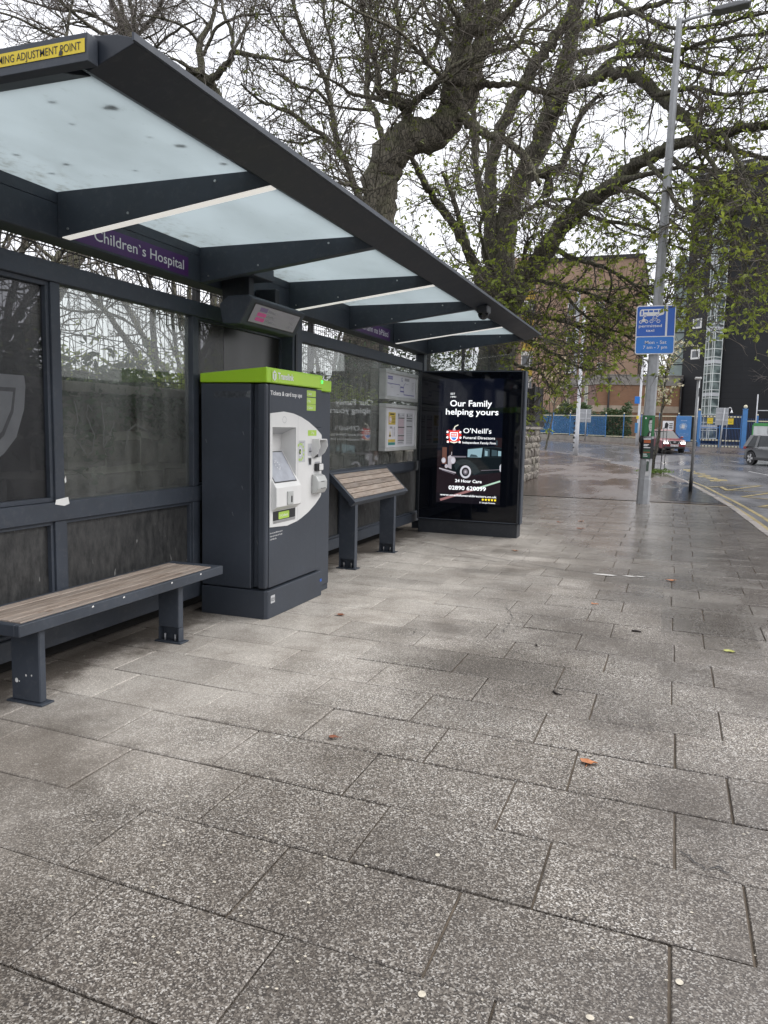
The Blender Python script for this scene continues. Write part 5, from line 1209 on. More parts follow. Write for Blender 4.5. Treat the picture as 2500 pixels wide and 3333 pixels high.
BR1 = brick_mat('pinkish_brown_brick', (.43, .265, .175), (.36, .22, .145), (.38, .31, .24)); BR2 = brick_mat('orange_brown_brick', (.30, .145, .07), (.25, .12, .06), (.22, .16, .12)); BR3 = brick_mat('red_brown_brick', (.25, .135, .11), (.21, .115, .09), (.22, .17, .15))
WINW = simple('white_window_frame', (.72, .72, .70), .5, .05); WING, nt, out = begin('window_glass')
princ(nt, out, Base_Color=mixc(nt, ramp(nt, noise(nt, pos(nt), .9, 3), .35, .65), (.03, .035, .04), (.10, .11, .12)), Roughness=.06, Specular_IOR_Level=.7)
SANDS = simple('sandstone_band', (.36, .29, .22), .8, .2, 1.5, dust=.25, dustc=(.12, .1, .08)); DARKP = simple('dark_downpipe', (.02, .016, .016), .5, .1)
def window(parent, p0, u, w, h, nrm, mull=1, fw=.09, fmat=None, pmat=None, trans=None):
    """frame and pane set 40 mm proud of the wall; p0 = bottom left corner, u = unit direction along the wall"""
    u = Vector(u).normalized(); nrm = Vector(nrm).normalized(); p0 = Vector(p0); z = Vector((0, 0, 1)); m = MB()
    def bar(a0, a1, b0, b1, d0=.0, d1=.06):
        q = [p0+u*a+z*b+nrm*d for d in (d0, d1) for a, b in ((a0, b0), (a1, b0), (a1, b1), (a0, b1))]; m.add([v[:] for v in q], [(0, 3, 2, 1), (4, 5, 6, 7), (0, 1, 5, 4), (1, 2, 6, 5), (2, 3, 7, 6), (3, 0, 4, 7)], fmat or WINW)
    bar(0, w, 0, fw); bar(0, w, h-fw, h); bar(0, fw, fw, h-fw); bar(w-fw, w, fw, h-fw)
    for k in range(1, mull): bar(w*k/mull-fw/2, w*k/mull+fw/2, fw, h-fw)
    if trans: bar(fw, w-fw, h*trans-fw/2, h*trans+fw/2, .001, .059)
    f = m.build('window', parent)
    g = MB(); q = [p0+u*a+z*b+nrm*.03 for a, b in ((fw, fw), (w-fw, fw), (w-fw, h-fw), (fw, h-fw))]; g.quad(*[v[:] for v in q], pmat or WING).build('pane', f)
    return f
# low brick block behind the fence
lb = thing('brick_hospital_block', (-5, 88, .8), 'low orange brick building with stained concrete parapet behind the blue railing', 'building')
A_, B_, C_ = Vector((-8, 85, 0)), Vector((2.13, 88.5, 0)), Vector((-14.5, 98.3, 0)); D_ = Vector((3, 104, 0))
def wallq(m, a, b, z0, z1, mat, out_=0.0):
    d = (b-a).normalized(); nn = Vector((d.y, -d.x, 0))*out_; a = a+nn; b = b+nn
    m.quad((a.x, a.y, z0), (b.x, b.y, z0), (b.x, b.y, z1), (a.x, a.y, z1), mat)
m = MB(); wallq(m, A_, B_, .2, 7.25, BR2); wallq(m, C_, A_, .2, 7.25, BR3); wallq(m, B_, D_, .2, 7.25, BR2); m.build('wall', lb)
def slab_ring(name, pts, z0, z1, o0, mat):
    mb = MB(); P0 = [];
    n = len(pts); outp = []
    for i in range(n):
        a, b, c = pts[i-1], pts[i], pts[(i+1) % n]; d1 = (b-a).normalized(); d2 = (c-b).normalized(); n1 = Vector((d1.y, -d1.x, 0)); n2 = Vector((d2.y, -d2.x, 0)); v = (n1+n2).normalized(); outp.append(b+v*o0/max(.3, v.dot(n1)))
    mb.prism([(p.x, p.y) for p in outp], 'z', z0, z1, mat); return mb.build(name, lb)
slab_ring('parapet', [C_, A_, B_, D_, Vector((-14, 110, 0))], 6.42, 7.42, .12, CONC); slab_ring('coping', [C_, A_, B_, D_, Vector((-14, 110, 0))], 7.421, 7.5, .2, CONC); slab_ring('stone_band', [C_, A_, B_, D_, Vector((-14, 110, 0))], 3.55, 4.25, .1, SANDS)
dA = (B_-A_).normalized(); nA = Vector((dA.y, -dA.x, 0)); dC = (A_-C_).normalized(); nC = Vector((dC.y, -dC.x, 0))
for s_ in (1.35, 8.9):
    p_ = A_+dA*s_+nA*.25; mb = MB(); mb.tube([(p_.x, p_.y, 1.2), (p_.x, p_.y, 6.9)], .1, DARKP, 8); mb.box(p_.x-.22, p_.x+.22, p_.y-.1, p_.y+.15, 6.9, 7.15, DARKP, .02); mb.build('downpipe', lb)
window(lb, A_+dA*5.2+Vector((0, 0, 4.3)), dA, .9, 2.05, nA, 1, .1, CREAM, None, .65)
for s_ in (3.2, 9.0, 14.2): window(lb, C_+dC*(14.8-s_)-dC*.0+Vector((0, 0, 4.3)), dC, 1.1, 2.05, nC, 2, .09, CREAM, None, .5)
# tall brick tower block
tb = thing('brick_tower_block', (-10, 97, .8), 'tall pinkish brown brick hospital block with a flat dark roof edge behind the trees', 'building')
m = MB(); m.box(-16.5, -4.33, 95, 112, .2, 21.3, BR1); m.build('wall', tb); MB().box(-16.7, -4.2, 94.8, 112.2, 21.3, 21.75, DARKP).build('roof_edge', tb); MB().box(-16.55, -4.25, 94.93, 95.02, 17.9, 18.15, SANDS).build('string_course', tb); MB().box(-16.55, -4.3, 94.95, 95.02, 14.7, 14.82, SANDS).build('string_course', tb)
MB().box(-11.6, -11.2, 94.9, 95.02, 8, 17.9, PALE).build('white_pipe', tb)
for x, z0, w, h in ((-12.6, 15.0, 1.4, 1.5), (-9.4, 15.2, 1.0, 1.3), (-12.6, 11.6, 1.4, 1.5), (-12.6, 8.3, 1.4, 1.5), (-8.9, 8.3, .9, 1.2)): window(tb, (x, 95, z0), (1, 0, 0), w, h, (0, -1, 0), 2)
MB().box(-8.2, -7.9, 94.94, 95.02, 7.5, 14.7, BR3).build('brick_pier', tb)
# window-banded block with yellow panels
yb_ = thing('yellow_panel_block', (-22, 105, .8), 'hospital block with white windows and yellow spandrel panels seen through the trees', 'building')
m = MB(); m.box(-23, -17.0, 104, 120, .2, 24, BR1); m.build('wall', yb_)
YP = simple('yellow_spandrel', (.55, .38, .05), .5, .1)
for k in range(6):
    for j in range(1):
        x = -19.6-j*4.4; z0 = 3.2+k*3.3
        window(yb_, (x, 104, z0), (1, 0, 0), 2.3, 1.5, (0, -1, 0), 2, .12); MB().box(x, x+2.3, 103.94, 104.02, z0-1.15, z0-.06, YP).build('yellow_panel', yb_)
        MB().box(x, x+2.3, 103.93, 104.02, z0+1.55, z0+2.0, WINW).build('white_panel', yb_)
# black tower with the glazed stair
bt_ = thing('black_tower', (6, 92, .6), 'black clad hospital tower with a white framed glazed stair and square windows', 'building')
CLAD, nt, out = begin('black_cladding')
sxx = nd(nt, 'ShaderNodeSeparateXYZ', {0: pos(nt)}); rr_ = math_(nt, 'LESS_THAN', math_(nt, 'FRACT', math_(nt, 'MULTIPLY', sxx.outputs[2], 1.6)), .07)
c = mixc(nt, ramp(nt, noise(nt, pos(nt, (1, 1, .5)), .3, 4), .35, .65), (.010, .011, .013), (.017, .018, .021)); c = mixc(nt, rr_, c, (.008, .008, .009))
princ(nt, out, Base_Color=c, Roughness=.5, Specular_IOR_Level=.3)
CLAD2 = simple('dark_grey_cladding', (.045, .047, .052), .4, .15, 1)
TH = 27.5
a0, a1 = Vector((.45, 88, 0)), Vector((2.55, 86.0, 0)); s0, s1, s2 = Vector((2.55, 85.6, 0)), Vector((3.32, 84.2, 0)), Vector((4.06, 85.0, 0)); c0, c1 = Vector((4.06, 85.3, 0)), Vector((6.1, 84.6, 0)); c2 = Vector((30, 86, 0))
m = MB(); wallq(m, a0, a1, .2, TH, CLAD); wallq(m, a1, Vector((4.06, 86.6, 0)), .2, TH, CLAD); wallq(m, Vector((4.06, 86.6, 0)), c0, .2, TH, CLAD); m.build('left_wall', bt_)
m = MB(); wallq(m, c0, c1, .2, TH, CLAD); m.build('corner_wall', bt_); m = MB(); wallq(m, c1, c2, .2, TH, CLAD); wallq(m, c2, Vector((30, 110, 0)), .2, TH, CLAD); wallq(m, Vector((1.2, 110, 0)), a0, .2, TH, CLAD); m.build('right_wall', bt_)
m = MB(); m.add([(p.x, p.y, TH) for p in (a0, a1, Vector((4.06, 86.6, 0)), c0, c1, c2, Vector((30, 110, 0)), Vector((1.2, 110, 0)))], [tuple(range(8))], CLAD2); m.build('roof', bt_)
m = MB(); wallq(m, a0, a1, TH+.005, TH+.4, CLAD2, .08); wallq(m, c0, c1, TH+.005, TH+.4, CLAD2, .08); wallq(m, c1, c2, TH+.005, TH+.4, CLAD2, .08); m.build('parapet', bt_)
SWHITE = simple('white_stair_frame', (.66, .70, .68), .5, .05)
SGL, nt, out = begin('greenish_stair_glass')
nn_ = noise(nt, pos(nt, (1, 1, 1.2)), 1.1, 2); princ(nt, out, Base_Color=mixc(nt, ramp(nt, nn_, .4, .6), (.07, .09, .09), (.22, .27, .26)), Roughness=.08, Specular_IOR_Level=.6)
m = MB(); wallq(m, s0, s1, 1.0, 25.3, SGL); wallq(m, s1, s2, 1.0, 25.3, SGL); m.build('stair_glass', bt_)
m = MB(); 
def vbar(p, w=.07): m.box(p.x-w/2, p.x+w/2, p.y-w/2-.04, p.y+w/2-.04, 1.0, 25.3, SWHITE)
for p in (s0, s0+(s1-s0)*.33, s0+(s1-s0)*.78, s1, s2): vbar(p)
z = 1.0
while z < 25.4:
    for a, b in ((s0, s1), (s1, s2)):
        d = (b-a).normalized(); nn = Vector((d.y, -d.x, 0))*.05
        m.add([(a.x, a.y, z-.035), (b.x, b.y, z-.035), (b.x, b.y, z+.035), (a.x, a.y, z+.035)]+[((q+nn).x, (q+nn).y, zz_) for q, zz_ in ((a, z-.035), (b, z-.035), (b, z+.035), (a, z+.035))], [(4, 5, 6, 7), (0, 1, 5, 4), (2, 3, 7, 6)], SWHITE)
    z += .81
m.build('stair_frame', bt_)
z = 2.0
while z < 24: 
    fl_ = MB()
    for a, b in ((s0, s1), (s1, s2)): wallq(fl_, a, b, z, z+.35, PALE, .012)
    fl_.build('stair_landing_band', bt_); z += 3.24
dl = (a1-a0).normalized(); nl = Vector((dl.y, -dl.x, 0))
for z0 in (9.1, 12.2, 15.3, 18.3, 21.4, 24.3): window(bt_, a0+dl*1.1+Vector((0, 0, z0)), dl, 1.15, 1.0, nl, 1, .17)
# grey-green glazed wing behind the tower
gw = thing('glazed_wing', (-.6, 100, .8), 'pale green glazed wing seen between the lamp post and the black tower', 'building')
GWM = simple('pale_green_glazing', (.34, .42, .40), .2, .12, 1.2)
m = MB(); m.box(-.9, .9, 96.5, 112, .2, 21.5, GWM); m.build('wall', gw); m = MB()
for k in range(8): m.box(-.92, .92, 96.44, 96.5, 7.5+k*1.8, 7.62+k*1.8, FRAME_D)
m.build('floor_band', gw)
# hoarding and terrace across the road (outside the frame; seen in reflections)
oh = thing('roadside_hoarding', (17, 6, 0), 'dark corrugated hoarding along the opposite side of the road', 'hoarding')
m = MB(); m.box(17, 17.2, -30, 34, -.15, 3.4, simple('grey_corrugated_steel', (.10, .11, .12), .5, .2, 2)); m.build('panel', oh)
ot = thing('brick_terrace', (30, 6, 0), 'long brick terrace standing behind the hoarding across the road', 'building')
m = MB(); m.box(30, 40, -45, 30, -.15, 6.4, BR3); m.build('wall', ot); MB().prism([(29.7, 6.4), (40.3, 6.4), (35, 9)], 'y', -45.2, 30.2, FRAME_D).build('roof', ot)

# ------------------------------------------------------------------ cars
def car(name, loc, rz, paint, label, L=4.3, Wd=1.8, H=1.58, suv=False, lit=False):
    """local frame: +x forward, origin on the ground at the centre"""
    t = thing(name, loc, label, 'car', None, rz)
    h = L/2; wr = .34 if not suv else .37; wx = (h-.85, -h+.82); hw = Wd/2
    gl_ = simple(name+'_glass_tint', (.02, .024, .028), .22, .1, 2, spec=.3)
    bonnet = .98 if not suv else 1.02; sill = .30
    prof = [(-h+.02, .42), (-h, .60), (-h+.02, .92), (-h+.10, 1.02), (h-1.25, bonnet+.02), (h-.55, bonnet-.06), (h-.12, bonnet-.18), (h-.02, .70), (h, .5), (h-.05, .34)]
    def arch(cx):
        return [(cx+ (wr+.07)*math.cos(a), max(sill, wr+(wr+.07)*math.sin(a))) for a in np.linspace(0, math.pi, 9)]
    low = [(h-.25, sill)]+arch(wx[0])+[(wx[0]-wr-.08, sill), (wx[1]+wr+.08, sill)]+arch(wx[1])+[(-h+.25, sill)]
    out = prof+low
    def wid(x, z):
        e = abs(x)/h; f = 1-.16*max(0, (e-.72)/.28)**2
        return hw*f*(1-.06*max(0, (z-.75))/.4 if z > .75 else 1-.03*(.75-z)/.45)
    m = MB(); n = len(out)
    secs = []
    for s in (-1, -.93, .93, 1):
        k = 1 if abs(s) < 1 else .97
        secs.append([(x*(k if abs(s) == 1 else 1), s*wid(x, z), .62+(z-.62)*k if abs(s) == 1 else z) for x, z in out])
    vs = sum(secs, []); fs = []
    for q in range(3): fs += [(q*n+i, q*n+(i+1) % n, (q+1)*n+(i+1) % n, (q+1)*n+i) for i in range(n)]
    fs += [tuple(range(n-1, -1, -1)), tuple(range(3*n, 4*n))]
    m.add(vs, fs, paint); body = m.build('body', t, True, bevel=.03)
    for p in body.data.polygons: p.use_smooth = True
    # glasshouse
    zb = 1.0; zt = H-.05
    base = [(-h+.14, zb), (h-1.28, zb)]; top = [(-h+.62 if not suv else -h+.52, zt), (h-2.15, zt)]
    g = MB(); wb, wt = hw*.90, hw*.70
    g.add([(base[0][0], -wb, zb), (base[1][0], -wb*.95, zb), (base[1][0], wb*.95, zb), (base[0][0], wb, zb), (top[0][0], -wt, zt), (top[1][0], -wt, zt), (top[1][0], wt, zt), (top[0][0], wt, zt)], [(0, 1, 5, 4), (1, 2, 6, 5), (2, 3, 7, 6), (3, 0, 4, 7), (4, 5, 6, 7)], gl_)
    g.build('windows', t, True, bevel=.04)
    rf = MB(); rf.add([(top[0][0]-.12, -wt-.02, zt-.03), (top[1][0]+.06, -wt-.02, zt-.03), (top[1][0]+.06, wt+.02, zt-.03), (top[0][0]-.12, wt+.02, zt-.03), (top[0][0], -wt+.1, H), (top[1][0]-.1, -wt+.1, H), (top[1][0]-.1, wt-.1, H), (top[0][0], wt-.1, H)], [(0, 1, 5, 4), (1, 2, 6, 5), (2, 3, 7, 6), (3, 0, 4, 7), (4, 5, 6, 7), (3, 2, 1, 0)], paint); rf.build('roof', t, True, bevel=.03)
    for s in (-1, 1):   # pillars
        for xb, xt, w in ((base[1][0], top[1][0], .06), (.1, -.02, .05), (-h+1.15, -h+1.12, .10), (base[0][0]+.05, top[0][0], .16)):
            pm = MB(); pm.add([(xb-w, s*(wb+.012), zb), (xb+w, s*(wb+.012), zb), (xt+w, s*(wt+.012), zt), (xt-w, s*(wt+.012), zt)], [(0, 1, 2, 3)], paint); pm.build('pillar', t, True)
        md = MB(); md.ball((h-1.45, s*(hw+.10), 1.06), (.08, .11, .075), paint if lit else BLACK, 8, 6); md.build('mirror', t, True)
        cl = MB(); cl.box(-h+.9, h-1.0, s*hw*.97-.02, s*hw*.97+.03, .28, .44, BLACK, .02); cl.build('sill_cladding', t, True)
        for x in wx:
            w_ = MB(); w_.tube([(x, s*(hw-.24), wr), (x, s*(hw-.02), wr)], wr, RUBBER, 20, True); wo_ = w_.build('wheel', t, True)
            r_ = MB(); r_.tube([(x, s*(hw-.06), wr), (x, s*(hw+.002), wr)], wr*.66, BLACK, 16, False)
            for k in range(5):
                a = 2*math.pi*k/5; c_, s_ = math.cos(a), math.sin(a); y_ = s*(hw+.012)
                r_.add([(x+.05*c_-.04*s_, y_, wr+.05*s_+.04*c_), (x+wr*.64*c_-.06*s_, y_, wr+wr*.64*s_+.06*c_), (x+wr*.64*c_+.06*s_, y_, wr+wr*.64*s_-.06*c_), (x+.05*c_+.04*s_, y_, wr+.05*s_-.04*c_)], [(0, 1, 2, 3)], ALU)
            r_.build('rim', wo_, True)
    # front
    HL = emis(name+'_headlight', (1, .97, .9), 5.0 if lit else .05, .1)
    fx = h-.02
    for s in (-1, 1):
        hl = MB(); hl.box(fx-.25, fx+.012, s*(hw*.62)-.17, s*(hw*.62)+.17, .62, .74, HL, .03); hl.build('headlight', t, True)
        dl_ = MB(); dl_.box(fx-.35, fx-.07, s*(hw*.66)-.16, s*(hw*.66)+.16, .80, .85, PRINT_W, .01); dl_.build('daytime_light', t, True)
        tl_ = MB(); tl_.box(-h-.01, -h+.25, s*(hw*.72)-.15, s*(hw*.72)+.16, .86, 1.0, simple(name+'_tail_light', (.25, .01, .01), .2, .1), .02); tl_.build('tail_light', t, True)
    gm = MB(); gm.box(fx-.1, fx+.012, -.42, .42, .60, .83, BLACK, .02); gr_ = gm.build('grille', t, True)
    em = MB(); em.add([(fx+.016, .075*math.cos(a), .75+.06*math.sin(a)) for a in np.linspace(0, 5.9, 16)], [tuple(range(16))], ALU); em.add([(fx+.018, -.1, .735), (fx+.018, .1, .735), (fx+.018, .1, .765), (fx+.018, -.1, .765)], [(0, 1, 2, 3)], ALU); em.build('badge', gr_, True)
    vm = MB(); 
    for s in (-1, 1): vm.add([(fx+.02, s*.42, .86), (fx+.02, s*.36, .86), (fx+.025, s*.19, .60), (fx+.025, s*.26, .60)], [(0, 1, 2, 3)], ALU)
    vm.build('chrome_trim', gr_, True)
    bp = MB(); bp.box(fx-.2, fx+.03, -hw*.78, hw*.78, .30, .45, BLACK, .03); bp.build('bumper', t, True)
    npm = MB(); npm.box(fx+.018, fx+.035, -.26, .26, .46, .57, PRINT_W, .004); npl = npm.build('number_plate', t, True)
    f = Flat((fx+.035, -.26, .46), (0, 1, 0), (0, 0, 1), .002)
    for k in range(7): f.rect(.03+k*.065+(.03 if k > 2 else 0), .025, .075+k*.065+(.03 if k > 2 else 0), .085, PRINT_K, 0)
    f.mb.build('lettering', npl, True)
    rp = MB(); rp.box(-h-.02, -h+.2, -hw*.8, hw*.8, .30, .52, BLACK, .03); rp.build('rear_bumper', t, True)
    return t
RED = simple('metallic_red_paint', (.16, .010, .014), .3, .1, 2, coat=.5, spec=.6); GREY_C = simple('metallic_grey_paint', (.075, .078, .082), .3, .12, 2, coat=.5, metal=.3)
hx = math.atan2(-.94, .34)
car('red_car', (-.60, 57.1, gz(-.6, 57.1)), hx, RED, 'red compact crossover car with lit headlights coming round the corner', 4.2, 1.8, 1.58, False, True)
a = math.atan2(-.87, .5); wxp = Vector((4.06, 46.6)); hd_ = Vector((.5, -.87)); rt = Vector((-.87, -.5))
cpos = wxp+hd_*1.45-rt*.88
car('grey_suv', (cpos.x, cpos.y, gz(cpos.x, cpos.y)), a, GREY_C, 'dark grey estate car driving past at the right edge of the road', 4.6, 1.86, 1.68, True)
# ------------------------------------------------------------------ trees: traced main limbs, grown branches, twigs and young leaves
class Tubes:
    def __init__(s): s.V = []; s.F = []; s.n = 0
    def add(s, P, r, k, rough=0.0):
        P = np.asarray(P, float); r = np.asarray(r, float); m = len(P)
        T = np.empty_like(P); T[1:-1] = P[2:]-P[:-2]; T[0] = P[1]-P[0]; T[-1] = P[-1]-P[-2]
        T /= np.linalg.norm(T, axis=1)[:, None]+1e-9
        av = np.abs(T.mean(0)); ref = np.zeros(3); ref[int(np.argmin(av))] = 1
        N = np.cross(T, ref); N /= np.linalg.norm(N, axis=1)[:, None]+1e-9; B = np.cross(T, N)
        a = np.arange(k)*2*math.pi/k
        rr = r[:, None]*(1+(nrg.normal(0, rough, (m, k)) if rough else 0))
        ring = P[:, None, :]+(N[:, None, :]*np.cos(a)[None, :, None]+B[:, None, :]*np.sin(a)[None, :, None])*rr[..., None]
        s.V.append(ring.reshape(-1, 3))
        i = np.arange(m-1)[:, None]*k; j = np.arange(k)[None, :]; j2 = (j+1) % k
        f = np.stack([i+j, i+j2, i+k+j2, i+k+j], -1).reshape(-1, 4)+s.n
        s.F.append(f); s.n += m*k
    def build(s, name, parent, mat, smooth=True):
        if not s.V: return None
        off = owner_loc(parent); V = np.concatenate(s.V)-np.array(off)
        return link(name, np_mesh(name, V, np.concatenate(s.F), mat, smooth=smooth), parent)
def unit(v): return v/(np.linalg.norm(v)+1e-9)
def spline(P, n_per=4, wig=0.0):
    """Catmull-Rom through the traced points (x,y,z,r)"""
    P = np.asarray(P, float); Q = np.vstack([2*P[0]-P[1], P, 2*P[-1]-P[-2]]); out = []
    for i in range(1, len(Q)-2):
        p0, p1, p2, p3 = Q[i-1], Q[i], Q[i+1], Q[i+2]
        for t in np.linspace(0, 1, n_per, endpoint=False):
            out.append(.5*((2*p1)+(-p0+p2)*t+(2*p0-5*p1+4*p2-p3)*t*t+(-p0+3*p1-3*p2+p3)*t**3))
    out.append(Q[-2]); out = np.array(out)
    if wig: out[1:, :3] += nrg.normal(0, 1, (len(out)-1, 3))*np.minimum(out[1:, 3:4]*.22, wig)
    out[:, 3] = np.maximum(out[:, 3], .003); return out
def walk(p, d, L, n, wig, grav):
    P = [p]; d = unit(d); st = L/n
    for _ in range(n):
        d = unit(d+nrg.normal(0, wig, 3)+np.array([0, 0, grav])); P.append(P[-1]+d*st)
    return np.array(P)
def side_dir(t, ang):
    a = nrg.normal(0, 1, 3); a = unit(a-t*np.dot(a, t)); return unit(t*math.cos(ang)+a*math.sin(ang))
class Leaves:
    def __init__(s): s.V = []
    def cluster(s, p, size, nl, droop=.6):
        for _ in range(nl):
            d = nrg.normal(0, 1, 3); d[2] = d[2]*.5-droop; d = unit(d); l = size*nrg.uniform(.6, 1.25); w = l*nrg.uniform(.36, .55)
            sd = unit(np.cross(d, nrg.normal(0, 1, 3))); up = np.cross(sd, d)
            b = p+nrg.normal(0, .012, 3); s.V.append(np.array([b, b+d*l*.5+sd*w*.5+up*w*.22, b+d*l, b+d*l*.5-sd*w*.5+up*w*.22]))
    def build(s, name, parent, mat):
        if not s.V: return None
        V = np.concatenate(s.V)-np.array(owner_loc(parent)); F = np.arange(len(V)).reshape(-1, 4)
        return link(name, np_mesh(name, V, F, mat), parent)
def grow_tree(name, limbs, label, base, bark=BARK, twig=TWIG, dens=1.0, leaf=0.0, lsize=.085, lmat=None, sec=(2.6, .9, 2.2), ter=(3.4, .4, 1.0), twg=(5.0, .15, .45), grav=(.05, .02, -.02), leaf_fn=None, root_r=None, trunk_n=1, group=None, spare=None, up=0.25):
    """sec/ter/twg = (how many per metre, shortest, longest)"""
    t = thing(name, base, label, 'tree', group)
    br, tw, lv = Tubes(), Tubes(), Leaves()
    for li, Lm in enumerate(limbs):
        Q = spline(Lm, 5, .03)
        if li < trunk_n and root_r:
            b = np.array([base[0], base[1], base[2]-.1, root_r]); top = Q[0]
            ext = np.array([b+(top-b)*u for u in np.linspace(0, 1, 6)[:-1]]); ext[:, 3] = root_r+(top[3]-root_r)*np.linspace(0, 1, 6)[:-1]**.5; Q = np.vstack([ext, Q])
        big = Q[0, 3] > .09
        tb = Tubes(); k = 14 if Q[:, 3].max() > .2 else (10 if big else 7)
        tb.add(Q[:, :3], Q[:, 3], k, .07 if big else .04)
        # knots
        tb.build('trunk' if li < trunk_n else 'limb', t, bark)
        seg = np.linalg.norm(np.diff(Q[:, :3], axis=0), axis=1); cum = np.concatenate([[0], np.cumsum(seg)]); tot = cum[-1]
        ns = int(tot*sec[0]*dens*(1.0 if Q[:, 3].mean() < .1 else .75))
        for _ in range(ns):
            u = nrg.uniform(.12, 1)**.8*tot; i = min(len(Q)-2, int(np.searchsorted(cum, u))-1); i = max(0, i)
            if spare and spare(Q[i]): continue
            p = Q[i, :3]+(Q[i+1, :3]-Q[i, :3])*((u-cum[i])/max(seg[i], 1e-6)); tg = unit(Q[i+1, :3]-Q[i, :3]); r = Q[i, 3]
            d = side_dir(tg, nrg.uniform(.5, 1.25)); d[2] += up*nrg.uniform(0, 1)
            L = nrg.uniform(sec[1], sec[2])*(.55+.45*(1-u/tot)); r0 = min(r*.55, .010+.011*L)
            if grav[0] < 0 or nrg.random() < .3: g0 = -abs(grav[0])*1.0
            else: g0 = grav[0]
            P = walk(p, d, L, 9, .17, g0)
            br.add(P, np.linspace(r0, .005, 10), 5, .05)
            nt_ = int(L*ter[0]*dens)
            for _ in range(max(1, nt_)):
                j = nrg.integers(2, 9); tg2 = unit(P[j+1]-P[j]); d2 = side_dir(tg2, nrg.uniform(.45, 1.15)); L2 = nrg.uniform(ter[1], ter[2])
                P2 = walk(P[j], d2, L2, 6, .2, grav[1]); tw.add(P2, np.linspace(.0105, .0045, 7), 4)
                n3 = int(L2*twg[0]*dens)+1
                for _ in range(n3):
                    j2 = nrg.integers(1, 6); tg3 = unit(P2[j2+1]-P2[j2]); d3 = side_dir(tg3, nrg.uniform(.4, 1.2)); L3 = nrg.uniform(twg[1], twg[2])
                    P3 = walk(P2[j2], d3, L3, 4, .22, grav[2]); tw.add(P3, np.linspace(.0060, .0030, 5), 3)
                    lf = leaf if leaf_fn is None else leaf*leaf_fn(P3[-1])
                    if nrg.random() < lf: lv.cluster(P3[-1], lsize, nrg.integers(4, 8))
                    if nrg.random() < lf*.45: lv.cluster(P3[2], lsize*.85, nrg.integers(2, 5))
                lf = leaf if leaf_fn is None else leaf*leaf_fn(P2[-1])
                if nrg.random() < lf: lv.cluster(P2[-1], lsize*1.15, 5)
    for nm, o in (('branches', br.build('branches', t, bark)), ('twigs', tw.build('twigs', t, twig)), ('foliage', lv.build('foliage', t, lmat or LEAF))):
        if o: tag(o, kind='stuff')
    return t
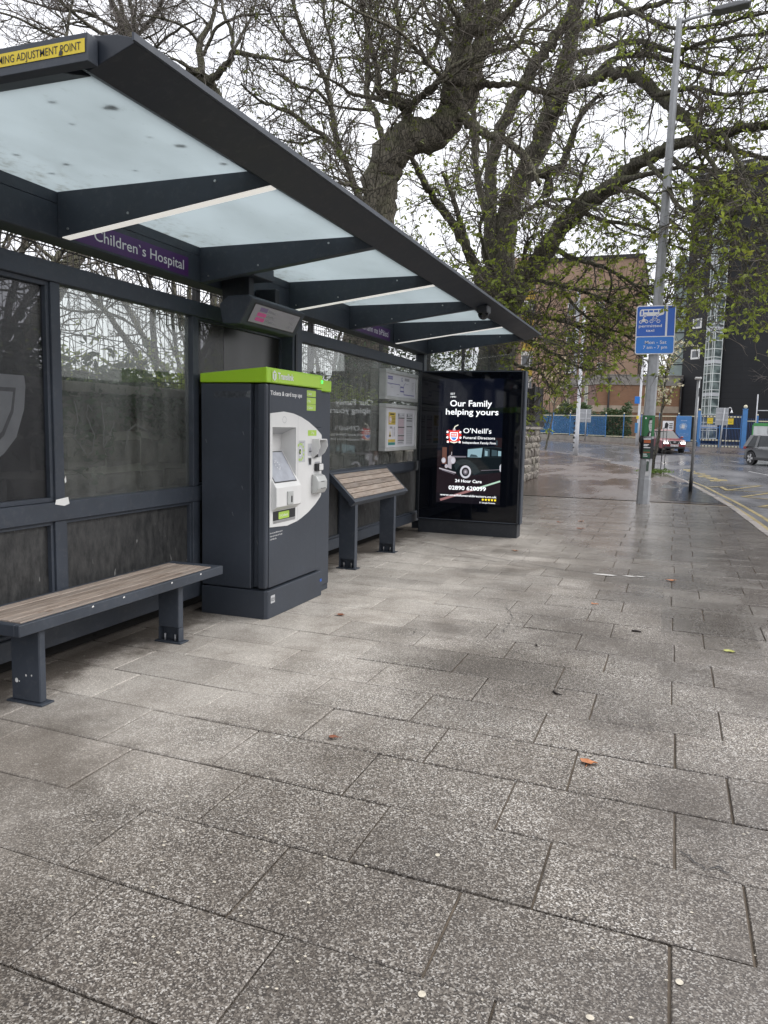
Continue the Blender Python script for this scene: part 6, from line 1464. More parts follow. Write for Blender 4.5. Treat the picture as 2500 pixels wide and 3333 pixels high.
BIG_TREE=[
 [(-5.7,14.3,4.28,0.406),(-5.67,14.33,4.99,0.378),(-5.62,14.37,5.7,0.34),(-5.57,14.39,6.27,0.339),(-5.41,14.45,6.75,0.355),(-5.03,14.56,7.08,0.336),(-4.56,14.68,7.19,0.3),(-4.3,14.75,7.5,0.263),(-4.29,14.73,7.91,0.218),(-4.24,14.71,8.12,0.209),(-4.13,14.77,8.82,0.199),(-3.97,14.85,9.51,0.172),(-3.88,14.88,10.08,0.146),(-3.78,14.93,10.72,0.103)],
 [(-4.45,14.82,7.38,0.195),(-4.28,15.02,7.64,0.205),(-4.04,15.29,8.28,0.188),(-3.95,15.54,9.14,0.163),(-3.75,15.81,9.95,0.136),(-3.61,16.05,10.56,0.11),(-3.46,16.3,11.26,0.074)],
 [(-4.22,14.82,7.56,0.132),(-4.04,14.61,7.37,0.104),(-3.69,14.45,7.04,0.085),(-3.27,14.33,6.82,0.075),(-2.95,14.17,6.58,0.066),(-2.63,13.99,6.18,0.057),(-2.4,13.78,5.76,0.036)],
 [(-4.03,15.28,8.14,0.099),(-3.86,15.1,8.09,0.08),(-3.55,14.97,8.02,0.061),(-3.05,14.91,7.93,0.051),(-2.55,14.83,7.7,0.042),(-2.03,14.79,7.65,0.025)],
 [(-3.94,15.52,8.95,0.09),(-3.83,15.72,8.99,0.073),(-3.65,15.95,9.05,0.06),(-3.35,16.24,9.29,0.051),(-3.3,16.45,9.6,0.047),(-3.14,16.7,9.88,0.038),(-2.83,17,10.23,0.029),(-2.57,17.32,10.77,0.019)],
 [(-3.9,14.78,8.9,0.103),(-3.55,14.61,8.88,0.084),(-3.25,14.43,8.93,0.075),(-2.97,14.26,9.06,0.065),(-2.65,14.11,9.31,0.04)],
 [(-5.05,14.69,7.23,0.116),(-5.11,14.59,7.5,0.089),(-5.09,14.51,7.68,0.079),(-5.26,14.34,7.67,0.07),(-5.34,14.21,7.74,0.065),(-5.47,14.05,7.72,0.06),(-5.5,13.94,7.79,0.056),(-5.43,13.88,7.94,0.051),(-5.5,13.78,8.24,0.046),(-5.55,13.69,8.54,0.042),(-5.64,13.6,8.95,0.033),(-5.68,13.5,9.13,0.029),(-5.72,13.42,9.48,0.016)],
 [(-5.24,14.67,7.67,0.071),(-5.49,14.88,8.11,0.063),(-5.61,15.18,8.78,0.06),(-5.66,15.5,9.49,0.056),(-5.84,15.79,10.27,0.052),(-6.01,16.06,10.98,0.029)],
 [(-5.52,14.58,6.9,0.072),(-5.71,14.81,7.24,0.064),(-5.93,15.05,7.74,0.065),(-6.22,15.26,8.23,0.066),(-6.35,15.55,8.86,0.062),(-6.49,15.83,9.51,0.058),(-6.57,16.19,10.59,0.044),(-6.65,16.51,11.32,0.025)],
 [(-5.12,14.59,7.58,0.08),(-4.99,14.41,7.58,0.07),(-4.75,14.28,7.67,0.06),(-4.47,14.16,7.75,0.055),(-4.28,14.01,7.84,0.046),(-3.88,13.95,8.04,0.033),(-3.44,13.88,8.06,0.016)],
 [(-4.29,14.52,7.99,0.06),(-4.27,14.14,7.89,0.046),(-4.43,13.71,7.96,0.037),(-4.63,13.29,8.17,0.032),(-4.81,12.86,8.24,0.027),(-5.13,12.36,8.26,0.023),(-5.39,11.9,8.3,0.018)],
 [(-5.09,14.5,7.61,0.053),(-5.28,14.19,7.59,0.043),(-5.59,13.84,7.6,0.038),(-5.83,13.51,7.57,0.034),(-5.97,13.23,7.65,0.025),(-6.26,12.9,7.71,0.016)],
 [(-4.18,14.72,8.43,0.061),(-4.57,15.08,9.06,0.045),(-4.97,15.43,9.62,0.037),(-5.36,15.81,10.38,0.028)],
 [(-5.2,15.46,8.8,0.028),(-5.02,15.79,9.17,0.047),(-4.94,16.1,9.75,0.043),(-4.85,16.42,10.33,0.034)],
 [(-5.11,14.12,6.25,0.043),(-5.39,13.43,5.83,0.029),(-5.65,12.79,5.79,0.02),(-5.8,12.17,5.59,0.012)],
 [(-4.03,14.61,8.85,0.068),(-4.14,14.35,9.06,0.05),(-4.29,14.07,9.26,0.037),(-4.47,13.78,9.53,0.024)],
]
LEAFY_TREE=[
 [(-4.89,22.05,1.92,0.561),(-4.91,22.15,3.25,0.533),(-4.92,22.22,4.3,0.519),(-4.94,22.29,5.35,0.504),(-4.91,22.32,6.01,0.464)],
 [(-5.09,22.11,4.82,0.225),(-5.38,21.82,5.83,0.17),(-5.59,21.5,6.39,0.142),(-5.99,21.13,7.1,0.115),(-6.47,20.72,7.76,0.1),(-6.59,20.4,7.98,0.093),(-6.78,20.08,8.43,0.073),(-6.83,19.78,8.67,0.048)],
 [(-5.62,21.56,6.34,0.078),(-5.77,21.31,6.98,0.077),(-5.92,21.06,7.54,0.07),(-6.08,20.79,8.08,0.062),(-6.18,20.52,8.35,0.043)],
 [(-5.04,22.22,5.61,0.265),(-5.21,22.14,7.14,0.197),(-5.25,22.09,8.49,0.169),(-5.05,22.11,9.69,0.168),(-4.54,22.24,10.87,0.166),(-4.02,22.33,11.69,0.165),(-3.68,22.3,12.13,0.151),(-3.15,22.39,12.86,0.112),(-2.61,22.47,13.61,0.074)],
 [(-5.35,22.34,7.58,0.106),(-5.66,22.6,8.44,0.1),(-5.93,22.91,9.59,0.095),(-6.08,23.28,10.9,0.082),(-6.23,23.57,11.55,0.055)],
 [(-4.96,22.29,5.87,0.397),(-4.76,22.33,7.56,0.302),(-4.52,22.28,8.28,0.286),(-4.17,22.27,8.96,0.283),(-3.76,22.3,9.91,0.267),(-3.49,22.3,10.96,0.24),(-3.18,22.31,11.99,0.2),(-3.16,22.21,12.99,0.161),(-3.07,22.12,13.84,0.11)],
 [(-3.72,22.04,9.81,0.189),(-3.38,21.64,10.16,0.172),(-3.02,21.23,10.39,0.155),(-2.44,20.87,10.38,0.14),(-1.78,20.54,10.31,0.136),(-1.19,20.14,9.84,0.132),(-0.59,19.71,9.19,0.133),(-0.1,19.25,8.53,0.124),(0.34,18.77,7.92,0.09),(0.98,18.38,7.44,0.058),(1.57,17.99,7.13,0.038)],
 [(-4.75,22.18,4.3,0.464),(-4.42,21.71,5.27,0.347),(-3.74,21.34,5.91,0.274),(-3.3,20.86,6.45,0.241),(-2.46,20.57,7.23,0.222),(-1.69,20.19,7.58,0.192),(-1.07,19.76,7.93,0.152),(-0.52,19.27,7.94,0.126),(-0,18.75,7.93,0.111),(0.64,18.28,7.87,0.097),(1.43,17.86,7.75,0.084),(2.2,17.42,7.59,0.053)],
 [(-4.07,21.84,8.4,0.139),(-3.61,21.7,8.47,0.125),(-3.19,21.55,8.57,0.111),(-2.94,21.39,9.15,0.091),(-2.71,21.21,9.64,0.066),(-2.2,21.13,10.11,0.041)],
 [(-3.64,21.9,8.44,0.088),(-3.55,21.83,8.05,0.151),(-3.62,21.74,7.91,0.088)],
 [(-4.55,21.86,4.64,0.195),(-4.11,21.66,5.47,0.115),(-3.72,21.42,6.14,0.087),(-3.21,21.19,6.55,0.073),(-2.9,20.9,7.04,0.06),(-2.61,20.63,7.74,0.047),(-2.38,20.33,8.4,0.034)],
 [(-3.18,22.2,12.17,0.124),(-2.55,21.44,11.96,0.095),(-1.81,20.72,11.72,0.074),(-0.93,20.05,11.47,0.054),(-0.14,19.37,11.4,0.036)],
 [(-3.03,21.95,11.46,0.111),(-2.27,21.26,11.23,0.082),(-1.44,20.6,10.98,0.067),(-0.56,19.9,10.34,0.053),(0.21,19.22,10.12,0.041),(1.36,18.67,9.9,0.029)],
 [(-2.48,21.41,10.6,0.083),(-1.89,20.93,10.81,0.069),(-1.1,20.46,10.55,0.061),(-0.24,19.99,10.03,0.053),(0.55,19.49,9.52,0.046),(1.62,19.15,9.42,0.035)],
 [(-0.79,19.29,9.17,0.063),(-0.01,18.78,9.01,0.055),(0.63,18.17,8.56,0.043),(1.53,17.7,8.39,0.027)],
 [(-0.86,18.41,7.44,0.061),(-0.45,18.07,6.87,0.044),(-0.23,17.66,6.32,0.039),(0.32,17.39,5.93,0.033),(0.99,17.21,5.92,0.027),(1.62,17.02,6,0.018)],
 [(-1.59,19.2,7.3,0.086),(-0.67,18.8,7.35,0.051),(0.09,18.31,7.23,0.044),(0.81,17.77,6.77,0.038),(1.61,17.31,6.65,0.027)],
 [(-0,18.12,7.72,0.059),(0.34,17.85,7.24,0.048),(0.63,17.54,6.58,0.042),(0.78,17.16,5.84,0.037),(1.02,16.82,5.13,0.027),(1.35,16.53,4.54,0.018)],
 [(-4.51,21.81,5.01,0.117),(-3.76,21.3,4.66,0.069),(-3.06,20.78,4.45,0.048),(-2.28,20.28,4.16,0.035),(-1.55,19.76,3.78,0.028),(-0.76,19.25,3.36,0.016)],
 [(-4.08,21.5,5.57,0.101),(-3.28,21.15,5.47,0.061),(-2.39,20.79,5.14,0.048),(-1.65,20.38,4.76,0.035),(-0.94,19.94,4.28,0.022),(-0.49,19.42,3.88,0.014)],
 [(-4.53,21.73,4.37,0.104),(-3.85,21.27,3.99,0.063),(-3.15,20.81,3.62,0.043),(-2.59,20.31,3.28,0.03),(-2.07,19.8,3.06,0.017)],
 [(-3.47,21.3,6.47,0.086),(-2.56,20.94,5.98,0.06),(-1.81,20.53,5.64,0.046),(-1.21,20.06,5.19,0.034),(-0.54,19.61,4.76,0.022),(0.07,19.18,4.62,0.013)],
 [(-2.62,20.95,7.21,0.072),(-1.76,20.51,6.75,0.052),(-0.96,20.07,6.48,0.039),(-0.3,19.53,5.89,0.027),(0.4,19.05,5.59,0.015),(0.94,18.52,5.42,0.012)],
 [(-1.76,20.02,7.49,0.067),(-0.88,19.73,7.02,0.044),(-0.33,19.3,6.35,0.032),(0.19,18.87,5.82,0.026),(0.59,18.37,5.1,0.02),(0.78,17.82,4.52,0.012)],
 [(-0.5,18.58,7.65,0.061),(0.29,18.06,6.76,0.044),(0.74,17.46,6.1,0.033),(1.17,16.82,5.3,0.027),(1.64,16.2,4.47,0.017)],
 [(0.58,17.91,7.69,0.057),(0.95,17.46,6.89,0.042),(1.21,16.99,6.11,0.036),(1.46,16.49,5.2,0.026),(1.7,15.98,4.26,0.017)],
 [(-4.61,21.62,3.72,0.078),(-4.09,21.36,3.31,0.051),(-3.54,21.15,3.17,0.037),(-3.17,20.84,2.78,0.025),(-2.93,20.49,2.52,0.015)],
 [(-4.98,21.68,4.5,0.091),(-5.52,21.11,4.94,0.057),(-6.02,20.51,5.11,0.044),(-6.62,19.91,5.52,0.031),(-7.08,19.35,5.91,0.018)],
 [(-4.86,21.62,4.49,0.091),(-4.9,20.71,4.86,0.056),(-5.04,19.73,4.95,0.042),(-5.21,18.74,5.02,0.028),(-5.33,17.76,5.07,0.016)],
 [(-4.69,21.62,3.98,0.091),(-4.56,20.66,4.48,0.056),(-4.25,19.72,4.69,0.041),(-3.79,18.83,4.76,0.028),(-3.29,17.92,4.59,0.016)],
 [(-4.72,21.55,3.46,0.091),(-4.73,20.65,3.81,0.056),(-4.82,19.7,4.01,0.042),(-4.88,18.73,3.95,0.028),(-4.85,17.78,3.73,0.016)],
 [(-4.7,21.77,5.26,0.091),(-4.28,21.17,5.64,0.056),(-3.92,20.54,5.98,0.042),(-3.7,19.85,6.28,0.029),(-3.25,19.22,6.32,0.017)],
 [(-4.54,21.62,3.46,0.078),(-4.1,20.62,3.86,0.055),(-3.56,19.63,3.97,0.041),(-3.04,18.58,3.73,0.027),(-2.55,17.52,3.45,0.015)],
 [(-4.92,21.75,5.77,0.078),(-5.12,20.83,6.58,0.05),(-4.94,20.01,6.96,0.036),(-4.42,19.27,7.07,0.028),(-4.01,18.46,6.82,0.016)],
 [(-4.31,21.63,7.32,0.089),(-3.67,20.8,7.42,0.054),(-2.74,20.06,7.26,0.04),(-1.98,19.21,6.76,0.027),(-1.47,18.26,6.28,0.015)],
 [(-3.17,21.2,5.59,0.061),(-2.6,20.78,4.79,0.042),(-1.96,20.42,4.26,0.035),(-1.36,20.07,3.98,0.023),(-0.9,19.67,3.65,0.014)],
 [(-2.42,20.82,12.61,0.057),(-1.56,20.2,11.54,0.049),(-0.58,19.66,10.73,0.042),(0.47,19.22,10.47,0.035),(1.52,18.79,10.38,0.029)],
]
POLLARD_TREE=[
 [(-10.14,17.3,7.21,0.149),(-10.35,17.21,8.18,0.136),(-10.71,17.06,9.14,0.124),(-11,16.89,9.7,0.123),(-11.2,16.71,9.89,0.134),(-11.41,16.51,9.97,0.089)],
 [(-11.13,16.6,9.83,0.1),(-11.13,16.72,10.13,0.089),(-11.27,16.82,10.66,0.078),(-11.08,17.04,11.21,0.056),(-11.03,17.22,11.81,0.045),(-11.04,17.39,12.53,0.028)],
 [(-10.92,16.78,9.75,0.1),(-10.53,16.67,9.92,0.077),(-10.2,16.54,10.03,0.07),(-10.02,16.35,10.1,0.059),(-9.33,16.31,9.89,0.042),(-8.6,16.29,9.7,0.026),(-7.91,16.27,9.62,0.015)],
 [(-10.27,16.76,10.32,0.049),(-10.41,16.88,10.82,0.044),(-10.7,16.95,11.42,0.039),(-10.8,17.11,12.14,0.022)],
 [(-11.11,16.78,10.36,0.045),(-10.64,16.65,10.86,0.038),(-9.96,16.56,10.97,0.032),(-9.19,16.48,10.86,0.021)],
 [(-10.32,16.74,10.28,0.038),(-10.24,17.13,10.91,0.033),(-10.2,17.5,11.5,0.028),(-10.23,17.88,12.33,0.017)],
 [(-11.19,16.89,10.63,0.045),(-11.4,16.45,10.88,0.033),(-11.69,15.95,10.89,0.027),(-11.95,15.45,10.8,0.016)],
 [(-11.13,16.6,9.87,0.044),(-11.37,16.03,9.97,0.027),(-11.57,15.43,9.79,0.021),(-11.76,14.86,9.82,0.015)],
]
STEMMY_TREE=[
 [(-13.44,17.3,8.52,0.181),(-13.6,17.31,9.8,0.156),(-13.69,17.3,10.83,0.143),(-13.76,17.26,11.44,0.119),(-13.89,17.17,11.81,0.089),(-14.05,17.07,12.23,0.071),(-14.2,17,12.88,0.041)],
 [(-13.67,17.28,10.81,0.095),(-13.85,17.55,11.58,0.084),(-14.28,17.74,12.36,0.061),(-14.62,17.96,13.22,0.037)],
 [(-13.63,17.3,10.93,0.083),(-13.4,17.17,11.51,0.071),(-13.39,16.96,12.06,0.052),(-13.35,16.75,12.6,0.029)],
 [(-13.74,17.29,11.17,0.06),(-12.78,17.06,11.58,0.046),(-12.19,16.65,11.72,0.034),(-11.53,16.27,11.94,0.016)],
 [(-13.6,17.12,11.07,0.059),(-14.07,16.39,11.25,0.046),(-14.34,15.75,11.52,0.033),(-14.26,15.23,11.66,0.022)],
 [(-13.53,17.1,10.72,0.059),(-14.05,16.35,10.8,0.046),(-14.51,15.61,10.75,0.034),(-14.94,14.91,10.9,0.027),(-15.21,14.24,10.83,0.016)],
 [(-13.45,17.08,10.25,0.059),(-14.14,16.28,10.46,0.04),(-14.69,15.48,10.19,0.028),(-15.3,14.68,10.14,0.022),(-15.46,14.04,9.98,0.016)],
 [(-13.66,17.13,11.36,0.047),(-14.45,16.67,11.77,0.035),(-15.06,16.23,11.76,0.029),(-15.67,15.8,11.87,0.023)],
 [(-13.56,17.27,10.46,0.048),(-12.85,17.32,11.06,0.035),(-12.16,17.34,11.4,0.029),(-11.57,17.28,11.5,0.017)],
]
SLIM_TREE=[
 [(-7.4,18.19,6.13,0.137),(-7.61,18.22,7.04,0.114),(-7.79,18.22,7.61,0.08),(-8.14,18.19,8.42,0.074),(-8.45,18.21,9.57,0.069),(-8.6,18.23,10.18,0.063),(-9.16,18.14,11.19,0.051),(-9.44,18.13,12,0.04),(-9.6,18.15,12.68,0.023)],
 [(-7.87,18.22,7.83,0.069),(-8.1,17.87,8.32,0.056),(-8.9,17.32,8.9,0.055),(-9.17,16.91,8.99,0.044),(-9.43,16.49,9.03,0.032),(-9.69,16.1,9.27,0.021)],
 [(-8.35,18.21,9.3,0.051),(-8.53,17.83,9.6,0.045),(-8.9,17.33,9.61,0.033),(-9.27,16.86,9.83,0.022)],
 [(-8.53,18.23,9.98,0.046),(-8.51,18.56,10.87,0.04),(-8.86,18.75,11.78,0.035),(-8.95,19.04,12.7,0.024)],
 [(-8,18.21,8.17,0.046),(-8.36,17.76,8.49,0.034),(-8.72,17.24,8.24,0.028),(-9.07,16.74,8.22,0.016)],
 [(-8.72,18.21,10.43,0.04),(-9.07,17.88,10.55,0.034),(-9.53,17.56,11.11,0.028),(-9.78,17.32,11.66,0.022)],
 [(-7.8,18.2,7.49,0.051),(-8.27,17.6,7.46,0.034),(-8.73,17.03,7.76,0.027),(-9.05,16.48,7.72,0.016)],
]

def lf2(p):   # the leafy tree is thickest low down and towards the road
    return min(1.15, max(.45, 1.25-.12*(p[2]-3.0)+.02*(p[0]+3)))
grow_tree('big_tree', BIG_TREE, 'old tree with a thick elbowed mossy trunk leaning over the shelter roof', (-5.75, 14.2, 1.5), BARK, TWIG, 1.0, .22, .075, LEAF_BUD, sec=(4.3, .8, 2.6), ter=(4.6, .4, 1.1), twg=(6.0, .15, .55), root_r=.5, trunk_n=1)
grow_tree('leafy_tree', LEAFY_TREE, 'large spreading tree with fresh green leaves arching over the pavement and the lamp post', (-4.9, 21.3, 1.6), BARK_D, TWIG, 1.0, .27, .12, LEAF, sec=(4.2, .7, 2.3), ter=(4.5, .4, 1.1), twg=(5.5, .15, .5), grav=(.03, -.01, -.05), leaf_fn=lf2, root_r=.5, trunk_n=1)
grow_tree('pollarded_tree', POLLARD_TREE, 'bare tree with a broken stub and crooked limbs above the middle of the shelter roof', (-9.4, 14.2, 2.1), BARK_D, TWIG_G, 1.0, 0.0, .05, LEAF_BUD, sec=(3.6, .8, 2.2), ter=(4.4, .35, 1.0), twg=(6, .15, .6), root_r=.22)
grow_tree('bare_tree', STEMMY_TREE, 'bare slender many stemmed tree rising behind the near end of the shelter roof', (-13.3, 12.2, 2.1), BARK_D, TWIG_G, 1.0, 0.0, .05, LEAF_BUD, sec=(3.6, .8, 2.4), ter=(4.4, .4, 1.1), twg=(6.5, .2, .7), root_r=.25)
grow_tree('slim_tree', SLIM_TREE, 'slim sparsely budded tree standing left of the old elbowed tree', (-7.6, 17.0, 2.0), BARK_D, TWIG, 1.0, .18, .07, LEAF_BUD, sec=(4.2, .7, 2.0), ter=(4.4, .4, 1.0), twg=(6, .15, .5), root_r=.2)

# bare scrub and saplings on the bank behind the mesh fence
def sapling(x, y, h, label, n=5, group=None):
    z = bankz(x, y); limbs = []
    for k in range(n):
        a = 2*math.pi*k/n+nrg.uniform(-.4, .4); P = walk(np.array([x+.1*math.cos(a), y+.1*math.sin(a), z-.05]), np.array([.4*math.cos(a), .4*math.sin(a), 1]), h*nrg.uniform(.7, 1.1), 7, .1, .03)
        limbs.append(np.hstack([P, np.linspace(.045, .008, 8)[:, None]]))
    return grow_tree('bare_sapling', limbs, label, (x, y, z), BARK_D, TWIG, .9, 0, .05, LEAF_BUD, sec=(3.2, .5, 1.4), ter=(3.2, .3, .7), twg=(4, .12, .35), trunk_n=0, group=group)
for x, y, h, lab in ((-5.6, 3.4, 3.2, 'bare tangled sapling behind the mesh fence, nearest the left edge of the picture'), (-6.1, 5.4, 3.6, 'bare tangled sapling behind the clear pane left of the ticket machine'), (-5.5, 7.6, 3.3, 'bare tangled sapling behind the mesh fence above the ticket machine'), (-6.3, 9.8, 3.4, 'bare tangled sapling behind the second clear pane of the shelter'), (-5.7, 12.6, 3.3, 'bare tangled sapling behind the timetable cases')):
    sapling(x, y, h, lab)
for x, y, w_ in ((-8.5, 4.5, 'nearest the left edge'), (-9.5, 8, 'above the ticket machine'), (-8, 11.5, 'above the leaning perch'), (-11, 6, 'farthest from the fence')):
    sapling(x, y, 4.2, 'bare sapling set back in the scrub behind the mesh fence, '+w_, 4)
ts = Tubes(); sroot = thing('twig_scrub', (-5.6, 7, 1.8), 'tangle of fine bare twigs growing thickly just behind the mesh fence', 'scrub')
for _ in range(750):
    x = -4.55-abs(nrg.normal(0, .9)); y = nrg.uniform(1.0, 16); z = bankz(x, y)
    P = walk(np.array([x, y, z+nrg.uniform(0, 1.2)]), np.array([nrg.normal(0, .5), nrg.normal(0, .7), nrg.uniform(.2, 1.2)]), nrg.uniform(.5, 1.5), 6, .28, -.04)
    ts.add(P, np.linspace(.005, .002, 7), 3)
tag(ts.build('twigs', sroot, TWIG), kind='stuff')
def leaf_cloud(name, pts, size, mat, label=None, cat='plant', kind=None, nl=2, droop=.3):
    lv = Leaves()
    for p in pts: lv.cluster(p, size, nl, droop)
    V = np.concatenate(lv.V); c = V.mean(0); o = link(name, np_mesh(name, V-c, np.arange(len(V)).reshape(-1, 4), mat), None, c)
    return tag(o, label, cat, None, kind)
iv = []
for _ in range(2600):
    y = nrg.uniform(2.6, 5.9); iv.append(np.array([-4.09-abs(nrg.normal(0, .18)), y, 1.72+nrg.normal(0, .17)*(1.3 if y < 4.8 else .8)+.10*math.sin(y*5.1)]))
leaf_cloud('ivy', iv, .085, LEAF_IVY, 'dark green ivy hanging over the stone wall behind the left clear pane', 'ivy', 'stuff', 2)
iv2 = [np.array([-4.45-abs(nrg.normal(0, .5)), nrg.uniform(4.8, 12), 1.95+abs(nrg.normal(0, .16))]) for _ in range(1100)]
leaf_cloud('ground_cover', iv2, .07, LEAF, 'low bright green plants growing along the top of the bank', 'plants', 'stuff', 2)
ev = [np.array([-4.9-abs(nrg.normal(0, .6)), 16.5+nrg.normal(0, 2.2), 2.5+nrg.normal(0, .65)]) for _ in range(2200)]
leaf_cloud('evergreen_shrub', ev, .1, LEAF_IVY, 'dark leafy shrub on the bank behind the advertising cabinet', 'shrub', None, 2)

# blossom trees
def blossom(x, y, zb, lean, h, cw, label, z0, nm=0):
    limbs = []; p0 = np.array([x, y, zb-.05]); top = np.array([x+lean, y, zb+h])
    stem = np.array([p0+(top-p0)*u+np.array([.04*math.sin(6*u), 0, 0]) for u in np.linspace(0, 1, 8)])
    limbs.append(np.hstack([stem, np.linspace(.075, .012, 8)[:, None]]))
    for k in range(16):
        u = nrg.uniform(z0/h, .85); p = p0+(top-p0)*u; a = nrg.uniform(0, 6.28); L = cw*nrg.uniform(.7, 1.3)
        P = walk(p, np.array([math.cos(a)*.55, math.sin(a)*.55, 1.0]), L*1.3, 6, .1, .05); limbs.append(np.hstack([P, np.linspace(.022, .006, 7)[:, None]]))
    t = grow_tree('blossom_tree', limbs, label, (x, y, zb), BARK_D, TWIG, .55, .95, .11, BLOSSOM, sec=(7, .2, .55), ter=(5, .15, .35), twg=(5, .08, .2), grav=(.03, 0, 0), trunk_n=1, spare=lambda q: q[2] < zb+z0)
    lv = Leaves()
    for Lm in limbs[1:]:
        for q in Lm[2:]:
            for _ in range(3): lv.cluster(q[:3]+nrg.normal(0, .12, 3), .075, 2, .1)
    tag(lv.build('foliage', t, LEAF), kind='stuff')
    return t
blossom(-.72, 31.3, 0.0, .55, 5.6, 1.0, 'young blossom tree in a black guard on the kerb edge behind the lamp post', 2.3)
blossom(-8.04, 52.6, .27, .95, 6.0, 1.1, 'young blossom tree with a bare leaning stem beside the far left lamp column', 2.6)
tg_ = thing('tree_guard', (-.6, 31.25, 0), 'black metal rod guard around the blossom tree stem', 'tree guard')
for k in range(6):
    a = k*math.pi/3; MB().tube([(-.5+.24*math.cos(a), 31.25+.24*math.sin(a), 0), (-.47+.24*math.cos(a), 31.25+.24*math.sin(a), 1.75)], .014, BLACK, 6).build('rod', tg_)
for z in (.72, 1.6): MB().tube([(-.49+.245*math.cos(a), 31.25+.245*math.sin(a), z) for a in np.linspace(0, 2*math.pi, 17)], .014, BLACK, 5).build('ring', tg_)
gt = [np.array([-.6+nrg.normal(0, .28), 31.2+nrg.normal(0, .35), .03+abs(nrg.normal(0, .05))]) for _ in range(260)]
leaf_cloud('grass_tuft', gt, .09, BLADE, 'grass tuft at the foot of the guarded blossom tree', 'grass', 'stuff', 3, -.8)
# hedge behind the blue railing
hd2 = []
for _ in range(11000):
    x = nrg.uniform(-26, -3.6); s = (x+26)/22.4; y = 72.8-s*2.4+abs(nrg.normal(0, .8)); z = gz(x, y)+nrg.uniform(.2, 3.25)*(.92+.12*math.sin(x*1.3)+.08*math.sin(x*3.1)); hd2.append(np.array([x, y, z]))
hg_ = leaf_cloud('hedge', hd2, .3, LEAF_HEDGE, 'dense green hedge growing behind the blue railing', 'hedge', None, 2)
ct = grow_tree('street_tree', [[(9.2, 60, .2, .16), (9.25, 60, 2, .13), (9.0, 60, 5, .10), (8.8, 60, 8, .07), (8.9, 60, 11, .03)], [(9.1, 60, 4, .06), (8.2, 60, 6.5, .05), (7.4, 60, 8.5, .03), (6.8, 60, 10, .012)], [(9.0, 60, 5.5, .06), (8.0, 60, 7.4, .04), (6.9, 60, 8.4, .02), (6.2, 60, 8.6, .01)], [(9, 60, 3.6, .05), (8, 60, 4.6, .04), (7, 60, 5.4, .02), (6.4, 60, 5.6, .01)]], 'bare brown tree in front of the black tower at the right edge', (9.2, 60, .2), BARK_D, TWIG_G, 1.0, .0, .1, LEAF_BUD, sec=(3, 1, 3), ter=(3, .5, 1.3), twg=(3, .3, .8))

# ------------------------------------------------------------------ litter
DRY_O = simple('dry_orange_leaf', (.42, .16, .06), .6, .3, 40); DRY_B = simple('dry_brown_leaf', (.20, .07, .035), .6, .3, 40); DRY_Y = simple('yellow_green_leaf', (.30, .31, .06), .5, .2, 40); POD = simple('black_seed_pod', (.02, .014, .012), .5, .3, 40); SHELL = simple('pale_seed_disc', (.48, .44, .36), .6, .25, 60)
def dead_leaf(x, y, s, mat, label, z=.005):
    a = nrg.uniform(0, 6.28); t = MB(); pts = []
    n = 11
    for k in range(n):
        b = 2*math.pi*k/n; r = s*(.5+.32*abs(math.cos(1.5*b))+nrg.uniform(-.08, .08)); pts.append((x+r*math.cos(b+a)*1.2, y+r*math.sin(b+a)*.8, z+.004+abs(nrg.normal(0, s*.12))))
    t.add(pts+[(x, y, z+.002)], [(k, (k+1) % n, n) for k in range(n)], mat); bl = None
    o = link('dead_leaf', None, None, (x, y, z)); o.empty_display_size = .05; tag(o, label, 'leaf'); t.build('blade', o)
    st = MB(); st.tube([(x+s*.4*math.cos(a), y+s*.4*math.sin(a), z+.004), (x+s*1.2*math.cos(a), y+s*1.2*math.sin(a), z+.004)], .0015, mat, 4); st.build('stalk', o)
for x, y, s, m_, lab in ((-2.54, 5.83, .045, DRY_B, 'red brown dead leaf on the pavement just right of the ticket machine'), (-1.54, 3.47, .035, DRY_B, 'dark red dead leaf on the pavement out in front of the bench'), (-.29, 3.68, .05, DRY_O, 'pale orange dead leaf on the open foreground slabs at centre right'), (.07, 8.74, .06, DRY_O, 'orange dead leaf at the end of the long pavement crack'), (-.59, 7.2, .035, DRY_O, 'small orange dead leaf on the middle of the wet pavement'), (.48, 6.05, .045, DRY_Y, 'yellow green fallen leaf near the right edge of the pavement'), (-1.32, 12.7, .07, DRY_B, 'dark curled dead leaf on the pavement beyond the advertising cabinet'), (-1.42, 13.75, .06, DRY_O, 'orange brown dead leaf farthest along the pavement past the cabinet'), (-1.85, 9.95, .045, DRY_O, 'orange dead leaf near the foot of the advertising cabinet'), (-1.75, 13.4, .06, DRY_B, 'brown dead leaf close behind the corner of the advertising cabinet')):
    dead_leaf(x, y, s, m_, lab)
def pod(x, y, pts, r, lab):
    o = link('seed_pod', None, None, (x, y, .01)); tag(o, lab, 'seed pod'); MB().tube([(x+a, y+b, .008) for a, b in pts], [r*.6]+[r]*(len(pts)-2)+[r*.5], POD, 6).build('husk', o)
pod(-.573, 4.636, [(-.02, .03), (-.022, -.0), (0, -.03), (.035, -.04)], .006, 'black curved seed pod on the pavement between the orange leaf and the bench end')
pod(-.86, 5.62, [(-.01, .03), (-.0, 0), (.01, -.03)], .006, 'small dark twig lying on the pavement in the mid distance')
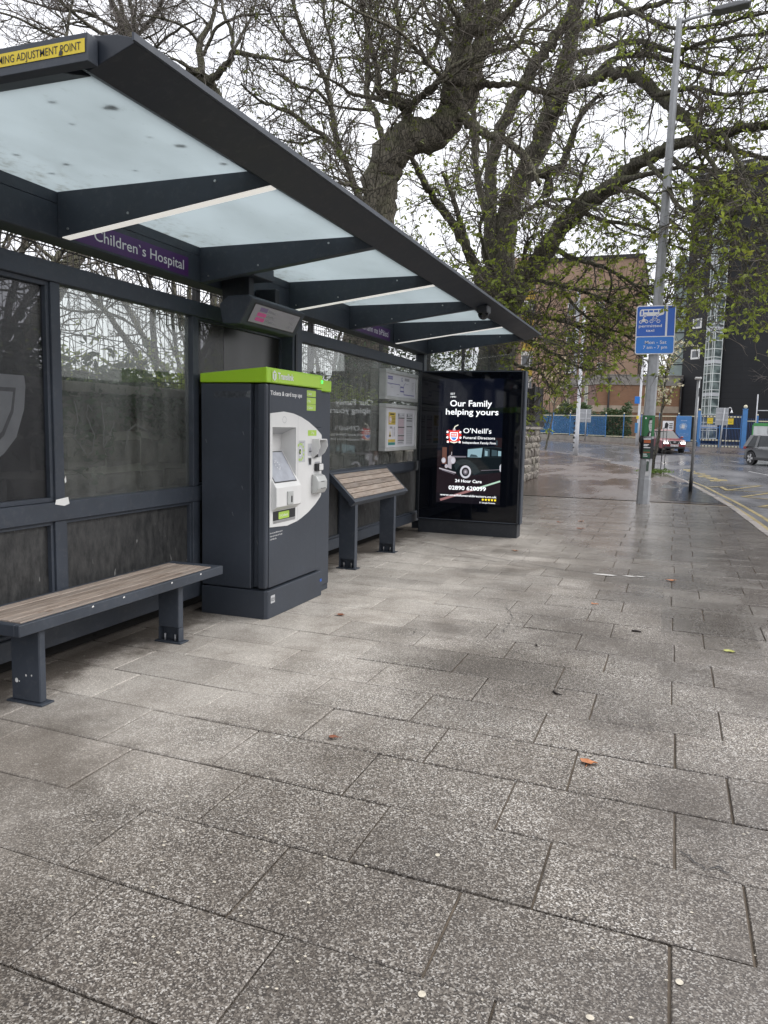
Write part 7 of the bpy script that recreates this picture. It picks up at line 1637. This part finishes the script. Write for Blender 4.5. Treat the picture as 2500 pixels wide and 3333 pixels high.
pod(-.19, 6.35, [(-.03, .0), (0, .01), (.04, 0)], .012, 'short black twig on the wet pavement right of the middle')
def seed(x, y, r, lab):
    o = link('seed_disc', None, None, (x, y, .005)); tag(o, lab, 'seed')
    a = nrg.uniform(0, 3); MB().add([(x+r*math.cos(b)*(1.3*math.cos(a)**2+.8*math.sin(a)**2), y+r*math.sin(b), .0065+.001*math.sin(b)) for b in np.linspace(0, 5.9, 14)], [tuple(range(14))], SHELL).build('husk', o)
seed(.11, 2.258, .011, 'pale oval seed near the bottom right of the pavement'); seed(-.573, 1.93, .012, 'largest pale oval seed at the bottom edge of the pavement'); seed(-.12, 2.02, .009, 'small pale oval seed at the bottom edge of the pavement'); seed(-.735, 2.63, .009, 'pale oval seed on the foreground slabs left of centre')
sp2 = MB()
for _ in range(420):
    y = 1.3+nrg.exponential(3.2); x = nrg.uniform(-2.6, kx(min(y, 30))-.2)
    if y > 13 or (x < -1.8 and nrg.random() < .6): continue
    r = nrg.uniform(.0025, .006); a = nrg.uniform(0, 6)
    sp2.add([(x+r*math.cos(a+b)*1.5, y+r*math.sin(a+b), .0075) for b in (0, 1.5, 3.1, 4.6)], [(0, 1, 2, 3)], SHELL)
tag(sp2.build('fallen_petals'), 'scatter of tiny pale petals fallen across the pavement', 'petals', None, 'stuff')
rl = thing('roof_debris', (-3, 3.2, 2.998), 'dead leaves lying on the milky glass of the shelter roof above the near bay', 'leaves')
for x, y, s in ((-2.44, 2.95, .035), (-2.65, 2.82, .02), (-2.42, 3.45, .03), (-2.36, 3.75, .025), (-3.1, 2.85, .025), (-2.75, 3.05, .015), (-3.2, 3.5, .02), (-2.9, 3.7, .015), (-3.4, 3.6, .02), (-3.35, 3.3, .018), (-2.5, 3.3, .012)):
    n = 9; MB().add([(x+s*(.6+nrg.uniform(0, .7))*math.cos(b), y+s*(.5+nrg.uniform(0, .5))*math.sin(b), 3.0) for b in np.linspace(0, 5.7, n)], [tuple(range(n))], POD).build('leaf', rl)
